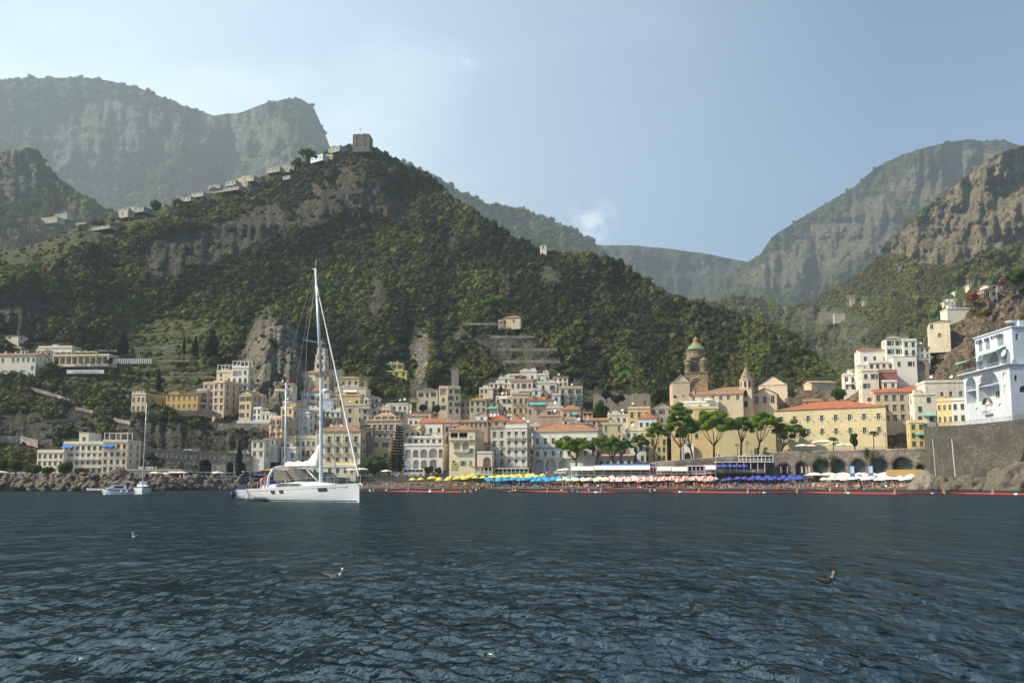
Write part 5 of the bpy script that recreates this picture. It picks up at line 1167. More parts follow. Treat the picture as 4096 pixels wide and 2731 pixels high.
    # awnings over the terrace
    for a0_,a1_,z,pr,dr_ in((W*.3,W*.8,hm+.5,3.4,1.7),(-3.0,W*.27,hm-1.2,3.0,.5)):
        b=MB(); b.quad((a0_,y0-.05 if a0_>0 else -.5,z),(a1_,y0-.05,z+.3),(a1_-.5,y0-.05-pr,z+.3-dr_),(a0_-.5,y0-.05-pr,z-dr_)); b.quad((a0_,y0-.05 if a0_>0 else -.5,z-.04),(a0_-.5,y0-.05-pr,z-dr_-.04),(a1_-.5,y0-.05-pr,z+.26-dr_),(a1_,y0-.05,z+.26)); b.build('awning',flat('pale_green_canvas',(.3,.52,.47),.7),t)
    # hooded door balcony
    b=MB(); b.lathe([(2.0,0),(2.05,1.0)],10,0,(0,0,0),0,PI); v=[( x,-y*0-z,y) for x,y,z in b.v]; b.v=[(W*.54+x,y,H1*.25+z) for x,y,z in v]; b.build('door_hood',M['terrab'],t)
    ob('balcony',balcony_mesh(4.4,False),t,(W*.54,0,.6))
    for s,w,st in((.03,.19,'HOTEL'),(.27,.13,'INN'),(.45,.33,'RIVIERA')):
        text(st,1.7,flat('dark_blue_letter',(.03,.05,.12),.5),t,(Wt0+Wt*s,y0-.1,Ht-2.0),width=Wt*w,ext=.06)
    for s,z in((.96,H1*.52+hm*.4),(.36,H1*.6)): ob('satellite_dish',dish_mesh(),t,(W*s,-.4 if s>.5 else .4,z),(0,0,0),2.2)
riviera()
# bastion: curved stone retaining wall
def bastion():
    pts=[(3692,1712,300),(3697,1708,272),(3712,1706,255),(3760,1703,243),(3840,1700,235),(3930,1692,229),(4020,1683,222),(4110,1672,214),(4300,1650,200),(4600,1620,185)]
    t=thing('bastion','massive curved masonry bastion wall with drain streaks','retaining wall',(0,0,0))
    top=[P(*p) for p in pts]; b=MB(); n=len(top)
    zt=[p.z for p in top]
    for i in range(n-1):
        a,c=top[i],top[i+1]; fl=.035
        oa=Vector((-.12,-1,0)).normalized()*1.2
        b.quad((a.x+oa.x,a.y+oa.y,-1.5),(c.x+oa.x,c.y+oa.y,-1.5),tuple(c),tuple(a))
        b.quad(tuple(a),tuple(c),(c.x*max(c.y+.6,300)/c.y,max(c.y+.6,300),c.z),(a.x*max(a.y+.6,300)/a.y,max(a.y+.6,300),a.z))
    b.build('wall',M['bast'],t)
    # arch at right, its shaded recess painted dark
    b=MB()
    for i in range(n-1):
        a,c=top[i],top[i+1]
        for k in range(4):
            p=a.lerp(c,k/4); b.tube((p.x,p.y+.3,p.z),(p.x,p.y+.3,p.z+1.15),.035,n=4)
        b.tube((a.x,a.y+.3,a.z+1.15),(c.x,c.y+.3,c.z+1.15),.04,n=4); b.tube((a.x,a.y+.3,a.z+.6),(c.x,c.y+.3,c.z+.6),.03,n=4)
        m=int((c-a).length/.35)
        for k in range(m):
            p=a.lerp(c,k/m); b.box(p.x-.015,p.x+.015,p.y+.285,p.y+.315,p.z,p.z+1.14)
    b.build('railing',M['iron'],t)
    b=MB()
    for px,w in((3727,5),(3803,5)):
        for i in range(n-1):
            if pts[i][0]<=px<=pts[i+1][0]:
                f=(px-pts[i][0])/(pts[i+1][0]-pts[i][0]); p=top[i].lerp(top[i+1],f)
        b.tube((p.x-.15,p.y-1.35,1.5),(p.x,p.y-.28,p.z-4),.16,n=6)
    b.build('drainpipe',flat('lime_streak',(.45,.45,.42),.9),t)
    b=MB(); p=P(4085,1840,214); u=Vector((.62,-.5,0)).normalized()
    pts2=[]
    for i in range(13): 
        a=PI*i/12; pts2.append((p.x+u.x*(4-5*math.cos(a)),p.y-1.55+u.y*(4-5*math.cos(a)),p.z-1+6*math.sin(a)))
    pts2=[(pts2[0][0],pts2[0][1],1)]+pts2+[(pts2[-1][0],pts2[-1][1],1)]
    b.poly(pts2); b.build('archway',flat('recess_shade',(.02,.018,.016),.9),t)  # flat near-black sheet, the shade inside the arch put into its colour
bastion()
# ================= stone arcade terrace under the monastery hotel
def arcade():
    pts=[(3060,1846,1905,316),(3700,1800,1905,277)]
    a=P(3050,1822,316); c=P(3705,1786,279); u=Vector((c.x-a.x,c.y-a.y,0)); W=u.length; ang=math.atan2(u.y,u.x)
    t=thing('stone_arcade','long grey stone arcade carrying the hotel terrace above the beach','arcade',(a.x,a.y,1.0),ang)
    H=a.z-1.0; H2=c.z-1.0; Hm=(H+H2)/2
    b=MB(); ops=[]
    for x0,x1 in((3125,3167),(3192,3241),(3268,3322),(3343,3402),(3424,3482),(3503,3568),(3587,3660),(3676,3704)):
        s0=(x0-3050)/655*W*.98+.3; s1=(x1-3050)/655*W*.98+.3; ops.append((s0,min(s1,W-.2),.9,min(.9+(s1-s0)*.9+4.6,Hm-2.6),True,2.6))
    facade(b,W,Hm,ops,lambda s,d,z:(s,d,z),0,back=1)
    b.quad((0,0,Hm),(W,0,Hm),(W,22,Hm),(0,22,Hm),0); b.quad((0,0,0),(0,0,Hm),(0,10,Hm),(0,10,0),0)
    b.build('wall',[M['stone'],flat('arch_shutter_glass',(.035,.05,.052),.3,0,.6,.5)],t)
    for o in ops:
        b=MB(); r=(o[1]-o[0])/2; hh=min(r,(o[3]-o[2])*.75); zc=o[3]-hh; xm=(o[0]+o[1])/2
        for i in range(12):
            a0=PI*i/12; a1=PI*(i+1)/12-.02
            q=[(xm-(r+d)*math.cos(v),zc+(hh+d)*math.sin(v)) for v,d in((a0,.02),(a1,.02),(a1,.6),(a0,.6))]
            b.prism([(x,z) for x,z in q],-.12,.0)
        b.build('arch_trim',M['bast'],t)
    b=MB(); b.box(0,W,-.15,.35,Hm+.003,Hm+.5); b.build('parapet',M['stonel'],t)
    b=MB()
    n=int(W/.4)
    for i in range(n): b.box(W*i/n,W*i/n+.04,.08,.12,Hm+.503,Hm+1.2)
    b.box(0,W,.06,.14,Hm+1.203,Hm+1.28); b.build('railing',M['iron'],t)
    t['_z']=1.0+Hm
    return t
arc=arcade()
# ================= ridge houses
PM['FW']=(.36,.35,.31)
def RH(l,x0,x1,y0,y1,c='W2',cols=3,**k): B(l,x0,x1,y0+2,y1,dict(W='FW',W2='FW',YC='FC',CR='FC').get(c,c),1,cols,yaw=k.pop('yaw',20),sh='n',par=.12,trim=False,found=1,noex=True,D=k.pop('D',float(Dt((x0+x1)/2,y1+8))-3),**k)
RH('grey stone farmhouse on the ridge shoulder left of a round tree',475,512,838,868,'GY',1,dirt=.8)
RH('pale farmhouse wing joined to the grey stone farmhouse',512,574,830,850,'W2',3)
RH('low white cottage on the terraces below the ridge farmhouse',366,438,903,918,'W',5)
RH('small white house where the ridge starts to climb',714,762,787,806,'W',3)
RH('grey white cottage just right of the small ridge house',765,812,771,787,'GY',2)
RH('long white ridge house with dark balcony openings',846,955,751,770,'W',6)
RH('white upper terrace house with green awning on the ridge',832,880,742,755,'W2',2,aw=[(.1,.6,.6,.4,1,M['awng'])])
RH('white box house behind the long ridge house',903,942,722,742,'W2',2)
RH('yellow cream house highest in the first ridge cluster',941,1014,707,730,'YC',3)
RH('white corner house under the yellow ridge house',958,990,728,748,'W',2)
RH('white flat house in the second ridge cluster, left part',1068,1118,668,690,'W2',3)
RH('white house with upper terrace in the second ridge cluster',1118,1180,664,690,'W',3)
RH('tiny cottage with tiled roof below the second cluster',1130,1160,700,717,'W2',1,roof='gable',rh=4)
RH('bluish white square house near the umbrella pine on the ridge',1242,1290,620,650,'BW',3,yaw=30)
RH('cream and white house stepping up to the summit',1289,1330,618,640,'CR',2)
RH('white arched house just below the ruined summit tower',1313,1358,588,612,'W',3,yaw=30,archrow=(0,),wh=2.5)
B('ruined square stone tower with a cross on the summit',1411,1478,538,600,'RS',2,2,D=706,noex=True,yaw=4,name='ruined_tower',cat='tower',sh='n',trim=False,roof='none',archrow=(1,),wh=4.2,ww=1.9,mixw=False,dirt=1,found=2,dep=12,fx=.7)
t=thing('iron_cross','thin iron cross standing on top of the ruined tower','cross',P(1442,534,708)); b=MB(); b.tube((0,0,0),(0,0,5.6),.12,n=5); b.tube((-1.6,0,3.9),(1.6,0,3.9),.12,n=5); b.build('cross',M['iron'],t)
B('orange roofed farmhouse with arcade in the middle of the wood',2012,2082,1272,1300,'BG',1,4,D=500,yaw=14,roof='hip',rh=13,tile=M['terra'],sh='n',found=3)
B('small flat outbuilding left of the orange roofed farmhouse',1993,2014,1284,1300,'ST',1,1,D=500,yaw=14,sh='n',found=3)
B('tiny white hut beside the pylon on the right shoulder',2160,2186,982,1000,'W2',1,1,D=640,sh='n',par=.1)
for i,(x0,x1,y0,y1,l) in enumerate([(165,228,870,886,'low white hamlet house farthest left in the hazy valley'),(215,268,856,872,'white terraced house above the hazy hamlet'),(232,262,845,853,'small grey hamlet house at the top'),(298,342,892,904,'white cottages by the foot of the hazy spur')]):
    B(l,x0,x1,y0,y1,'FW',1,4,noex=True,D=Ds(s2,x0,y1+4)-4,yaw=15,sh='n',par=.3,found=4,dirt=.5)
# ================= quay, beach
EDGE=[(-500,1909,214),(520,1909,216),(700,1909,262),(1000,1908,300),(1430,1909,332),(1870,1908,330),(2100,1903,326),(2280,1896,322),(2420,1880,320),(2600,1862,316),(2700,1852,312),(3060,1826,312),(3110,1822,318)]
def edge(px):
    xs=[e[0] for e in EDGE]; return np.interp(px,xs,[e[1] for e in EDGE]),np.interp(px,xs,[e[2] for e in EDGE])
SHX=[1300,1440,1800,2300,3000,3400,3700,3760]; SHD=[322,311,309,303,290,276,256,250]
def shoreD(px): return float(np.interp(px,SHX,SHD))
def backD(px): return float(np.interp(px,[1300,1440,2280,2600,3060,3110,3700],[330,331,321.5,315.5,311,315,277]))
BEZ=[0,.35,.9,1.6,2.4,2.9]
def beach_pt(px,t):
    a,b_=shoreD(px),backD(px); D=a+(b_-a)*t
    X=rat(px,1930)*D; z=-.35+3.1*t**.8
    return Vector((X,D,z))
b=MB(); xs=list(range(1300,3760,12)); ts=[-.25,0,.08,.2,.35,.5,.65,.8,1.02]
vs=[]
for px in xs:
    for t_ in ts:
        p=beach_pt(px,max(t_,0)); 
        if t_<0: p.y-=5; p.z=-1.6
        p.z+=.12*float(vn(px*.06,t_*9,2)) if t_>0 else 0
        vs.append(tuple(p))
n=len(ts); b.add(vs,[(i*n+j,(i+1)*n+j,(i+1)*n+j+1,i*n+j+1) for i in range(len(xs)-1) for j in range(n-1)])
m,t,bs=newmat('dark_shingle',.95); g=N(t,'ShaderNodeNewGeometry'); nn=noise(t,g.outputs['Position'],5,6,.8); n2=noise(t,g.outputs['Position'],.25,4)
sz=N(t,'ShaderNodeSeparateXYZ'); L(t,g.outputs['Position'],sz.inputs[0])
c=mix(t,nn,(.055,.048,.04),(.15,.13,.105)); c=mix(t,ramp(t,sz.outputs[2],[(0.0,1),(.45,0)]),c,(.05,.045,.04)); L(t,c,bs.inputs['Base Color']); bump(t,bs,nn,.6,.1)
tag(b.build('beach',m),'dark grey shingle beach sloping to the water',None,None,'structure')
b=MB(); xs=list(range(-500,3111,10)); 
rows=[]
for px in xs:
    y,D=edge(px); e=P(px,y,D); 
    back=355 if px>1300 else float(np.interp(px,[-500,1000,1300],[305,325,350]))
    r_=rat(px,y); ff=Vector((e.x,e.y,-2.2)); k1=Vector((r_*(D+.5),D+.5,e.z)); m1=Vector((r_*(D+10),D+10,e.z+.25)); m2=Vector((r_*max(D+11,back),max(D+11,back),e.z+.9))
    rows.append([tuple(ff),tuple(e),tuple(k1),tuple(m1),tuple(m2)])
n=5; b.add([v for r in rows for v in r],[])
for i in range(len(xs)-1):
    for j in range(4): b.f.append([i*n+j,(i+1)*n+j,(i+1)*n+j+1,i*n+j+1]); b.m.append(0 if j<2 else 1)
m,t,bs=newmat('asphalt',.9); g=N(t,'ShaderNodeNewGeometry'); nn=noise(t,g.outputs['Position'],.8,5); L(t,mix(t,nn,(.09,.085,.08),(.2,.19,.17)),bs.inputs['Base Color'])
tag(b.build('quay',[M['stone'],m]),'seafront quay and road behind the beach and breakwater',None,None,'structure')
def along(a,b_,st): return np.arange(a,b_,st)
def wall_strip(name,label,pxs,py,D,h,mat,th=.35,cat='wall',cap=None,rail=False):
    t=thing(name,label,cat,(0,0,0)); b=MB(); pts=[P(x,py(x) if callable(py) else py,D(x) if callable(D) else D) for x in pxs]
    for a,c in zip(pts,pts[1:]):
        hh=h if not callable(h) else h(0)
        b.add([tuple(a),tuple(c),(c.x,c.y+th,c.z),(a.x,a.y+th,a.z),(a.x,a.y,a.z+hh),(c.x,c.y,c.z+hh),(c.x,c.y+th,c.z+hh),(a.x,a.y+th,a.z+hh)],[(0,1,5,4),(4,5,6,7),(3,7,6,2),(0,4,7,3),(1,2,6,5)])
    b.build('wall',mat,t)
    if cap:
        b=MB()
        for a,c in zip(pts,pts[1:]):
            b.add([(a.x,a.y-.12,a.z+hh+.003),(c.x,c.y-.12,c.z+hh+.003),(c.x,c.y+th+.12,c.z+hh+.003),(a.x,a.y+th+.12,a.z+hh+.003),(a.x,a.y-.12,a.z+hh+.18),(c.x,c.y-.12,c.z+hh+.18),(c.x,c.y+th+.12,c.z+hh+.18),(a.x,a.y+th+.12,a.z+hh+.18)],[(0,1,5,4),(4,5,6,7),(3,7,6,2),(0,3,2,1)])
        b.build('coping',cap,t)
    if rail:
        b=MB()
        for a,c in zip(pts,pts[1:]):
            m_=max(1,int((c-a).length/1.6))
            for k in range(m_):
                p=a.lerp(c,k/m_); b.tube((p.x,p.y,p.z+hh),(p.x,p.y,p.z+hh+1.05),.05,n=4)
            for z in(.4,.75,1.05): b.tube((a.x,a.y,a.z+hh+z),(c.x,c.y,c.z+hh+z),.04,n=4)
        b.build('railing',M['iron'],t)
    return t
ey=lambda x:float(edge(x)[0]); eD=lambda x:float(edge(x)[1])
wall_strip('promenade_rail','low wall and iron railing along the promenade above the beach',range(1430,1880,15),ey,lambda x:eD(x)-.02,.25,M['stone'],rail=True,cat='railing')
wall_strip('road_parapet','pale weathered parapet of the road under the convent walls',range(2600,3070,15),ey,lambda x:eD(x)-.02,1.0,M['stonel'],cap=M['cream'],cat='parapet')
wall_strip('quay_rail','iron railing along the quay behind the breakwater',range(-40,1000,20),ey,lambda x:eD(x)+1.5,.2,M['stone'],rail=True,cat='railing')
# clifftop road walls
wall_strip('clifftop_wall','grey retaining wall of the curving clifftop road',[520,580,640,700,780,850,885],lambda x:float(np.interp(x,[520,700,850,885],[1668,1662,1664,1678])),342,2.4,M['stone'],cat='retaining wall')
wall_strip('white_parapet','whitewashed parapet of the clifftop road by the gabled house',[946,990,1040,1078],1692,342.5,1.1,M['white'],cat='parapet')
wall_strip('retaining_wall','grey masonry wall with buttresses under the white parapet',[870,946,990,1040,1078],1722,342.5,3.2,M['stonel'],cat='retaining wall')
for i,(x0,x1,y0,y1,D,l) in enumerate([(1850,1990,1290,1300,498,'long thin terrace wall left of the orange farmhouse'),(1960,2140,1342,1352,470,'upper stone terrace wall below the farmhouse'),(1990,2230,1392,1404,455,'middle stone terrace wall above the white terraces'),(2010,2240,1440,1452,442,'lowest stone terrace wall above the white terraces'),(300,520,1398,1406,420,'grey garden wall above the monastery restaurant'),(540,700,1388,1396,425,'pale garden wall high in the lemon terraces'),(600,760,1440,1446,408,'second garden wall in the lemon terraces'),(640,860,1505,1510,392,'long garden wall above the salmon block'),(1640,1672,1590,1610,396,'dry stone wall left of the square cream house')]):
    wall_strip('terrace_wall',l,[x0,(x0*2+x1)/3,(x0+2*x1)/3,x1],y1,D,(y1-y0)*D/F,M['stonel'],th=1.0,cat='wall')
# white wall with sign
t=wall_strip('sign_wall','white garden wall with capital letters below the monastery',[266,340,415],1494,386,1.9,M['white'],cat='wall')
p=P(290,1490,385.8); text('CONVENTO DI AMALFI',1.35,M['grey'],t,tuple(p),width=12.5)
# pergola of white pillars
t=thing('pillar_pergola','long garden pergola carried on a row of white pillars','pergola',P(427,1455,392))
base=P(427,1455,392); b=MB()
for i in range(22):
    x=427+i*8.4
    q=P(x,1455,392)-base; bb=MB(); bb.tube(q,q+Vector((0,0,2.6)),.32,n=8); bb.build('pillar',M['white'],t)
q=P(612,1455,392)-base; b.box(0,q.x,-.2,.2,2.6,2.8); b.box(0,q.x,1.6,2,2.6,2.8); b.build('beam',M['wood'],t)
# viaduct
def viaduct():
    a=P(505,1797,318); c=P(1005,1822,322); u=c-a; W=math.hypot(u.x,u.y); t=thing('road_viaduct','stone coast road viaduct with tall arches under the cliff','viaduct',(a.x,a.y,3.5),math.atan2(u.y,u.x)); H=a.z-3.5
    b=MB(); k=W/500
    ops=[((796-505)*k,(847-505)*k,.5,H-2.6,True,6),((905-505)*k,(935-505)*k,3.0,H-3,True,6),((950-505)*k,(985-505)*k,.5,H-3,True,6)]
    facade(b,W,H,ops,lambda s,d,z:(s,d,z-2.2*s/W)); b.quad((0,0,H),(W,0,H-2.2),(W,7,H-2.2),(0,7,H))
    for i in range(26): s=W*(i+.5)/26; b.box(s-.5,s+.5,-.3,-.01,H-2.6-2.2*s/W,H-1.1-2.2*s/W)
    b.build('wall',M['stonel'],t); b=MB()
    b.add([(0,-.2,H+.003),(W,-.2,H-2.197),(W,.2,H-2.197),(0,.2,H+.003),(0,-.2,H+.8),(W,-.2,H-1.4),(W,.2,H-1.4),(0,.2,H+.8)],[(0,1,5,4),(4,5,6,7),(3,7,6,2)]); b.build('parapet',M['stone'],t)
    return t,H,W
VI,VH,VW=viaduct()
# ================= trees as things
def leaft(name,cs):
    m=leafmat(name,cs); t=m.node_tree; b=t.nodes['Principled BSDF']; tr_=N(t,'ShaderNodeBsdfTranslucent'); L(t,b.inputs['Base Color'].links[0].from_socket,tr_.inputs[0]); ms=N(t,'ShaderNodeMixShader'); ms.inputs[0].default_value=.5; L(t,b.outputs[0],ms.inputs[1]); L(t,tr_.outputs[0],ms.inputs[2]); L(t,ms.outputs[0],t.nodes['Material Output'].inputs[0]); return m
lm_p=leaft('pine_needles',[(.14,.24,.02),(.2,.32,.03),(.25,.38,.035),(.3,.44,.045)])
lm_d=leafmat('dark_needles',[(.01,.022,.012)]*2+[(.018,.035,.018)]*2)
lm_b=leaft('broad_leaves',[(.07,.13,.02),(.09,.16,.025),(.11,.2,.03),(.13,.22,.035)])
bark=flat('pine_bark',(.1,.06,.045),.95,0,.4)
def leafclump(b,c,rx,ry,rz,n,ls,rs,core=True,m=0):
    for i in range(n):
        d=rs.randn(3); d/=np.linalg.norm(d); r=.55+.5*rs.rand()
        q=np.array(c)+d*np.array([rx,ry,rz])*r
        a=rs.randn(3);a/=np.linalg.norm(a); w=np.cross(a,rs.randn(3)); w/=np.linalg.norm(w); h=ls*(.6+.8*rs.rand())
        b.add([q-a*h,q+w*h*.6,q+a*h,q-w*h*.6],[(0,1,2,3)],m)
def core(b,c,rx,ry,rz,rs,m=0):
    import bmesh
    bm=bmesh.new(); bmesh.ops.create_icosphere(bm,subdivisions=2,radius=1); 
    vs=[(c[0]+v.co.x*rx*(1+.16*rs.randn()),c[1]+v.co.y*ry*(1+.16*rs.randn()),c[2]+v.co.z*rz*(1+.16*rs.randn())) for v in bm.verts]
    b.add(vs,[tuple(x.index for x in f.verts) for f in bm.faces],m); bm.free()
def stone_pine(label,x0,x1,y0,y1,bx,by,D,fork=None,seed=1,nm='stone_pine',grp=None,mat=None,thick=.95,dome=1.0,cat='pine tree',dense=1.0):
    D=(max(D,eD(bx)+4.5) if bx<3060 else 317) if by>1805 else D; rs=np.random.RandomState(seed); base=P(bx,by,D); t=thing(nm,label,cat,base,0,grp)
    k=D/F; cx=((x0+x1)/2-bx)*k; w=(x1-x0)*k/2; zt=P(bx,y0,D).z-base.z; zb=P(bx,y1,D).z-base.z; h=zt-zb
    b=MB(); tr=MB(); zs=zb-h*.1
    tips=[]
    f=fork or [(0,1)]
    r0=.5*thick
    p0=Vector((0,0,-1)); p1=Vector((cx*.1,0,zs*.28)); p2=Vector((cx*.35,rs.randn()*.3,zs*.62))
    tr.path([p0,p1,p2],[r0,r0*.85,r0*.7],8)
    nb=7
    cl=[]
    n=max(10,int(24*dense))
    for i in range(n):
        a=2*PI*i*.618+rs.rand()*.5; rr=math.sqrt((i+.5)/n)
        x=cx+w*rr*math.cos(a)*.93; y=w*.8*rr*math.sin(a); z=zb+h*(.30+.55*(1-rr*rr)*dome+.12*rs.randn())
        s=w*(.24+.1*rs.rand())
        cl.append((x,y,z,s))
    for i in range(nb):
        c=cl[int((i+.5)*n/nb)]; e=Vector((c[0],c[1],c[2]-.2)); s=p2.lerp(p1,rs.rand()*.35); mid=s.lerp(e,.5)+Vector((0,0,-.08*(e-s).length)); tr.path([s,mid,e],[r0*.42,r0*.3,r0*.12],6)
    for c in cl:
        core(b,c[:3],c[3]*.8,c[3]*.8,min(c[3]*.5,h*.26),rs); leafclump(b,c[:3],c[3]*1.1,c[3]*1.1,min(c[3]*.72,h*.36),150,.2,rs)
    tr.build('trunk',bark,t,True); cr=b.build('crown',mat or lm_p,t)
    return t
PN='umbrella pines along the seafront road'
for a in [('wide umbrella pine with forked trunk in front of the white hotel',2222,2378,1750,1812,2305,1868,308,1),
 ('umbrella pine at the right corner of the white hotel',2362,2446,1744,1796,2384,1862,309,2),
 ('umbrella pine third from the left beside the hotel corner pine',2398,2506,1750,1808,2452,1856,308.5,3),
 ('low umbrella pine behind the blue roof line',2462,2530,1758,1800,2480,1850,310,9),
 ('small leaning umbrella pine with thin crooked trunk',2523,2598,1744,1784,2537,1852,308,4),
 ('round topped pine before the beige town house',2586,2672,1696,1756,2612,1852,307,5),
 ('twin trunk umbrella pine, low crown beside the tall dark pine',2705,2790,1694,1752,2771,1838,303,7),
 ('largest spreading pine with forked trunk before the convent',2765,2958,1650,1738,2856,1830,302,8),
 ('pine with curved trunk behind the spire tower side',2936,3015,1668,1732,2964,1822,303,10),
 ('broad pine with forked trunk beside the monastery front',2998,3130,1650,1728,3031,1820,301,11),
 ('small leaning pine alone before the monastery hotel',3095,3224,1694,1758,3122,1818,303,12)]:
    stone_pine(a[0],*a[1:8],seed=a[8],grp=PN)
stone_pine('tall irregular dark pine left of the convent portal',2664,2790,1650,1742,2723,1845,304,seed=6,grp=PN,dome=1.5,dense=1.4)
stone_pine('wide umbrella pine standing on the ridge beside white houses',1190,1268,602,626,1222,655,655,seed=20,nm='umbrella_pine',thick=1.6)
stone_pine('big flat topped umbrella pine in the middle of the wood',1925,2032,1182,1232,1975,1262,520,seed=21,nm='umbrella_pine',thick=1.2)
def round_tree(label,x0,x1,y0,y1,D,by=None,mat=None,seed=1,nm='tree',cat='tree',grp=None,ls=.28,n=16):
    rs=np.random.RandomState(seed); xm=(x0+x1)/2; by=by or y1+6; D=max(D,eD(xm)+3.5) if (by>1860 and 1400<xm<3060) else D; base=P(xm,by,D); t=thing(nm,label,cat,base,0,grp); k=D/F; w=(x1-x0)*k/2; zt=P(xm,y0,D).z-base.z; zb=P(xm,y1,D).z-base.z; h=zt-zb
    b=MB(); tr=MB(); tr.path([Vector((0,0,-1)),Vector((.1,0,zb*.6)),Vector((0,0,zb+h*.4))],[.28*w*.3+.12,.2*w*.3+.1,.08],7)
    for i in range(n):
        d=rs.randn(3); d/=np.linalg.norm(d); r=rs.rand()**.5*.68; c=(d[0]*w*r,d[1]*w*r,zb+h/2+d[2]*h/2*r); s=w*.36
        core(b,c,s*.8,s*.8,min(s,h*.3)*.8,rs); leafclump(b,c,s*1.12,s*1.12,min(s,h*.4)*1.1,int(130),ls,rs)
        if i%3==0: tr.path([Vector((0,0,zb*.6)),Vector(c)],[.12,.04],5)
    tr.build('trunk',bark,t,True); b.build('crown',mat or lm_b,t); return t
for i,a in enumerate([('large broadleaf tree on the promenade left of the conifer',1440,1556,1815,1892,324,1905),('round clipped olive tree in front of the cream villa',1837,1892,1862,1892,318,1900),('bushy tree beside the white coach',1695,1735,1858,1895,316,1903),('small dark tree left of the black van',1735,1768,1866,1895,315,1903),
 ('round tree on the ridge left of the umbrella pine',1164,1216,628,668,650,678),('round tree standing right of the ridge farmhouse',592,648,797,842,585,850),
 ('leftmost quay tree at the edge of the picture',-30,35,1832,1882,250,1903),('second quay tree behind the breakwater',30,92,1838,1885,250,1903),('third quay tree behind the breakwater',97,168,1860,1890,246,1905),('fourth quay tree under the hotel wing',165,215,1870,1892,246,1905),('broad quay tree in front of the hotel',220,300,1850,1888,246,1905),('low quay tree right of the broad one',298,352,1874,1896,246,1905),
 ('dark tree below the monastery at the cliff top',150,215,1470,1500,383,1505),('tree in the garden gap beside the lemon grove villa',1480,1530,1505,1545,425,1550),('tree under the tower house',1672,1712,1615,1645,388,1650),('leafy tree right of the square cream house',1722,1770,1612,1648,388,1655),('tree above the terraces beside the low white house',1990,2014,1545,1572,412,1575),('leafy tree left of the walled garden',2362,2440,1600,1660,372,1665),('olive tree in front of the fort wall',2402,2450,1558,1600,386,1604),('second olive tree beside the fort',2440,2500,1572,1612,384,1616),('tree by the ochre villa right side of fort',2606,2650,1588,1622,380,1628),
 ('bright green tree behind the monastery roof',3325,3388,1545,1600,340,1612),('tree beside the terrace restaurant at far left',425,455,1430,1455,386,1458),('small tree on the hotel terrace before the monastery',3400,3440,1725,1790,300,1812)]):
    round_tree(*a[:6],by=a[6],seed=40+i,mat=None if i not in(14,18,19,20) else lm_f)
def conifer(label,x0,x1,y0,y1,D,tiers=16,seed=3,nm='norfolk_pine',cat='conifer',col=False):
    rs=np.random.RandomState(seed); xm=(x0+x1)/2; base=P(xm,y1+4,D); t=thing(nm,label,cat,base); k=D/F; w=(x1-x0)*k/2; H=P(xm,y0,D).z-base.z
    b=MB(); tr=MB(); tr.tube((0,0,-1),(0,0,H*.97),.4,.06,8); 
    if not col:
        for i in range(tiers):
            f=i/(tiers-1); z=H*(.1+.88*f); r=w*(1-f)**.75*(1 if f>.12 else .85)+.25
            nb=12
            for j in range(nb):
                a=2*PI*(j+.5*(i%2))/nb+rs.randn()*.1; d=np.array([math.cos(a),math.sin(a)])
                for q in range(7):
                    s=(q+1)/7*r; c=(d[0]*s,d[1]*s,z+.15*s*s/max(r,1)*.4); leafclump(b,c,.6,.6,.3,12,.26,rs)
                if j%2==0: tr.tube((0,0,z),(d[0]*r*.9,d[1]*r*.9,z+.1),.05,.02,4)
    else:
        for i in range(14):
            f=i/13; z=H*(.06+.9*f); r=w*min(1,(1-f)*1.8+.12)*(.85 if f<.1 else 1)
            core(b,(0,0,z),r*.8,r*.8,H*.06,rs); leafclump(b,(0,0,z),r,r,H*.06,150,.22,rs)
    tr.build('trunk',bark,t); b.build('crown',lm_d,t); return t
conifer('tall layered conifer standing before the cream seafront house',1556,1634,1704,1892,340)
conifer('dark cypress in front of the road viaduct',938,970,1762,1900,300,nm='cypress',cat='cypress',col=True,seed=5)
conifer('tall layered conifer above the pergola garden',470,512,1330,1418,405,nm='norfolk_pine',seed=6)
conifer('lone slim cypress in the lemon terraces',728,742,1350,1412,408,nm='cypress',cat='cypress',col=True,seed=7)
conifer('dark bushy cypress pair left member beside the big conifer',765,795,1345,1420,410,nm='cypress',cat='cypress',col=True,seed=8)
conifer('large dark cypress clump at the foot of the cliff promontory',812,880,1318,1420,412,nm='cypress',cat='cypress',col=True,seed=9)
conifer('slim cypress below the salmon block garden',622,646,1475,1560,375,nm='cypress',cat='cypress',col=True,seed=10)
def palm(label,px,y0,y1,D,seed=0):
    rs=np.random.RandomState(seed); base=P(px,y1,D); t=thing('palm_tree',label,'palm tree',base); H=P(px,y0,D).z-base.z
    tr=MB(); tr.path([Vector((0,0,-.5)),Vector((.1,0,H*.5)),Vector((0,0,H))],[.22,.17,.16],7); tr.build('trunk',bark,t); b=MB()
    for i in range(18):
        a=2*PI*i/18+rs.rand()*.3; up=rs.uniform(-.3,.9); pr=None
        for q in range(6):
            s=q/5; c=np.array([math.cos(a)*s*2.1,math.sin(a)*s*2.1,H+up*s*1.3-1.5*s*s])
            if pr is not None:
                w=np.array([-math.sin(a),math.cos(a),-.35])*.28; w2=np.array([math.sin(a),-math.cos(a),-.35])*.28
                b.add([pr,c,c+w,pr+w],[(0,1,2,3)]); b.add([pr,c,c+w2,pr+w2],[(0,1,2,3)])
            pr=c
    b.build('crown',lm_b,t)
palm('palm tree with tall thin trunk on the hotel terrace',3496,1726,1806,297,1)
palm('palm tree at the left end of the terrace parasols',3334,1748,1812,303,2)
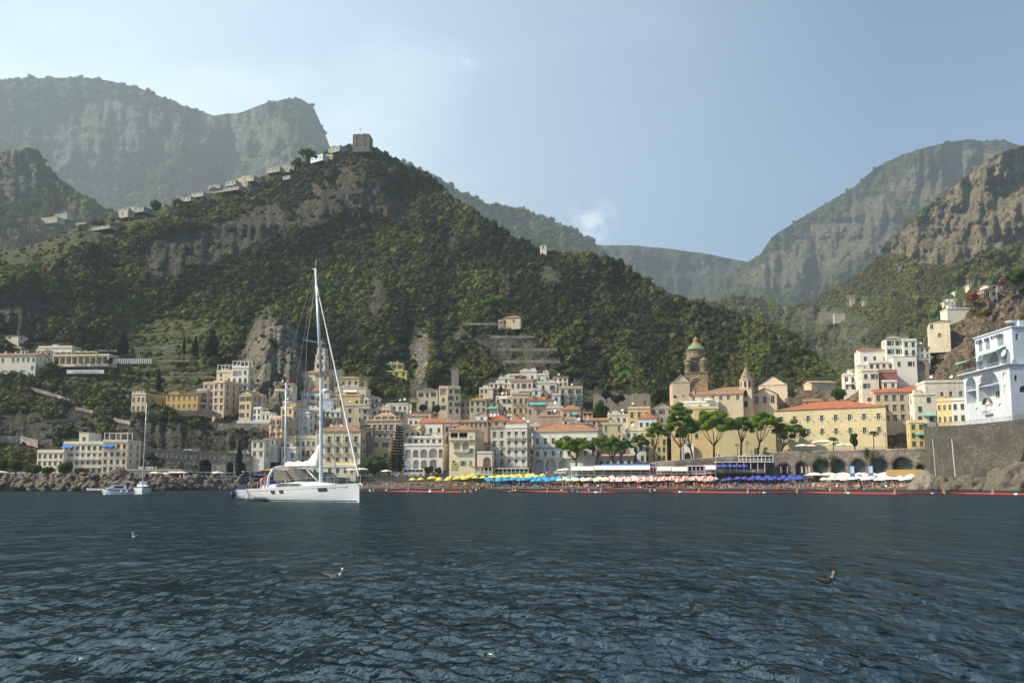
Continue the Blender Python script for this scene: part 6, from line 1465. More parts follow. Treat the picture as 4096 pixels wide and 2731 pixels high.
# bougainvillea
for i,(l,x0,x1,y0,y1,D) in enumerate([('deep red bougainvillea on the terrace edge of the bluff',3860,3918,1172,1204,340),('dark red bougainvillea on the top wall at right',3990,4034,1114,1142,338)]):
    round_tree(l,x0,x1,y0,y1,D,seed=80+i,mat=flat('bougainvillea_flowers',(.13,.015,.03),.8,0,.5,1.5),nm='bougainvillea',cat='flowering shrub',n=9,ls=.2)
round_tree('dark green trees on the top terrace at right edge',4020,4130,1080,1130,336,seed=85)
wall_strip('terrace_wall','cream garden terrace wall along the top of the bluff',[3990,4050,4120,4250],lambda x:1170-(x-3990)*.18,338,2.8,M['stonel'],th=1,cat='wall')
wall_strip('terrace_wall','broken stone terrace wall beneath the red bougainvillea',[3862,3920,3940],1222,343,2.0,M['stonel'],th=1,cat='wall')
# pylons
def pylon(l,px,y0,y1,D,w=2.2):
    base=P(px,y1,D); t=thing('power_pylon',l,'pylon',base); H=P(px,y0,D).z-base.z; b=MB(); n=8
    c=lambda f,i:(((-1,1,1,-1)[i])*w*(1-.85*f),((-1,-1,1,1)[i])*w*(1-.85*f),H*f)
    for q in range(n):
        for i in range(4): b.tube(c(q/n,i),c((q+1)/n,i),.12,n=4); b.tube(c(q/n,i),c((q+1)/n,(i+1)%4),.06,n=3); b.tube(c(q/n,i),c(q/n,(i+1)%4),.06,n=3)
    b.build('lattice',M['grey'],t); b=MB()
    for f in(.72,.84,.96): b.tube((-w*1.3,0,H*f),(w*1.3,0,H*f),.1,n=4)
    b.build('crossarm',M['grey'],t)
pylon('lattice power pylon on the right shoulder of the headland',2142,896,990,655,2.6); pylon('thin radio mast lower on the right shoulder',2670,1150,1240,600,1.0)
# white polytunnel strips on far terraces
for i,(x0,x1,y0,l) in enumerate([(3300,3435,1356,'upper white sheeted crop cover on the far terraces'),(3265,3415,1372,'lower white sheeted crop cover on the far terraces')]):
    t=thing('crop_cover',l,'crop cover',P(x0,y0+8,Ds(s7,x0,y0+8)-4)); a=P(x0,y0+8,Ds(s7,x0,y0+8)-4); b=MB(); n=12
    for k in range(n):
        p=P(x0+(x1-x0)*k/n,y0+8+ (4 if k<3 else 0),Ds(s7,x0,y0+8)-4)-a; q=P(x0+(x1-x0)*(k+.93)/n,y0+8,Ds(s7,x0,y0+8)-4)-a
        b.box(p.x,q.x,0,4,-1.4+p.z,1.2+rnd.uniform(-.2,.3)+p.z)
    b.build('cover',flat('pale_sheeting',(.42,.42,.38),.7),t)

for i,(pts,h,l) in enumerate([([(-30,1552),(120,1560),(230,1592),(300,1622),(340,1640)],1.6,'grey stone path wall descending the slope under the monastery'),([(300,1640),(360,1652),(430,1680),(520,1700)],1.6,'zigzag stone path wall left of the crenellated villa'),([(-30,1770),(80,1772),(150,1790)],3.0,'massive retaining wall of the coast road at far left'),([(180,1690),(260,1686),(330,1672)],1.2,'thin terrace wall on the dark lower cliff'),([(330,1585),(420,1592),(515,1590)],1.4,'garden terrace wall beside the crenellated villa'),([(600,1590),(640,1586),(664,1590)],1.4,'short garden wall left of the ochre villa')]):
    D=min(float(Dt(x,y)) for x,y in pts)-1.2
    wall_strip('path_wall',l,[p[0] for p in pts],lambda x,pts=pts:float(np.interp(x,[p[0] for p in pts],[p[1] for p in pts])),lambda x,D=D:float(Dt(x,float(np.interp(x,[p[0] for p in pts],[p[1] for p in pts]))))-1.0,h,M['stonel'],th=.8,cat='wall')
for i,(x0,x1,y0,y1,D,l) in enumerate([(3262,3300,1820,1860,300.5,'ivy hanging over the second dark arch of the arcade'),(3318,3342,1822,1868,298,'ivy hanging between the third and fourth arches'),(3470,3520,1806,1868,288,'broad ivy curtain right of the blue kiosk panels'),(3455,3475,1800,1830,290,'thin ivy spray above the central arch')]):
    rs=np.random.RandomState(90+i); a=P((x0+x1)/2,y1,D); t=thing('ivy',l,'climbing plant',a); b=MB(); k=D/F
    for q in range(14): leafclump(b,((rs.rand()-.5)*(x1-x0)*k,rs.rand()*.3-.6,rs.rand()*(y1-y0)*k),1.1,.5,1.2,60,.16,rs)
    b.build('foliage',lm_b,t)
# ================= people
SK=[flat('skin_%d'%i,c,.6,0,.05) for i,c in enumerate([(.55,.33,.23),(.42,.23,.14),(.3,.16,.1)])]
CL={k:flat('cloth_'+k,c,.8,0,.05) for k,c in dict(blue=(.03,.08,.3),red=(.5,.03,.03),black=(.02,.02,.02),white=(.7,.7,.68),pink=(.6,.1,.25),green=(.05,.25,.1),orange=(.7,.16,.02),navy=(.02,.03,.1),yellow=(.6,.45,.05)).items()}
HAIR=flat('dark_hair',(.03,.02,.015),.7); HAIRB=flat('fair_hair',(.3,.2,.09),.7)
def body(pose,skin,cl,top,hair,seed=0,fingers=False):
    # skeleton joints for standing figure 1.72 m, facing -y
    J={'pel':(0,0,.95),'wst':(0,0,1.12),'chs':(0,0,1.33),'nk':(0,.01,1.47),'hd':(0,-.01,1.56),'hd2':(0,-.01,1.66)}
    r={'pel':.135,'wst':.115,'chs':.145,'nk':.055,'hd':.082,'hd2':.088}
    E_=[('pel','wst'),('wst','chs'),('chs','nk'),('nk','hd'),('hd','hd2')]
    for s,n in((-1,'l'),(1,'r')):
        J['sh'+n]=(s*.18,0,1.4); r['sh'+n]=.062; J['el'+n]=(s*.24,.01,1.13); r['el'+n]=.042; J['wr'+n]=(s*.25,-.05,.89); r['wr'+n]=.028; J['ha'+n]=(s*.25,-.07,.81); r['ha'+n]=.033
        J['hp'+n]=(s*.095,0,.88); r['hp'+n]=.1; J['kn'+n]=(s*.1,-.01,.49); r['kn'+n]=.062; J['an'+n]=(s*.1,.02,.09); r['an'+n]=.04; J['to'+n]=(s*.11,-.14,.03); r['to'+n]=.03
        E_+=[('chs','sh'+n),('sh'+n,'el'+n),('el'+n,'wr'+n),('wr'+n,'ha'+n),('pel','hp'+n),('hp'+n,'kn'+n),('kn'+n,'an'+n),('an'+n,'to'+n)]
    def mv(k,x=None,y=None,z=None):
        p=J[k]; J[k]=(p[0] if x is None else x,p[1] if y is None else y,p[2] if z is None else z)
    def off(ks,d):
        for k in ks: J[k]=tuple(a+b_ for a,b_ in zip(J[k],d))
    up=['pel','wst','chs','nk','hd','hd2','shl','shr','ell','elr','wrl','wrr','hal','har','hpl','hpr']
    if pose=='walk':
        mv('knl',y=-.2,z=.5);mv('anl',y=-.22,z=.09);mv('tol',y=-.38,z=.04);mv('knr',y=.08,z=.5);mv('anr',y=.34,z=.14);mv('tor',y=.2,z=.03);mv('ell',y=.14);mv('wrl',y=.12,z=.9);mv('hal',y=.1,z=.82);mv('wrr',y=-.22,z=.93);mv('har',y=-.28,z=.87);mv('elr',y=-.06)
    if pose=='arms':
        mv('elr',x=.34,z=1.6);mv('wrr',x=.2,z=1.76);mv('har',x=.12,z=1.8);mv('ell',x=-.36,z=1.2);mv('wrl',x=-.2,y=-.06,z=1.06);mv('hal',x=-.13,z=1.02)
    if pose=='sit':
        off(up,(0,0,-.8)); mv('knl',y=-.42,z=.42);mv('knr',y=-.4,z=.46);mv('anl',y=-.6,z=.08);mv('anr',y=-.62,z=.08);mv('tol',y=-.76,z=.04);mv('tor',y=-.78,z=.04)
        mv('ell',x=-.3,y=.12);mv('wrl',x=-.28,y=.25,z=.1);mv('hal',x=-.28,y=.3,z=.04);mv('elr',y=-.16,z=.42);mv('wrr',x=.16,y=-.34,z=.46);mv('har',x=.1,y=-.4,z=.48)
    if pose=='bend':
        for k in('wst','chs','nk','hd','hd2','shl','shr','ell','elr','wrl','wrr','hal','har'):
            x,y,z=J[k]; a=R(62); dy=y; dz=z-.95; J[k]=(x,dy*math.cos(a)-dz*math.sin(a),.95+dz*math.cos(a)+dy*math.sin(a)) if k not in('wrl','wrr','hal','har','ell','elr') else J[k]
        for s,n in((-1,'l'),(1,'r')): J['el'+n]=(s*.2,-.38,.88);J['wr'+n]=(s*.16,-.42,.64);J['ha'+n]=(s*.14,-.44,.56)
    if fingers:
        for s,n in((-1,'l'),(1,'r')):
            h=Vector(J['ha'+n]); w=Vector(J['wr'+n]); d=(h-w).normalized(); sd=Vector((0,1,0)); r['ha'+n]=.032
            for i,(o,l) in enumerate(((-.028,.07),(-.009,.08),(.01,.075),(.028,.06))):
                a=h+sd*o+d*.03; J['f%d%s'%(i,n)]=tuple(a); r['f%d%s'%(i,n)]=.009; c=a+d*l+Vector((-s*.015,0,0)); J['g%d%s'%(i,n)]=tuple(c); r['g%d%s'%(i,n)]=.007; E_+=[('ha'+n,'f%d%s'%(i,n)),('f%d%s'%(i,n),'g%d%s'%(i,n))]
            a=h+sd*-.045; J['t'+n]=tuple(a); r['t'+n]=.011; c=a+d*.045+sd*-.02; J['u'+n]=tuple(c); r['u'+n]=.008; E_+=[('wr'+n,'t'+n),('t'+n,'u'+n)]
    keys=list(J); me=bpy.data.meshes.new('b'); me.from_pydata([J[k] for k in keys],[(keys.index(a),keys.index(c)) for a,c in E_],[])
    o=bpy.data.objects.new('b',me); COL.objects.link(o); md=o.modifiers.new('s','SKIN'); md.use_smooth_shade=True
    sv=me.skin_vertices[0].data
    for i,k in enumerate(keys): sv[i].radius=(r[k],r[k]*(.72 if k in('pel','wst','chs') else 1)); sv[i].use_root=(k=='pel')
    o.modifiers.new('u','SUBSURF').levels=1
    dg=bpy.context.evaluated_depsgraph_get(); dg.update(); m2=bpy.data.meshes.new_from_object(o.evaluated_get(dg)); bpy.data.objects.remove(o)
    if pose=='lie': pass
    m2.materials.clear()
    for mm in(skin,cl,hair): m2.materials.append(mm)
    pz=Vector(J['pel']); ch=Vector(J['chs']); hd=Vector(J['hd2']); nk=Vector(J['nk'])
    ax=(ch-pz).normalized()
    for f in m2.polygons:
        c=Vector(f.center); s=(c-pz).dot(ax); rad=((c-pz)-ax*s).length; i=0
        hc=(c-Vector(J['hd']))
        if hc.length<.2 and ((c-nk).dot((hd-nk).normalized())>.13 or ((c-nk).dot((hd-nk).normalized())>.03 and c.y>hd.y+.03)): i=2
        elif -.16<s<.06 and rad<.25: i=1
        elif top==2 and -.2<s<.5 and rad<.3 : i=1
        elif top==1 and .3<s<.42 and rad<.18: i=1
        f.material_index=i
    if pose=='lie': m2.transform(Matrix.Translation((0,.85,.16))@Matrix.Rotation(R(-90),4,'X'))
    m2.name='person'; return m2
BM=[]
poses=['stand','walk','arms','sit','sit','lie','bend','stand','walk','sit','lie','arms']
cls=['blue','red','black','white','pink','green','orange','navy','black','blue','red','yellow']
for i,p_ in enumerate(poses): BM.append((p_,body(p_,SK[i%3],CL[cls[i]],[0,1,0,1,0,1,0,2,1,0,1,2][i],HAIR if i%4 else HAIRB,i),cls[i]))
DRESSED=[body(p_,SK[i%3],CL[c],2,HAIR,i) for i,(p_,c) in enumerate((('stand','white'),('walk','red'),('stand','navy'),('walk','white'),('arms','black'),('stand','pink'),('walk','blue')))]
npeople=0
def person(me,loc,label,grp=None,rz=None,sc=None):
    global npeople; npeople+=1
    o=ob('person',me,None,loc,(0,0,rnd.uniform(0,6.28) if rz is None else rz),sc or rnd.uniform(.92,1.04)); tag(o,label,'person',grp); return o
posew=dict(stand='standing',walk='walking',arms='standing with one arm raised',sit='sitting',lie='lying down',bend='bending forward')
# ================= beach umbrellas, loungers
def umbrella_proto(label,grp,c1,c2=None,h=2.95,r=1.55,n=8,fl=.9,nm='beach_umbrella',cat='beach umbrella',square=False):
    t=thing(nm,label,cat,(0,0,0),0,grp); b=MB()
    b.tube((0,0,-.3),(0,0,h),.03,n=5); b.build('pole',M['white'],t)
    b=MB(); k=4 if square else n
    for i in range(k):
        a0=2*PI*i/k+PI/4;a1=2*PI*(i+1)/k+PI/4; p=lambda a,rr,z:(rr*math.cos(a),rr*math.sin(a),z)
        mi=0 if (not c2 or i%2==0) else 1
        b.poly([p(a0,r,h-fl),p(a1,r,h-fl),p(a1,r*.55,h-fl*.32),p(a0,r*.55,h-fl*.32)],mi); b.poly([p(a0,r*.55,h-fl*.32),p(a1,r*.55,h-fl*.32),(0,0,h)],mi)
        b.poly([p(a0,r,h-fl-.16),p(a1,r,h-fl-.16),p(a1,r,h-fl),p(a0,r,h-fl)],1 if (c2 and c2 is not c1 and nm=='beach_umbrella') else 0)
    b.build('canopy',[c1,c2 or c1],t); return t
uc=lambda n,c:flat('canvas_'+n,c,.8,0,.06)
UP=dict(y=umbrella_proto('yellow green striped umbrella in the left rows of the beach','yellow green beach umbrellas',uc('lime',(.5,.58,.1)),uc('yellow',(.75,.6,.08))),
 b=umbrella_proto('sky blue umbrella between the yellow and the cream rows','sky blue beach umbrellas',uc('skyblue',(.03,.3,.62))),
 c=umbrella_proto('cream fringed umbrella in the middle rows of the beach','cream beach umbrellas',uc('cream',(.72,.66,.5))),
 r=umbrella_proto('red and white segmented umbrella in the crowded centre rows','red and white beach umbrellas',uc('red',(.62,.07,.03)),uc('white',(.75,.72,.68))),
 d=umbrella_proto('dark blue umbrella in front of the raised bar deck','dark blue beach umbrellas',uc('royal',(.05,.07,.36))),
 w=umbrella_proto('white umbrella in the right rows of the beach','white beach umbrellas',uc('white',(.75,.72,.68))))
for u in UP.values(): proto_kids(u)
used=set()
def put(proto,key,loc,rz,sc=1,label=None):
    o=proto if key not in used else copy_tree(proto); used.add(key)
    o.location=loc; o.rotation_euler=(0,0,rz); o.scale=(sc,)*3
    if label:
        o['label']=label
        if 'group' in o: del o['group']
    return o
def rowsU(k,x0,x1,ts,step,h=0):
    for j,t_ in enumerate(ts):
        for x in np.arange(x0+(j%2)*step/2,x1,step):
            p=beach_pt(x+rnd.uniform(-8,8),t_+rnd.uniform(-.06,.06)); p.z+=h+rnd.uniform(-.25,.2); put(UP[k],k,p,rnd.uniform(0,6.28),rnd.uniform(.95,1.05))
UH=.75
rowsU('y',1655,1880,(.62,),34); rowsU('y',1735,1880,(.8,),30); rowsU('y',1875,2175,(.72,.95),31,.5); rowsU('y',1960,2140,(.85,),29,.5)
rowsU('b',1960,2250,(.4,.52,.66),29); rowsU('b',2150,2330,(.72,),31,.3)
rowsU('c',2245,2560,(.4,.55,.7),29,.1)
rowsU('r',2430,2860,(.38,.54),26,.1); rowsU('r',2480,2850,(.68,.84),26,.2)
rowsU('d',2840,3230,(.5,),28,.1); rowsU('d',3010,3230,(.64,.78),29,.4)
rowsU('w',3300,3660,(.4,),26,.3); rowsU('w',3330,3660,(.58,.76,.9),27,.5)
red=copy_tree(UP['r']); p=beach_pt(2194,.4); red.location=p; red['label']='single plain crimson umbrella among the sky blue ones'
for c in [q for q in bpy.data.objects if q.parent==red and q.name.startswith('canopy')]:
    c.data=c.data.copy()
    for i_ in range(len(c.data.materials)): c.data.materials[i_]=uc('crimson',(.5,.02,.05))
del red['group']
def loungers():
    out=[]
    for nm,c,l in(('blue',(.03,.2,.45),'blue deckchair in the beach rows'),('red',(.65,.1,.04),'orange red deckchair under the red and white umbrellas'),('cream',(.65,.58,.42),'cream sun lounger in the middle rows'),('navy',(.04,.07,.25),'navy deckchair under the dark blue umbrellas'),('white',(.68,.66,.62),'white sun lounger in the right rows'),('green',(.25,.45,.1),'lime green deckchair in the left rows')):
        t=thing('sun_lounger',l,'sun lounger',(0,0,0),0,nm+' loungers on the beach'); b=MB()
        for x in(-.28,.28):
            b.tube((x,-.9,.3),(x,.5,.32),.025,n=4); b.tube((x,.5,.32),(x,1.0,.85),.025,n=4)
            for y in(-.7,.4): b.tube((x,y,0),(x,y,.3),.025,n=4)
        b.build('frame',M['white'],t); b=MB(); b.box(-.27,.27,-.9,.5,.325,.36); b.add([(-.27,.5,.33),(.27,.5,.33),(.27,1.0,.86),(-.27,1.0,.86),(-.27,.47,.37),(.27,.47,.37),(.27,.96,.9),(-.27,.96,.9)],[(0,1,2,3),(4,7,6,5),(0,4,5,1),(2,6,7,3),(0,3,7,4),(1,5,6,2)])
        b.build('canvas',uc('lounge_'+nm,c),t); proto_kids(t); out.append(t)
    return out
LG=loungers()
for i in range(210):
    x=rnd.uniform(1680,3650); k=5 if x<1950 else 0 if x<2250 else 2 if x<2440 else 1 if x<2840 else 3 if x<3220 else 4
    p=beach_pt(x,rnd.uniform(.22,.6)); put(LG[k],'l%d'%k,p,rnd.uniform(-.5,.5)+(PI if rnd.random()<.3 else 0)+rnd.choice((0,.0,1.2)))
for i in range(205):
    if i<70: x=rnd.uniform(1445,1900)
    elif i<130: x=rnd.uniform(3150,3660)
    else: x=rnd.uniform(1900,3200)
    p_,me,c=BM[i%len(BM)]
    tt=rnd.uniform(.05,.55) if x<1900 or x>3100 else rnd.uniform(.04,.4)
    if p_=='lie': tt=max(tt,.15)
    person(me,beach_pt(x,tt),'beachgoer %s on the dark shingle in %s swimwear'%(posew[p_],c),'people on the beach, %s in %s'%(posew[p_],c))
for i in range(16): # bathers
    x=rnd.uniform(1450,3650); D=shoreD(x)-rnd.uniform(1,9); p_,me,c=BM[[0,2,1,7][i%4]]
    person(me,(rat(x,1950)*D,D,-rnd.uniform(.75,1.25)),'bather standing in the shallow water wearing %s'%c,'bathers in the shallows in %s'%c)
for x,l in((1860,'bather at the gap in the red boom, left one'),(1882,'bather at the gap in the red boom, right one'),(2291,'bather standing at the boom beside another, left one'),(2311,'broad backed bather standing at the boom, right one')):
    person(BM[0][1],(rat(x,1970)*166,166,-1.05),l,None,rz=rnd.uniform(2.6,3.6))
PK_=['standing in white','walking in red','standing in navy','walking in white','waving in black','standing in pink','walking in blue']
for i in range(46): # promenade crowd
    x=rnd.uniform(1450,2120); y,D=edge(x); D=D+rnd.uniform(1.5,9); j=rnd.randrange(len(DRESSED))
    person(DRESSED[j],(rat(x,y)*D,D,P(x,y,float(edge(x)[1])).z+.1),'pedestrian %s behind the promenade railing'%PK_[j],'promenade pedestrians %s'%PK_[j])
for i,(x,y,D,l) in enumerate([(2846,1826,305,'pedestrian leaning by the parapet left of the forked pine'),(3584,1792,286.5,'man in blue at the railing right of the monastery front'),(3748,1702,243.5,'pedestrian standing at the left end of the bastion railing'),(3879,1690,235,'dark dressed person at the bastion railing below the hotel'),(354,1898,216,'person standing on the rocks left of the hotel terrace steps'),(600,1906,222,'person in a white shirt leaning beside the small mast'),(365,1896,216,'second person standing beside the one on the rocks'),(720,1905,266,'person in navy in front of the long white roof'),(728,1905,267,'person in white in front of the long white roof')]):
    p=P(x,y,D); person(DRESSED[i%len(DRESSED)],(p.x,p.y,p.z-.9 if i>3 else p.z-1.0),l)
# the rest of the crowd and its towels, too many to count
def crowd(name,label,n,meshes,place,cols=None):
    V=[];F_=[];Mi=[];mats=[];base=0
    for me in meshes:
        for mm in me.materials:
            if mm not in mats: mats.append(mm)
    dat=[]
    for me in meshes:
        v=np.array([tuple(q.co) for q in me.vertices]); dat.append((v,[tuple(p.vertices) for p in me.polygons],[mats.index(me.materials[p.material_index]) for p in me.polygons]))
    for i in range(n):
        v,f,m_=dat[rnd.randrange(len(dat))]; a=rnd.uniform(0,6.28); c,s_=math.cos(a),math.sin(a); p=place(); k=rnd.uniform(.92,1.03)
        V.append(np.stack([v[:,0]*c-v[:,1]*s_,v[:,0]*s_+v[:,1]*c,v[:,2]],-1)*k+np.array(p)); F_+=[tuple(q+base for q in g_) for g_ in f]; Mi+=m_; base+=len(v)
    me=bpy.data.meshes.new(name); me.from_pydata(np.concatenate(V).tolist(),[],F_)
    for mm in mats: me.materials.append(mm)
    me.polygons.foreach_set('material_index',Mi); o=ob(name,me); tag(o,label,None,None,'stuff')
def cplace():
    u=rnd.random()
    x=rnd.uniform(1450,1950) if u<.3 else rnd.gauss(3300,60) if u<.42 else rnd.uniform(1950,3650)
    return tuple(beach_pt(x,rnd.uniform(.04,.5)))
crowd('beach_crowd','dense crowd of bathers filling the beach between the umbrellas',430,[b_[1] for b_ in BM],cplace)
def pplace():
    x=rnd.uniform(1450,2280); y,D=edge(x); D=float(D); z=P(x,float(y),D).z+.15; D+=rnd.uniform(1.5,10); return (rat(x,float(y))*D,D,z)
crowd('promenade_crowd','crowd of people strolling along the promenade and road',150,DRESSED,pplace)
TW=[]
for c in('red','blue','white','orange','green','pink','yellow','navy'):
    b=MB(); b.box(-.4,.4,-.9,.9,.02,.09); b.box(-.2,.2,.6,.9,.09,.35); TW.append(b.mesh('towel',[CL[c]]))
crowd('towels','bright towels and bags strewn over the shingle',420,TW,lambda:tuple(beach_pt(rnd.uniform(1480,3650),rnd.uniform(.15,.7))))
# cream parasols on terraces
PC=umbrella_proto('cream market parasol','cream parasols',uc('cream',(.72,.66,.5)),None,3.0,3.0,4,.7,nm='market_parasol',cat='parasol',square=True); proto_kids(PC)
az=arc['_z']
for i,(x,y,D,s,l) in enumerate([(3258,1896,272,1.2,'big square beige parasol on the beach before the arcade, left'),(3315,1896,271,1.2,'big square beige parasol before the arcade, middle'),(3372,1896,270,1.2,'big square beige parasol before the arcade, right'),
  (3210,1806,306,.85,'leftmost cream parasol on the hotel terrace'),(3245,1805,305,.8,'second cream parasol on the hotel terrace'),(3290,1803,303,1.3,'widest cream parasol on the hotel terrace'),(3345,1800,306,1.1,'back white parasol on the hotel terrace'),(3362,1803,301,.8,'small white parasol before the back one'),(3402,1798,304,.9,'right white parasol beside the terrace tree'),
  (2262,1899,318,.9,'white parasol left of the beach pavilion'),(2185,1899,320,.0,''),(1400,1902,322,1.0,'cream parasol by the yellow palace, right'),(1420,1902,326,.9,'second cream parasol by the yellow palace'),(1445,1900,324,1.0,'third cream parasol by the yellow palace'),(1545,1902,328,.8,'low cream parasol behind the white vans'),
  (622,1912,250,.7,'first small white parasol behind the breakwater'),(660,1912,252,.6,'second small white parasol behind the breakwater'),(688,1911,254,.7,'third small white parasol behind the breakwater'),(725,1911,256,.7,'fourth small white parasol behind the breakwater'),(870,1912,280,.8,'small white canopy by the rocks'),
  (245,1424,388,.8,'white parasol on the monastery terrace, first'),(272,1424,388,.8,'white parasol on the monastery terrace, second'),(312,1424,388,.8,'white parasol on the monastery terrace, third'),(340,1424,388,.8,'white parasol on the monastery terrace, fourth'),(372,1424,388,.8,'white parasol on the monastery terrace, fifth'),
  (1,1914,246,.8,'pale parasol at the left edge of the quay'),(2240,1899,318,.8,'second white parasol left of the beach pavilion')]):
    if s==0: continue
    p=P(x,y,D); 
    if 3<=i<=8: p.z=az+.3; s*=1.15
    if i<3: p.z=2.2
    put(PC,'pc',p,.3*i if i>2 else -.5,s,l)
# ================= breakwater and rocks
conc=stone('breakwater_rock',(.3,.25,.19),.5,.0)
def rockmat(name,c):
    m,t,b=newmat(name,.95); g=N(t,'ShaderNodeNewGeometry'); sz=N(t,'ShaderNodeSeparateXYZ'); L(t,g.outputs['Position'],sz.inputs[0])
    n=noise(t,g.outputs['Position'],1.2,7,.7); n2=noise(t,g.outputs['Position'],.3,4)
    cc=mix(t,ramp(t,n,[(.35,0),(.65,1)]),[x*.5 for x in c],[x*1.25 for x in c]); cc=mix(t,ramp(t,n2,[(.45,0),(.6,1)]),cc,[x*.7 for x in c])
    cc=mix(t,ramp(t,sz.outputs[2],[(.0,1),(.45,0)]),cc,(.03,.03,.02)); L(t,cc,b.inputs['Base Color']); bump(t,b,n,.8,.25); return m
rkm=rockmat('weathered_rock',(.13,.112,.088)); tetm=rockmat('tetrapod_concrete',(.15,.12,.09)); rkp=rockmat('pale_rock',(.24,.21,.17))
def tetra_mesh():
    b=MB(); ds=[Vector((0,0,1)),Vector((.943,0,-.333)),Vector((-.471,.816,-.333)),Vector((-.471,-.816,-.333))]
    for d in ds: b.tube((0,0,0),d*.6,.44,.36,10); b.tube(d*.6,d*1.0,.36,.29,10)
    b.lathe([(0,-.45),(.3,-.38),(.46,0),(.3,.38),(0,.45)],10)
    return b.mesh('tetrapod',[tetm],True)
TM=tetra_mesh()
def boulder_mesh(seed,mat=rkm):
    rs=np.random.RandomState(seed); import bmesh; bm=bmesh.new(); bmesh.ops.create_icosphere(bm,subdivisions=3,radius=1)
    pl=[(rs.randn(3),rs.uniform(.55,.85)) for _ in range(9)]
    for v in bm.verts:
        d=np.array(v.co)
        for n,h in pl:
            n=n/np.linalg.norm(n); q=d@n
            if q>h: d=d-n*(q-h)*.85
        d=d*(1+.05*float(vn(d[0]*3+seed,d[1]*3,d[2]*3)))
        v.co=Vector(d)*1.15
    me=bpy.data.meshes.new('boulder'); bm.to_mesh(me); bm.free(); me.materials.append(mat); return me
RM=[boulder_mesh(i) for i in range(6)]
def drock(me,loc,s,label,grp,nm,cat,sq=(1,1,1)):
    o=ob(nm,me,None,loc,(rnd.uniform(0,6),rnd.uniform(0,6),rnd.uniform(0,6)),[s*q for q in sq]); tag(o,label,cat,grp)
for i in range(112):
    px=rnd.uniform(-60,545) if i<92 else rnd.uniform(545,760); row=i%4
    D0=200 if px<540 else np.interp(px,[540,760],[203,235]); D=D0+row*3.4+rnd.uniform(-1,1); z=.0+row*.78+rnd.uniform(-.25,.3)
    drock(TM,(rat(px,1940)*D,D,z),rnd.uniform(1.9,2.4),'brown concrete tetrapod heaped in the breakwater at left','tetrapods of the breakwater','tetrapod','tetrapod')
for i in range(170):
    px=rnd.uniform(600,1330); row=i%4; D0=float(np.interp(px,[540,700,1000,1330],[203,228,268,312])); D=D0+row*3+rnd.uniform(-1,1); z=.1+row*.95+rnd.uniform(-.3,.3)
    drock(RM[i%6],(rat(px,1940)*D,D,z),rnd.uniform(.8,1.75),'rough grey boulder heaped along the quay behind the sailboats','boulders along the quay','boulder','boulder',(1.2,1,.75))
# fill slope below the rock heaps
b=MB(); xs=list(range(-500,1341,20)); r3=[]
for px in xs:
    D0=float(np.interp(px,[-500,540,700,1000,1340],[200,200,228,268,316])); r_=rat(px,1940); e=edge(px); ze=P(px,float(e[0]),float(e[1])).z
    r3.append([(r_*(D0+1),D0+1,-1.5),(r_*(D0+9),D0+9,2.2),(r_*(float(e[1])+.3),float(e[1])-.3,ze-.6)])
b.add([v for r in r3 for v in r],[(i*3+j,(i+1)*3+j,(i+1)*3+j+1,i*3+j+1) for i in range(len(xs)-1) for j in(0,1)])
tag(b.build('breakwater_bank',rkm),'dark rubble bank under the breakwater rocks',None,None,'structure')
for i in range(95): # bastion foot
    px=rnd.uniform(3690,4180); row=i%3; D0=float(np.interp(px,[3690,3760,3930,4110,4300],[252,236,222,206,190])); D=D0-1+row*2.6+rnd.uniform(-1,1); z=.1+row*1.0+rnd.uniform(-.3,.4)+max(0,(px-3960)/220)*2.2*row
    drock(RM[i%6],(rat(px,1940)*D,D,z),rnd.uniform(.9,2.1)*(1.5 if px>3980 and row else 1),'dark wet boulder at the foot of the bastion','boulders under the bastion','boulder','boulder',(1.2,1,.8))
# pale outcrop between beach and bastion
def outcrop(label,px,y0,D,w,d,seed,mat=None):
    rs=seed; import bmesh; bm=bmesh.new(); bmesh.ops.create_icosphere(bm,subdivisions=5,radius=1)
    h=P(px,y0,D).z
    for v in bm.verts:
        x,y,z=v.co; n=float(fbm(x*1.6+rs,y*1.6,z*1.1,4,ridge=True)); m_=float(fbm(x*6+rs,y*6,z*3,3))
        s=1+.28*n+.07*m_; v.co=Vector((x*w*s*(1-.35*max(z,0)),y*d*s*(1-.3*max(z,0)),z*h*(1+.12*n)))
    me=bpy.data.meshes.new('rock_outcrop'); bm.to_mesh(me); bm.free(); me.materials.append(mat or rkm)
    o=ob('rock_outcrop',me,None,(rat(px,1940)*D,D,-.2)); tag(o,label,'rock')
outcrop('jagged pale rock outcrop between the beach and the bastion',3704,1880,250,4.6,6,1,rkp)
outcrop('big bare rock mass below the archway at right edge',4105,1846,199,8.5,7,5)
outcrop('ivy grey rock mound between the hotel and the blue doors',478,1872,262,5.2,5,9)
# ================= red boom
def boom(label,xs,ends):
    t=thing('swim_boom',label,'floating boom',(0,0,0)); b=MB(); w=MB(); 
    pts=[]
    for px in xs:
        y=float(np.interp(px,[1400,2100,3000,3600,4200],[1967,1968,1970.5,1975,1978]))+1.1*math.sin(px*.011); D=CH*F/(y-1940); pts.append(Vector((rat(px,y)*D,D,.1)))
    for i,(a,c) in enumerate(zip(pts,pts[1:])):
        (w if i%24==4 else b).tube(a,c,.16,n=8,cap=(i%24 in(3,4)))
    b.build('red_tube',flat('red_boom_fabric',(.38,.025,.025),.6),t,True); w.build('white_band',M['white'],t,True)
    for i in range(6,len(pts)-1,14):
        p=pts[i]; bb=MB(); bb.lathe([(.42,-.1),(.36,.15),(.12,.75),(.0,.95)],12,0,tuple(p)); bb.build('marker_cone',flat('ochre_buoy',(.2,.12,.08),.7),t,True)
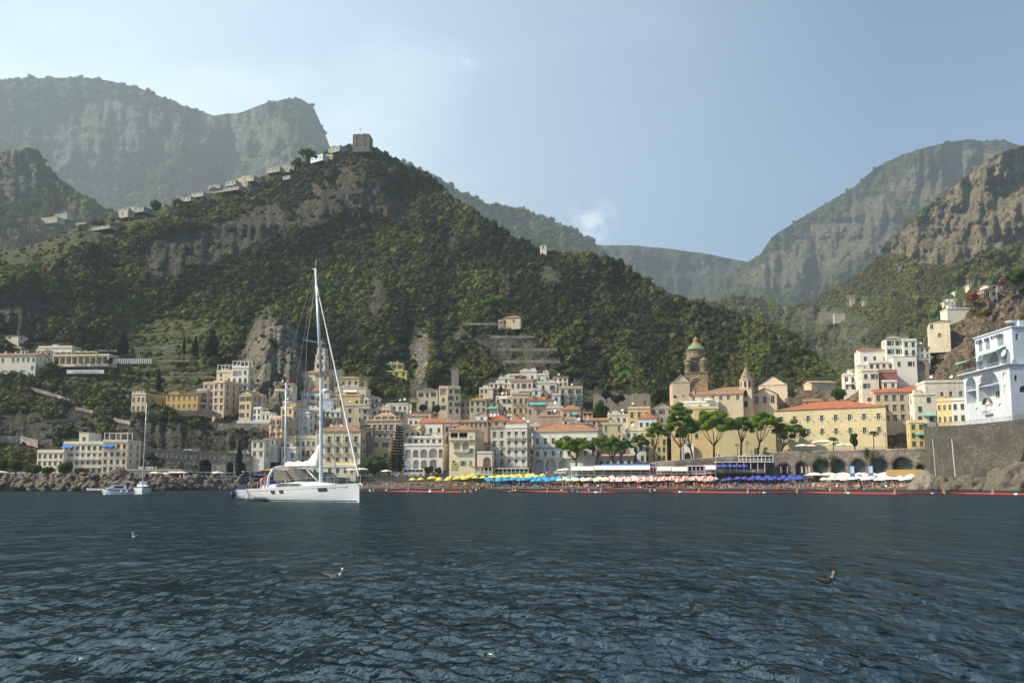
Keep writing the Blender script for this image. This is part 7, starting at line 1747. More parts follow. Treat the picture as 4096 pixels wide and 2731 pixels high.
boom('red floating boom line left part, ending at two bathers',np.arange(1436,1852,10),0); boom('middle red floating boom line before the yellow and blue umbrellas',np.arange(1992,2274,10),0); boom('long red floating boom running to the right edge',np.arange(2322,4260,14),0)
for i,x in enumerate((1480,1545,1720,1772,1905,2062,2190,2247,2355,2410,2620,3320)):
    D=205+(i*7)%30; b=MB(); b.lathe([(0,-.2),(.2,-.12),(.26,.05),(.18,.24),(0,.3)],10); o=b.build('float_buoy',M['dish'],None,True,(rat(x,1950)*D,D,.05)); tag(o,'small round white buoy bobbing behind the red boom','buoy','small white buoys')
# ================= boats
gel=flat('white_gelcoat',(.74,.76,.78),.25,0,.03); gelb=flat('pale_gelcoat',(.6,.66,.68),.3,0,.05); darkw=flat('smoked_window',(.05,.05,.045),.15); teak=flat('teak_deck',(.42,.33,.22),.7); navy=flat('navy_trim',(.02,.035,.1),.5); alu=flat('mast_alloy',(.62,.68,.7),.3,.3,.05); sailm=flat('sail_cloth',(.72,.71,.66),.8,0,.05); wire=flat('rigging_wire',(.3,.3,.3),.4,.6); bim=flat('bimini_canvas',(.2,.17,.14),.85)
def hull(Lh,Bm,fa,ff,plumb=.02,stern=.85,n=26,draft=.5,trans=0.0):
    """closed hull mesh: x from 0 (stern) to Lh (bow)"""
    b=MB(); sec=[]; m_=9
    for i in range(n+1):
        f=i/n; x=Lh*f; bw=Bm/2*(stern+(1-stern)*math.sin(PI*min(1,f/.5)/2)) if f<.45 else Bm/2*max(0,1-((f-.45)/.55)**2.3)
        zd=fa+(ff-fa)*f**1.3; bot=-draft*math.sin(PI*min(.98,max(.06,f)))**.6 
        if f==1: bw=.03
        pts=[]
        for j in range(m_+1):
            a=j/m_; y=bw*(a**.42)*(1-.1*(1-a)*0); z=bot+(zd-bot)*(a**1.7); pts.append((x+ (plumb*Lh*(a-1) if f>.9 else 0)*((f-.9)/.1 if f>.9 else 0),y,z))
        sec.append(pts)
    M1=m_+1
    for s in(1,-1):
        base=len(b.v); b.v+=[(x,s*y,z) for p in sec for x,y,z in p]
        for i in range(n):
            for j in range(m_):
                q=[base+i*M1+j,base+(i+1)*M1+j,base+(i+1)*M1+j+1,base+i*M1+j+1]; b.f.append(q if s<0 else q[::-1]); b.m.append(0)
        b.f.append([base+j for j in range(M1)][::(1 if s>0 else -1)]+[]) ; b.m.append(0)
    b.poly([(sec[0][0][0],sec[0][-1][1],sec[0][-1][2]),(0,-sec[0][-1][1],sec[0][-1][2]),(0,0,sec[0][0][2])],0)
    for i in range(n):
        a=sec[i][-1];c=sec[i+1][-1]; b.quad((a[0],-a[1],a[2]-.06),(c[0],-c[1],c[2]-.06),(c[0],c[1],c[2]-.06),(a[0],a[1],a[2]-.06),1)
    return b,sec
def side(sec,f,z):  # half beam of hull at fraction f, height z
    i=min(len(sec)-1,int(f*(len(sec)-1)+.5)); ps=sec[i]
    return float(np.interp(z,[p[2] for p in ps],[p[1] for p in ps]))
def stripe(b,sec,Lh,f0,f1,z0,z1,sgn,off=.012,m=0,n=24,fn=None):
    for k in range(n):
        a=f0+(f1-f0)*k/n;c=f0+(f1-f0)*(k+1)/n; q=[]
        for f,zz in((a,z0),(c,z0),(c,z1),(a,z1)):
            z=zz+(fn(f) if fn else 0); i=f*(len(sec)-1); j=min(int(i),len(sec)-2); w=i-j
            y=(1-w)*np.interp(z,[p[2] for p in sec[j]],[p[1] for p in sec[j]])+w*np.interp(z,[p[2] for p in sec[j+1]],[p[1] for p in sec[j+1]])
            q.append((f*Lh,sgn*(float(y)+off),z))
        b.quad(*q,m)
def sailboat():
    st=P(1052,2001,76.5); th=-R(40); t=thing('sailing_yacht','large white sailing yacht with tall mast and lowered cream mainsail','sailing boat',(st.x,st.y,0),th)
    Lh=14.2; b,sec=hull(Lh,4.3,1.12,1.62,.0,.86); b.build('hull',[gel,teak],t,True)
    sh=lambda f:(.5)*f**1.3
    b=MB()
    for s in(-1,1):
        stripe(b,sec,Lh,.03,.93,.85,.875,s,fn=sh)
        stripe(b,sec,Lh,.05,.985,.1,.17,s)
    b.build('hull_stripe',navy,t)
    for f0,f1 in((.3,.345),(.395,.44),(.745,.81)):
        for s in(-1,1):
            b=MB(); stripe(b,sec,Lh,f0,f1,.56,.84,s,.02,n=3,fn=sh); b.build('hull_window',darkw,t)
    # name on starboard bow
    yb_=side(sec,.9,1.1); a=math.atan2(side(sec,.83,1.2)-side(sec,.95,1.2),.12*Lh)
    text('Daydreamer',.36,navy,t,(Lh*.84,-side(sec,.84,1.2)-.04,1.2),(PI/2,0,a),.01,.35,width=1.5)
    # coachroof: lofted
    b=MB(); prof=[(3.6,.95,.0),(4.3,1.35,.55),(6.5,1.4,.56),(8.6,1.15,.42),(10.4,.75,.22),(11.4,.4,.03)]
    R_=[]
    for x,w,h in prof:
        zd=1.05+.5*(x/Lh)**1.3; R_.append([(x,-w-.25,zd),(x,-w,zd+h*.8),(x,-w*.6,zd+h),(x,w*.6,zd+h),(x,w,zd+h*.8),(x,w+.25,zd)])
    b.add([p for r in R_ for p in r],[(i*6+j,(i+1)*6+j,(i+1)*6+j+1,i*6+j+1) for i in range(5) for j in range(5)]+[(0,1,2,3,4,5)][::1]); b.build('coachroof',gel,t)
    b=MB()
    for s in(-1,1): b.add([(4.4,s*1.6,1.3),(7.2,s*1.62,1.42),(8.3,s*1.4,1.52),(7.4,s*1.44,1.62),(4.4,s*1.45,1.6)],[(0,1,2,3,4)])
    b.build('cabin_window',darkw,t)
    b=MB()
    for x,y,q in((8.8,-.3,.28),(8.8,.35,.28),(9.8,0,.35),(7.6,-.5,.25),(11.9,0,.3)): zd=1.05+.5*(x/Lh)**1.3+.56*(1-max(0,x-6.5)/5); b.box(x-q,x+q,y-q*.6,y+q*.6,zd,zd+.06)
    b.build('hatches',darkw,t)
    # arch and sprayhood
    b=MB(); arc_=[(3.2,-1.65,1.3),(3.35,-1.62,2.3),(3.7,-1.4,2.95),(3.8,-.7,3.12),(3.8,.7,3.12),(3.7,1.4,2.95),(3.35,1.62,2.3),(3.2,1.65,1.3)]; b.path([Vector(p) for p in arc_],[.13]*8,8); b.build('cockpit_arch',gel,t,True)
    b=MB(); pr=[[(3.8,y,z) for y,z in((-1.5,2.85),(-.8,3.12),(.8,3.12),(1.5,2.85))],[(5.6,y,z) for y,z in((-1.4,2.75),(-.8,3.0),(.8,3.0),(1.4,2.75))],[(6.8,y,z) for y,z in((-1.2,1.85),(-.8,2.0),(.8,2.0),(1.2,1.85))]]
    b.add([p for r in pr for p in r],[(i*4+j,(i+1)*4+j,(i+1)*4+j+1,i*4+j+1) for i in range(2) for j in range(3)]); b.build('sprayhood',bim,t)
    b=MB(); 
    for s in(-1,1): b.add([(3.9,s*1.5,1.9),(6.3,s*1.35,1.85),(5.5,s*1.4,2.7),(3.9,s*1.5,2.8)],[(0,1,2,3)])
    b.build('sprayhood_window',flat('clear_vinyl',(.12,.12,.11),.2),t)
    b=MB(); pr=[[(x,y,z-.25*(abs(y)/1.5)**2-.05*(x-.2)**0) for y in(-1.55,-.8,0,.8,1.55)] for x,z in((-.6,2.65),(.6,2.95),(2.2,3.12),(3.7,3.1))]
    b.add([p for r in pr for p in r],[(i*5+j,(i+1)*5+j,(i+1)*5+j+1,i*5+j+1) for i in range(3) for j in range(4)])
    for x in(.2,2.6):
        for s in(-1.5,1.5): b.tube((x,s,1.1),(x-.1,s,2.7),.03,n=4)
    b.build('bimini',bim,t)
    b=MB(); 
    for s in(-1,1): b.lathe([(.0,-.03),(.4,-.03),(.42,.03),(.0,.03)],12,0,(0,0,0)) ; 
    b=MB()
    for s in(-1,1):
        b.tube((1.6,s*.9,1.0),(1.6,s*.9,1.9),.06,n=6); c=Vector((1.45,s*.9,1.75))
        for k in range(16): a0=2*PI*k/16;a1=2*PI*(k+1)/16; b.tube(c+Vector((0,.42*math.cos(a0),.42*math.sin(a0))),c+Vector((0,.42*math.cos(a1),.42*math.sin(a1))),.025,n=4)
    b.build('steering_wheels',alu,t)
    # mast and rig
    mx=8.9; zm=21.2; rk_=1.6
    b=MB(); b.path([Vector((mx,0,1.5)),Vector((mx-.35,0,11)),Vector((mx-rk_,0,zm))],[.17,.15,.1],10); 
    b.tube((mx-.2,.0,11.2),(mx-.2,0,11.9),.2,n=8) if False else None
    b.tube((mx-rk_,0,zm),(mx-rk_-.5,0,zm+.05),.03,n=4); b.tube((mx-rk_,0,zm),(mx-rk_,.05,zm+.9),.02,n=4); b.build('mast',alu,t,True)
    b=MB()
    for z,w in((8.0,1.55),(14.3,1.25)):
        x=mx-rk_*(z-1.5)/19.7
        for s in(-1,1): b.tube((x,0,z),(x-.35,s*w,z+.08),.05,.035,6)
    b.build('spreaders',alu,t)
    b=MB()
    for s in(-1,1):
        ch=(mx-.35,s*2.0,1.4); a=(mx-.25-.35,s*1.55,8.08); c=(mx-.5-.35,s*1.25,14.38); top=(mx-rk_+.05,0,zm-1.2)
        for p,q in((ch,a),(a,c),(c,top),((mx+.3,s*1.9,1.4),(mx-.25,0,8)),(a,(mx-.48,0,14.2))): b.tube(p,q,.018,n=4)
        b.tube((.3,s*1.5,1.3),(mx-rk_,0,zm),.014,n=4)
    b.tube((Lh-.1,0,1.7),(mx-rk_+.1,0,zm-1),.02,n=4); b.build('rigging',wire,t)
    b=MB(); n=14; A_=Vector((Lh-.15,0,2.2)); B_=Vector((mx-rk_+.25,0,zm-1.6))
    b.path([A_.lerp(B_,i/n) for i in range(n+1)],[.06]+[.1+.01*math.sin(i*2.1)-.004*i for i in range(1,n)]+[.04],8); b.build('furled_genoa',sailm,t,True)
    b=MB(); b.path([Vector((mx-.2,0,2.95)),Vector((mx-5.6,0,3.05))],[.13,.11],8); b.path([Vector((mx-.3,0,1.7)),Vector((mx-2.3,0,2.95))],[.06,.05],6); b.build('boom',alu,t,True)
    b=MB(); rs=np.random.RandomState(2); pr=[]
    for i in range(26):
        f=i/25; x=mx-.35-5.0*f; h=.5+1.5*max(0,1-f*3.0)**1.2+.05*math.sin(i*.9); w=.26*(1-.4*f)
        pr.append([(x,-w,3.1+.03*rs.randn()),(x,-w*1.2,3.3+.05*rs.randn()),(x,-w*.55,3.1+h*.75),(x+.05*rs.randn(),.03*rs.randn(),3.1+h),(x,w*.55,3.1+h*.75),(x,w*1.2,3.3+.05*rs.randn()),(x,w,3.1)])
    b.add([p for r in pr for p in r],[(i*7+j,(i+1)*7+j,(i+1)*7+(j+1)%7,i*7+(j+1)%7) for i in range(25) for j in range(7)]+[tuple(range(7)),tuple(range(25*7,26*7))]); b.build('lowered_mainsail',sailm,t,True)
    b=MB(); b.lathe([(0,0),(.32,.02),(.36,.15),(.3,.3),(0,.36)],12,0,(mx+.45,0,9.6)); b.tube((mx-.1,0,9.6),(mx+.4,0,9.62),.04,n=4); b.build('radar_dome',gel,t,True)
    # guard rails
    b=MB(); pr=None
    for s in(-1,1):
        pr=None
        for i in range(9):
            f=.02+.96*i/8; zd=1.12+.5*f**1.3; p=Vector((Lh*f,s*side(sec,f,zd-.05)*.96,zd)); q=p+Vector((0,0,.62)); b.tube(p,q,.02,n=4)
            if pr: b.tube(pr,q,.014,n=3); b.tube(pr-Vector((0,0,.3)),q-Vector((0,0,.3)),.01,n=3)
            pr=q
    b.tube((Lh-.4,-.35,2.25),(Lh+.15,0,2.3),.025,n=4); b.tube((Lh-.4,.35,2.25),(Lh+.15,0,2.3),.025,n=4); b.build('guard_rail',M['metal'],t)
    b=MB(); b.tube((Lh+.0,0,1.6),(Lh+.35,0,1.45),.05); b.tube((Lh+.35,-.25,1.25),(Lh+.35,.25,1.25),.04); b.tube((Lh+.35,0,1.45),(Lh+.3,0,1.05),.04); b.build('anchor',M['metal'],t)
    # crew in orange
    p=Vector((st.x,st.y,0)); d=Vector((math.cos(th),math.sin(th),0)); 
    return t,p,d
yt,yp,yd=sailboat()
FB=body('bend',SK[1],CL['orange'],2,HAIR,3,True); FB2=body('sit',SK[1],CL['black'],0,HAIR,4,True)
pv=P(1045,1945,77.5); person(FB,(pv.x,pv.y,1.05),'person in an orange shirt bending over at the yacht stern',rz=2.2,sc=1)
def yacht2():
    st=P(968,1992,84); t=thing('sailing_boat','second white sailboat with blue covers moored behind the large yacht','sailing boat',(st.x,st.y,0),-R(20))
    Lh=10.2; b,sec=hull(Lh,3.2,1.0,1.2,.02,.75); b.build('hull',[gel,teak],t,True)
    b=MB()
    for s in(-1,1): stripe(b,sec,Lh,.02,.95,.72,.74,s); stripe(b,sec,Lh,.02,.97,.02,.09,s)
    b.build('hull_stripe',navy,t)
    b=MB(); pr=[[(x,y*w,1.0+z*h) for y,z in((-1,0),(-.9,.8),(0,1),(.9,.8),(1,0))] for x,w,h in((3,1.1,.6),(5.5,1.05,.6),(7.5,.6,.25),(8.2,.3,.02))]
    b.add([p for r in pr for p in r],[(i*5+j,(i+1)*5+j,(i+1)*5+j+1,i*5+j+1) for i in range(3) for j in range(4)]+[(0,1,2,3,4)]); b.build('cabin',gel,t)
    b=MB(); b.path([Vector((5.3,0,1.3)),Vector((5.05,0,12.0))],[.12,.09],8); b.build('mast',alu,t,True)
    b=MB()
    for s in(-1,1): b.tube((5.2,0,7.2),(5.1,s*1.0,7.3),.03,n=4); b.tube((5.1,s*1.4,1.1),(5.1,s*1.0,7.3),.014,n=3); b.tube((5.1,s*1.0,7.3),(5.05,0,11.8),.014,n=3)
    b.tube((.1,0,1.2),(5.05,0,11.9),.012,n=3); b.tube((Lh-.1,0,1.3),(5.1,0,11.5),.07,.03,n=6); b.build('rigging',wire,t)
    b=MB(); b.path([Vector((5.1,0,2.3)),Vector((1.2,0,2.3))],[.16,.12],8); b.build('boom_cover',navy,t,True)
    b=MB(); b.add([(x,y,z) for x,z in((.2,2.35),(1.6,2.6),(3.0,2.45)) for y in(-1.2,0,1.2)],[(0,3,4,1),(1,4,5,2),(3,6,7,4),(4,7,8,5)]); b.add([(3.0,-1.1,1.5),(4.1,-1,1.5),(3.4,-1,2.2),(3.0,1.1,1.5),(4.1,1,1.5),(3.4,1,2.2)],[(0,1,2),(3,4,5),(1,4,5,2)]); b.build('blue_bimini',flat('blue_cover',(.02,.06,.28),.8),t)
    for i,x in enumerate((-.15,3.4,4.4,5.6)):
        b=MB(); b.lathe([(0,-.35),(.18,-.28),(.2,.2),(.1,.34),(0,.36)],8,0,(x,-side(sec,max(0,x)/Lh,.8)-.2,.8 if i else .45)); b.build('fender',navy,t,True)
    b=MB(); b.box(.2,1.4,-1.1,-.6,1.0,1.5); b.build('deck_locker',navy,t)
    q=P(995,1944,85); person(FB2,(q.x,q.y+.3,1.0),'tanned person sitting on the deck of the second sailboat',rz=.4,sc=1)
yacht2()
def dinghy(label,px,py,ang,sc,c1,c2,nm='dinghy',motor=True):
    D=CH*F/(py-1940); t=thing(nm,label,'dinghy',(rat(px,py)*D,D,0),ang); t.scale=(sc,)*3
    b=MB(); pts=[Vector((x,y,.28+.12*max(0,x-.8))) for x,y in((-1.4,-.62),(-.6,-.66),(.6,-.62),(1.2,-.35),(1.5,0),(1.2,.35),(.6,.62),(-.6,.66),(-1.4,.62))]
    b.path(pts,[.14]+[.22]*7+[.14],10); b.build('tube',c1,t,True)
    b=MB(); b.poly([(-1.3,-.5,.2),(.7,-.5,.2),(1.25,0,.25),(.7,.5,.2),(-1.3,.5,.2)]); b.box(-1.35,-1.25,-.5,.5,.05,.5); b.box(-.2,.1,-.55,.55,.3,.36); b.add([(-1.3,-.45,.02),(.8,-.4,.02),(1.3,0,.15),(.8,.4,.02),(-1.3,.45,.02)],[(4,3,2,1,0)]); b.build('floor',c2,t)
    if motor: b=MB(); b.box(-1.65,-1.38,-.14,.14,.45,.85); b.tube((-1.5,0,.45),(-1.5,0,-.3),.06); b.build('outboard',navy,t)
    return t
dinghy('grey inflatable dinghy tied at the stern of the large yacht',1044,2003,R(195),.85,flat('grey_hypalon',(.2,.22,.22),.6),navy,motor=False)
dinghy('dark grey inflatable beside the rocks left of the motor boat',392,1968,R(170),1.6,flat('dark_hypalon',(.18,.18,.24),.6),navy,'inflatable_boat')
# small motor cruiser
def cruiser():
    D=124; p=P(512,1977,D); t=thing('motor_boat','small white motor boat with canopy beside the little sailboat','motor boat',(p.x,p.y+2,0),R(180)+R(14))
    Lh=4.6; b,sec=hull(Lh,1.9,.62,.95,.05,.8); b.build('hull',[gelb,gel],t,True); b=MB()
    for s in(-1,1): stripe(b,sec,Lh,.0,.96,-.08,.06,s,.03,fn=lambda f:.62+.33*f**1.3)
    b.build('rubbing_strake',navy,t)
    b=MB(); pr=[[(x,-.75,z0),(x,-.7,z1),(x,.7,z1),(x,.75,z0)] for x,z0,z1 in((1.3,.7,1.5),(2.8,.75,1.55),(3.4,.8,1.2),(4.0,.85,.95))]; b.add([q for r in pr for q in r],[(i*4+j,(i+1)*4+j,(i+1)*4+j+1,i*4+j+1) for i in range(3) for j in range(3)]+[(0,1,2,3)]); b.build('cabin',gel,t)
    b=MB(); b.box(1.45,2.7,-.78,-.76,1.0,1.35); b.box(1.45,2.7,.76,.78,1.0,1.35); b.build('cabin_window',darkw,t)
    b=MB(); b.add([(x,y,z) for x,z in((.2,1.9),(1.2,2.1),(2.4,2.15),(3.0,1.95)) for y in(-.8,0,.8)],[(i*3+j,(i+1)*3+j,(i+1)*3+j+1,i*3+j+1) for i in range(3) for j in range(2)])
    for x in(.3,1.4,2.8):
        for s in(-.78,.78): b.tube((x,s,.7),(x,s,2.0),.025,n=4)
    b.build('canopy',M['awnw'],t)
    for x in(.8,1.6,4.4): b=MB(); b.lathe([(0,-.22),(.14,-.15),(.14,.12),(0,.2)],8,0,(x,side(sec,min(.9,x/Lh),.5)+.14,.5)); b.build('fender',gel,t,True)
    for i,(px,py) in enumerate(((438,1951),(455,1950))):
        q=P(px,1956,124.2); person(body('sit',SK[1],CL['orange' if i else 'red'],0,HAIR,i) ,(q.x,q.y+1.2,.55),['sunbather in red sitting on the bow of the motor boat','sunbather in orange sitting behind the one in red'][i],rz=.5)
cruiser()
def smallsail():
    D=131; p=P(505,1976,D); t=thing('sailing_boat','small white sailboat with navy sheer stripe anchored by the breakwater','sailing boat',(p.x+.2,p.y+5.4,0),-R(66))
    Lh=8.2; b,sec=hull(Lh,2.9,.95,1.3,.06,.7); b.build('hull',[gelb,gel],t,True); b=MB()
    for s in(-1,1): stripe(b,sec,Lh,.0,.985,-.17,-.03,s,.02,fn=lambda f:.95+.35*f**1.3)
    b.build('sheer_stripe',navy,t)
    b=MB(); pr=[[(x,-w-.1,1.0),(x,-w,1.0+h),(x,w,1.0+h),(x,w+.1,1.0)] for x,w,h in((1.8,.85,.65),(3.4,.85,.6),(5.4,.6,.35),(6.2,.4,.1))]; b.add([q for r in pr for q in r],[(i*4+j,(i+1)*4+j,(i+1)*4+j+1,i*4+j+1) for i in range(3) for j in range(3)]+[(0,1,2,3)]); b.build('cabin',gel,t)
    b=MB(); b.path([Vector((4.8,0,1.2)),Vector((4.7,0,15.0))],[.1,.07],8); b.build('mast',alu,t,True)
    b=MB()
    for z in(6.3,10.4):
        for s in(-1,1): b.tube((4.75,0,z),(4.7,s*1.15,z+.03),.035,n=4)
    for s in(-1,1): b.tube((4.6,s*1.3,1.1),(4.7,s*1.15,6.3),.012,n=3); b.tube((4.7,s*1.15,6.3),(4.7,s*1.1,10.4),.012,n=3); b.tube((4.7,s*1.1,10.4),(4.7,0,14.9),.012,n=3)
    b.tube((0,0,1.0),(4.7,0,15),.012,n=3); b.path([Vector((Lh-.1,0,1.4)),Vector((4.75,0,14.2))],[.09,.04],6); b.build('rigging',wire,t)
    b=MB(); b.path([Vector((4.7,0,2.1)),Vector((1.0,0,2.2))],[.2,.13],8); b.build('boom_cover',flat('beige_cover',(.4,.36,.28),.8),t,True)
    b=MB(); b.box(2.2,3.0,-.6,.6,1.7,2.1); b.build('windscreen',M['dish'],t)
smallsail()
# rowing/beach craft
for i,(x,tt,c,l) in enumerate([(1925,.12,'red','red canoe lying on the shingle below the sky blue umbrellas'),(2093,.0,'red','dark red rowing boat at the waterline in the centre'),(2474,.22,'navy','dark boat pulled up before the red and white umbrellas'),(3119,.25,'red','red boat pulled up left of the right crowd'),(2790,.08,'yellow','yellow pedal float beside the water'),(2915,.0,'orange','orange canoe in the shallows'),(2948,.2,'white','striped white surfboard on the shingle'),(3150,.15,'white','long white paddle board on the shore'),(3400,.25,'white','white catamaran hull among the right hand bathers'),(2600,.2,'navy','purple dark canoe left of the red chairs')]):
    b=MB(); n=10
    for k in range(n):
        f0=k/n;f1=(k+1)/n; w=lambda f:.42*math.sin(PI*max(.03,min(.97,f)))**.6; x0=-2+4*f0;x1=-2+4*f1; zk=lambda f:.42+.25*abs(2*f-1)**3
        b.quad((x0,-w(f0),zk(f0)),(x1,-w(f1),zk(f1)),(x1,0,.02),(x0,0,.02)); b.quad((x1,w(f1),zk(f1)),(x0,w(f0),zk(f0)),(x0,0,.02),(x1,0,.02)); b.quad((x0,-w(f0),zk(f0)-.08),(x1,-w(f1),zk(f1)-.08),(x1,w(f1),zk(f1)-.08),(x0,w(f0),zk(f0)-.08))
    p=beach_pt(x,tt); p.z+=.05; o=b.build('beach_craft',CL[c],None,True,p,(0,0,rnd.uniform(-.4,.3))); tag(o,l,'small boat')
# ================= gulls
def gull(label,px,py,body_c,head_c,beak_c,sc,rz=0.0):
    D=CH*F/(py-1940); t=thing('seagull',label,'bird',(rat(px,py)*D,D,.03),rz); t.scale=(sc,)*3
    b=MB(); rs=[]
    pr=[(-.2,.012,.1),(-.15,.035,.085),(-.08,.06,.06),(0,.072,.045),(.08,.066,.045),(.13,.045,.06),(.16,.02,.08)]
    for x,r,z in pr: rs.append([(x,r*math.cos(a),z+r*.82*math.sin(a)) for a in [2*PI*i/12 for i in range(12)]])
    b.add([p for q in rs for p in q],[(i*12+j,i*12+(j+1)%12,(i+1)*12+(j+1)%12,(i+1)*12+j) for i in range(6) for j in range(12)]+[tuple(range(12)),tuple(range(72,84))])
    # neck and head in the same body mesh
    nk=[(.1,.058,.06),(.125,.052,.1),(.132,.046,.13),(.14,.048,.155),(.162,.046,.168),(.185,.028,.165),(.196,.01,.162)]
    k=len(b.v); b.v+=[(x+(r*.5*math.sin(a) if i<3 else 0),r*math.cos(a)*(.85),z+(r*.45*math.sin(a) if i<3 else r*math.sin(a))) for i,(x,r,z) in enumerate(nk) for a in [2*PI*j/10 for j in range(10)]]
    for i in range(6):
        for j in range(10): b.f.append([k+i*10+j,k+i*10+(j+1)%10,k+(i+1)*10+(j+1)%10,k+(i+1)*10+j]); b.m.append(1)
    for i,c in enumerate(b.f[:-60]): 
        cx=sum(b.v[q][0] for q in c)/len(c); cz=sum(b.v[q][2] for q in c)/len(c)
        if cx>.09 or cz<.045: b.m[i]=1
    b.build('body',[body_c,head_c],t,True)
    b=MB(); b.lathe([(.011,0),(.009,.02),(.004,.042),(0,.046)],8); b.v=[(.19+z,y,.162-.08*z+x*1.0) for x,y,z in b.v]; b.build('beak',beak_c,t,True)
    for s in(-1,1):
        b=MB(); pts=[(.1,s*.066,.075),(.07,s*.075,.1),(-.05,s*.062,.115),(-.16,s*.025,.12),(-.26,s*.012,.125),(-.19,s*.03,.09),(-.08,s*.073,.06),(.04,s*.078,.05)]
        b.poly(pts if s<0 else pts[::-1]); b.poly([(x,y-s*.008,z) for x,y,z in pts]); b.build('wing',body_c,t)
        b=MB(); b.lathe([(0,-.006),(.006,0),(0,.006)],6,0,(.165,s*.041,.178)); b.build('eye',navy,t)
gf=flat('grey_feathers',(.12,.115,.12),.8,0,.15,20); wf=flat('white_feathers',(.5,.5,.49),.8,0,.03); bf=flat('mottled_brown_feathers',(.055,.045,.036),.9,0,.6,40); tf=flat('pale_brown_feathers',(.13,.11,.09),.9,0,.3,30)
gull('white headed grey backed gull swimming in the left foreground',1336,2312,gf,wf,flat('yellow_beak',(.5,.33,.03),.5),.78,.12); gull('mottled brown young gull swimming in the right foreground',3300,2330,bf,tf,navy,.86,.05); gull('far small gull swimming behind on the left',540,2150,gf,wf,navy,.7,2.6)
for x,y,l in((672,1977,'head of a swimmer between the small sailboat and the yacht'),):
    D=130; person(BM[0][1],(rat(x,y)*D,D,-1.45),l)
# ================= beach pavilions
def pav(label,x0,x1,ztop,zfl,D0,D1,aw=True,posts=5,roofm=None,rail=None,extra=None,nm='beach_pavilion',dep=6,stilts=True):
    a=P(x0,1900,D0); c=P(x1,1900,D1); u=Vector((c.x-a.x,c.y-a.y,0)); W=u.length; zf=P((x0+x1)/2,zfl,(D0+D1)/2).z; zt=P((x0+x1)/2,ztop,(D0+D1)/2).z-zf
    t=thing(nm,label,'pavilion',(a.x,a.y,zf),math.atan2(u.y,u.x)); b=MB()
    b.box(0,W,0,dep,-.25,0,0)
    if stilts:
        n=max(2,int(W/4))
        for i in range(n+1):
            for y in(.3,dep-.3): b.tube((W*i/n*.98+.15,y,-3.6),(W*i/n*.98+.15,y,-.26),.12,n=6,m=0)
    b.build('deck',[M['wood'] if rail=='royal' else M['white']],t)
    for i in range(posts+1):
        x=.12+(W-.24)*i/posts; b=MB(); b.box(x-.1,x+.1,.1,.3,.003,zt,0); b.build('post',M['white'],t)
    b=MB(); b.box(-.2,W+.2,-.1,dep+.2,zt+.003,zt+.28); b.build('roof',roofm or M['white'],t)
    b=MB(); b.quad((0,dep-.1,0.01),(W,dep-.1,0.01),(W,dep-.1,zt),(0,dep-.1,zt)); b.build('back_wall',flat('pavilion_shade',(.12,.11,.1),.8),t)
    if aw:
        n=posts
        for i in range(n):
            b=MB(); x_0=W*i/n+.05;x_1=W*(i+1)/n-.05; b.quad((x_0,-.12,zt-.05),(x_1,-.12,zt-.05),(x_1,-2.3,zt-1.25),(x_0,-2.3,zt-1.25)); b.quad((x_0,-2.3,zt-1.25),(x_1,-2.3,zt-1.25),(x_1,-2.32,zt-1.55),(x_0,-2.32,zt-1.55)); b.build('awning',M['awnw'],t)
    b=MB(); n=int(W/.3)
    for i in range(n+1): b.box(W*i/n-.02,W*i/n+.02,.0,.04,.003,1.0)
    b.box(0,W,-.01,.06,1.003,1.08); b.build('railing',uc('royal',(.05,.07,.36)) if rail=='blue' else M['white'],t)
    return t,W,zt
pav('white framed beach pavilion at left with short awnings',2284,2376,1866,1899,316,315,posts=4)
t1,w1,z1_=pav('long white beach restaurant with blue roof edge and sloping awnings',2378,2600,1863,1899,315,312,posts=6)
b=MB(); b.box(w1*.12,w1*1.05,2.0,6.6,z1_+.3,z1_+.95); b.build('blue_roof_edge',uc('roofblue',(.05,.16,.5)),t1)
pav('small pavilion with blue railing right of the blue roof',2602,2626,1868,1898,312,311.5,posts=2,rail='blue',aw=False)
pav('white pavilion with stairs and awning before the convent portal',2628,2684,1867,1893,311.5,310.5,posts=4)
pav('white bathing cabins deck with rounded canopy',2686,2750,1868,1893,310.5,309.5,posts=3)
pav('white deck with red doors and railing in the centre right',2752,2818,1864,1893,309.5,308.5,posts=4,roofm=M['white'],aw=False)
pav('white awning terrace corner beside the raised bar',2820,2862,1862,1890,308.5,308,posts=2)
t2,w2_,z2_=pav('raised bar deck on dark stilts with blue umbrellas and sign',2864,3062,1848,1889,307,304,posts=7,aw=False,dep=9,rail='royal',roofm=M['white'])
b=MB(); b.box(w2_*.5,w2_*.8,-.08,-.03,.1,.95); b.build('sign_board',M['grey'],t2); text('MAR. COBALTO SPIAGGIA SNACK',.7,M['dish'],t2,(w2_*.505,-.1,.28),width=w2_*.28,ext=.01)
t3,w3_,z3_=pav('glazed white upper room standing behind the raised bar',2956,3096,1824,1846,309.5,307,posts=9,aw=False,stilts=False,dep=4)
for i in range(6):
    p=P(2880+i*20,1866,305.5); o=put(UP['d'],'d',(p.x,p.y,p.z-2.0+.2),0,.9)
# glass windbreaks & kiosk
def kiosk(label,px,D):
    t=thing('kiosk',label,'kiosk',P(px,1908,D),-.5); b=MB(); b.box(-.8,.8,0,.8,0,4.1); b.build('body',uc('kioskblue',(.03,.13,.42)),t); b=MB(); b.box(-.55,.55,-.06,-.003,1.5,3.7); b.build('price_board',M['white'],t)
    b=MB()
    for k in range(9): b.box(-.42,.42-(k%3)*.16,-.08,-.063,3.4-k*.21,3.5-k*.21)
    b.build('board_lines',uc('kioskblue',(.03,.13,.42)),t)
kiosk('tall blue kiosk panel left of the central arch',3410,284); kiosk('tall blue kiosk panel right of the central arch',3484,281)
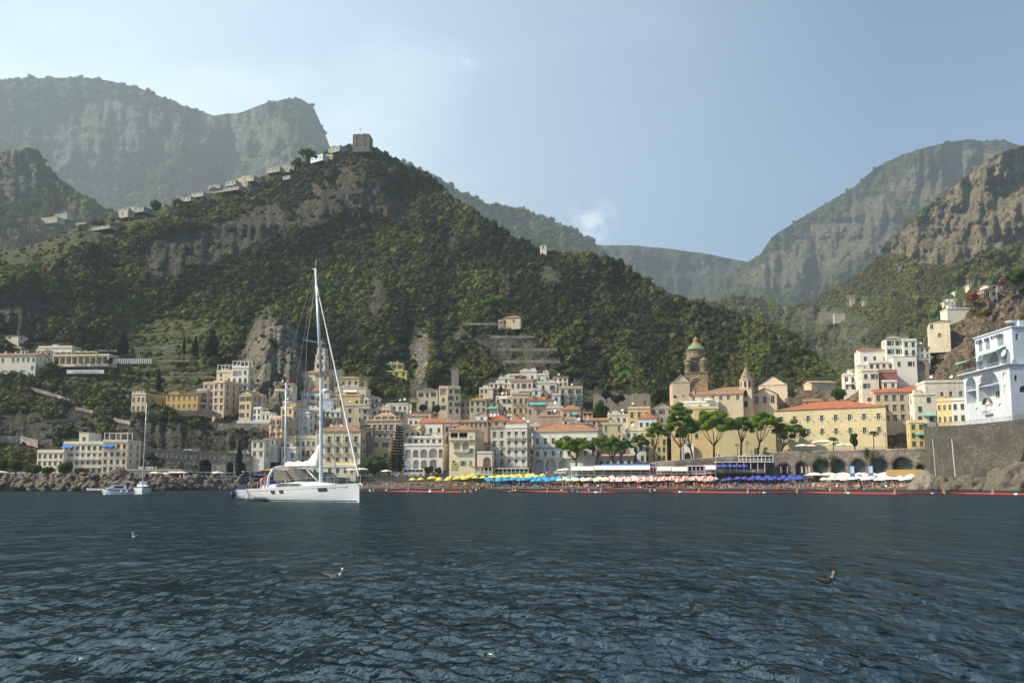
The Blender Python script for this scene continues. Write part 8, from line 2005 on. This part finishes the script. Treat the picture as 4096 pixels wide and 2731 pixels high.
# timber barrier under arches
t=thing('timber_fence','ochre plank fence at the beach foot of the arcade','fence',P(3545,1902,277.5),-.48); b=MB(); b.box(0,11,0,.15,0,2.1); b.build('planks',flat('ochre_planks',(.42,.27,.1),.85),t)
t=thing('pasted_panel','yellow mosaic panel with blue shapes on the cream villa','wall panel',P(1806,1884,326),-.17); b=MB(); b.box(0,3.1,-.1,0,0,3.4); b.build('panel',flat('yellow_mosaic',(.45,.36,.1),.7),t); b=MB(); rs=np.random.RandomState(4)
for k in range(26):
    x=rs.uniform(.3,2.8);z=rs.uniform(.3,3.1);r=rs.uniform(.1,.28); b.poly([(x+r*math.cos(a)*rs.uniform(.6,1.3),-.104-.0004*k,z+r*math.sin(a)*rs.uniform(.6,1.3)) for a in np.linspace(0,5.6,7)])
b.build('blue_shapes',flat('blue_mosaic',(.03,.05,.22),.6),t)
# long low restaurant behind breakwater
pav('long low restaurant with pale roof behind the boulders',737,936,1890,1913,266,292,posts=12,aw=False,nm='restaurant',stilts=False)
pav('brown roofed waterside shelter behind the second sailboat',1000,1180,1888,1906,300,318,posts=9,aw=False,nm='shelter',stilts=False,roofm=M['cream'])
pav('dark shaded arcade shelter at the foot of the yellow palace',1185,1330,1890,1908,322,328,posts=8,aw=False,nm='shelter',stilts=False,roofm=M['grey'])
t,wq,zq=pav('long white topped shelter before the white hotel group',1976,2114,1874,1897,326,324,posts=8,aw=False,nm='shelter',stilts=False)
pav('red fringed canopy shelter at the cream villa foot',1886,1970,1868,1896,324,322,posts=5,aw=False,nm='shelter',stilts=False,roofm=M['terrar'])
# ================= vehicles
def vehicle(label,px,py,D,Lv,Wv,Hv,kind,colr,rz=0,grp=None):
    p=P(px,py,D); t=thing({'bus':'coach','van':'van','car':'parked_car'}[kind],label,{'bus':'coach','van':'van','car':'car'}[kind],p,rz,grp); b=MB(); hw=Wv/2
    if kind=='car': pr=[(-.5,.25),(-.5,.62),(-.32,.66),(-.2,1.0),(.2,1.0),(.34,.66),(.5,.55),(.5,.25)]
    elif kind=='van': pr=[(-.5,.15),(-.5,.98),(-.48,1),(.3,1),(.42,.6),(.5,.5),(.5,.15)]
    else: pr=[(-.5,.1),(-.5,.97),(-.48,1),(.47,1),(.5,.9),(.5,.1)]
    pts=[(x*Lv,z*Hv) for x,z in pr]; b.prism(pts,-hw,hw); b.build('body',colr,t)
    b=MB(); z0,z1=((.66,.94) if kind=='car' else (.56,.88))
    for s in(-1,1):
        y0=s*(hw+.012)
        for k in range(5 if kind=='bus' else 2):
            n=5 if kind=='bus' else 2; a=-.46+.9*k/n if kind!='car' else -.2+.42*k/n; c=a+.9/n*.93 if kind!='car' else a+.19
            if kind=='van' and k==1: c=.3
            b.quad((a*Lv,y0,z0*Hv),(c*Lv,y0,z0*Hv),(c*Lv*(.93 if kind=='car' else 1),y0,z1*Hv),(a*Lv*(.9 if kind=='car' else 1),y0,z1*Hv))
    xw=Lv*.5+.012
    if kind=='bus': b.quad((xw,-hw*.9,.4*Hv),(xw,hw*.9,.4*Hv),(xw,hw*.9,.9*Hv),(xw,-hw*.9,.9*Hv))
    b.build('windows',darkw,t)
    for x in(-.3,.3):
        for s in(-1,1):
            b=MB(); r=Hv*.2 if kind=='car' else .45; b.tube((x*Lv,s*(hw-.2),r),(x*Lv,s*(hw+.03),r),r,n=12); b.build('wheel',navy,t)
    for s in(-1,1): b=MB(); b.box(Lv*.5-.02,Lv*.5+.02,s*hw*.8-.12,s*hw*.8+.12,Hv*.32,Hv*.42); b.build('headlight',M['dish'],t)
    return t
wp=flat('white_car_paint',(.7,.7,.69),.25,0,.03)
bz=vehicle('white coach parked on the promenade beside the conifer',1657,1907,338,9.5,2.5,3.5,'bus',wp,-.12)
b=MB(); b.box(-.6,2.2,-1.27,-1.262,.95,1.25); b.build('red_lettering_band',CL['red'],bz)
vehicle('black van parked under the arcade house stone arch',1806,1907,333,6.6,2.1,2.6,'van',navy,-.1)
vehicle('white van at the left of the parked coach',1530,1906,336,4.6,1.9,1.7,'van',wp,.1); vehicle('second white van between the first and the coach',1586,1906,336,4.8,1.9,1.8,'van',wp,.05)
vehicle('white car partly hidden behind the promenade rail',1472,1908,334,4.4,1.8,1.5,'car',wp,.1); vehicle('light car parked by the hotel arcade',2242,1897,324,4.2,1.8,1.5,'car',wp,-.2)
for i,(px,l) in enumerate([(752,'white hatchback first from left on the viaduct road'),(778,'small silver car second on the viaduct road'),(935,'white car left of the cypress on the viaduct road'),(977,'white van right of the cypress on the viaduct road')]):
    y=float(np.interp(px,[505,1005],[1797,1822])); D=float(np.interp(px,[505,1005],[318,322]))+2.2; p=P(px,y,D); vehicle(l,px,y-.5,D,3.9 if i!=1 else 3.0,1.7,1.55 if i!=3 else 1.9,'car' if i!=3 else 'van',wp if i!=1 else M['metal'],.03)
# ================= lamps, flags, flagpoles
def lamp(px,py,D,h,label,arms=3):
    D=max(D,eD(px)+.8) if px<3060 else D
    t=thing('street_lamp',label,'street lamp',P(px,py,D)); b=MB(); b.tube((0,0,0),(0,0,h),.09,.06,6); 
    for i in range(arms): a=2*PI*i/arms; b.path([Vector((0,0,h*.86)),Vector((.6*math.cos(a),.6*math.sin(a),h*.84)),Vector((.75*math.cos(a),.75*math.sin(a),h*.92))],[.05,.04,.04],5)
    b.build('post',M['iron'],t)
    for i in range(arms): a=2*PI*i/arms; b=MB(); b.lathe([(.06,0),(.2,.15),(.24,.5),(.05,.7)],6,0,(.75*math.cos(a),.75*math.sin(a),h*.92)); b.build('lantern',M['grey'],t)
for i,(px,py,D,h,l) in enumerate([(2160,1893,317,6,'three armed lamp before the left arches of the white hotel'),(2354,1880,316,5.5,'three armed lamp in front of the white hotel, right part'),(2482,1870,313,5.5,'lamp post behind the blue roofed restaurant'),(2626,1858,312,5.5,'lamp post beside the round topped pine'),(2950,1834,308,5.5,'three armed lamp left of the raised bar glass room'),(3119,1812,305,5.5,'lamp post beside the small leaning pine'),(3545,1800,288,5.8,'lamp post at the right corner of the monastery front'),(1742,1905,326,7,'tall lamp post before the arcade house'),(1820,1903,326,6.5,'lamp post before the cream villa'),(130,1909,218,3.4,'lamp post on the left quay'),(1502,1905,326,5,'lamp post beside the large promenade tree'),(2030,1897,322,5,'lamp post before the balustraded hotel')]): lamp(px,py,D,h,l)
def flag(px,py0,py1,D,cols_,label,w=1.5,h=1.0,rz=0):
    t=thing('flag',label,'flag',P(px,py1,D),rz); H=P(px,py0,D).z-P(px,py1,D).z; b=MB(); b.tube((0,0,0),(0,0,H),.06,n=5); b.build('pole',M['white'],t); b=MB(); n=len(cols_)
    for i in range(n):
        for k in range(3):
            f=lambda q:(w*q,.12*math.sin(q*9),-.25*q-.2*q*q); a=f((i+k/3)/n);c=f((i+(k+1)/3)/n); b.quad((a[0],a[1],H-h+a[2]),(c[0],c[1],H-h+c[2]),(c[0],c[1],H+c[2]),(a[0],a[1],H+a[2]),i)
    b.build('cloth',cols_,t)
G_,W_2,R_2=CL['green'],CL['white'],CL['red']
flag(2693,1580,1622,322,[navy],'dark blue flag at the left corner of the convent terrace'); flag(2725,1576,1618,322,[W_2,R_2,W_2],'white and red flag on the convent terrace'); flag(2756,1572,1612,322,[R_2],'plain red flag on the convent terrace'); flag(2770,1562,1605,323,[G_,W_2,R_2],'green white red flag on the convent terrace')
flag(2864,1812,1850,306,[G_,W_2,R_2],'green white red flag above the cabins deck'); flag(1262,1655,1675,350,[G_,W_2,R_2],'green white red flag hung in the stacked village',2.4,2.0)
for i,(x,c,l) in enumerate([(3124,R_2,'red feather flag before the first dark arch'),(3150,R_2,'smaller red flag right of the feather flag'),(3206,W_2,'white flag left of the beige parasols'),(3224,CL['yellow'],'yellow flag beside the white flag'),(3236,W_2,'tall white flag touching the beige parasols')]): flag(x,1864,1893,274,[c],l,.5,1.9)
scatter('woodland','dense dark green woodland covering the headland',main,27000,1.9,3.6,yb=lambda x,y:(townf(x,y)<.5)&~((x<1000)&(y>1870)))
scatter('shrubs','green bushes in gardens between the stacked houses',main,2500,1.0,2.0,rkmax=2,yb=lambda x,y:(townf(x,y)>.4)&(y<1800))
scatter('woodland','green wood on the slope across the valley',s7,15000,3.0,5.0,tint=lambda t,x,y:np.clip(t*.55+.42,0,1))  # raised tint lightens the crowns to paint in haze
scatter('woodland','scattered trees on the craggy right mountain',s6,3500,3,5)
scatter('woodland','tiny trees on the tall right mountain',s5,4500,4,7)
scatter('woodland','hazy trees on the left spur',s2,3200,4,7)
scatter('woodland','hazy trees on the far left mountain',s1,8000,6,10)
scatter('woodland','hazy trees on the back ridge',s3,3500,8,12)
scatter('shrubs','dry shrubs clinging to the bluff behind the white hotel',s8,9000,.7,1.7,yb=lambda x,y:(x>3660),tint=lambda t,x,y:np.clip(t*.5+.35,0,1))
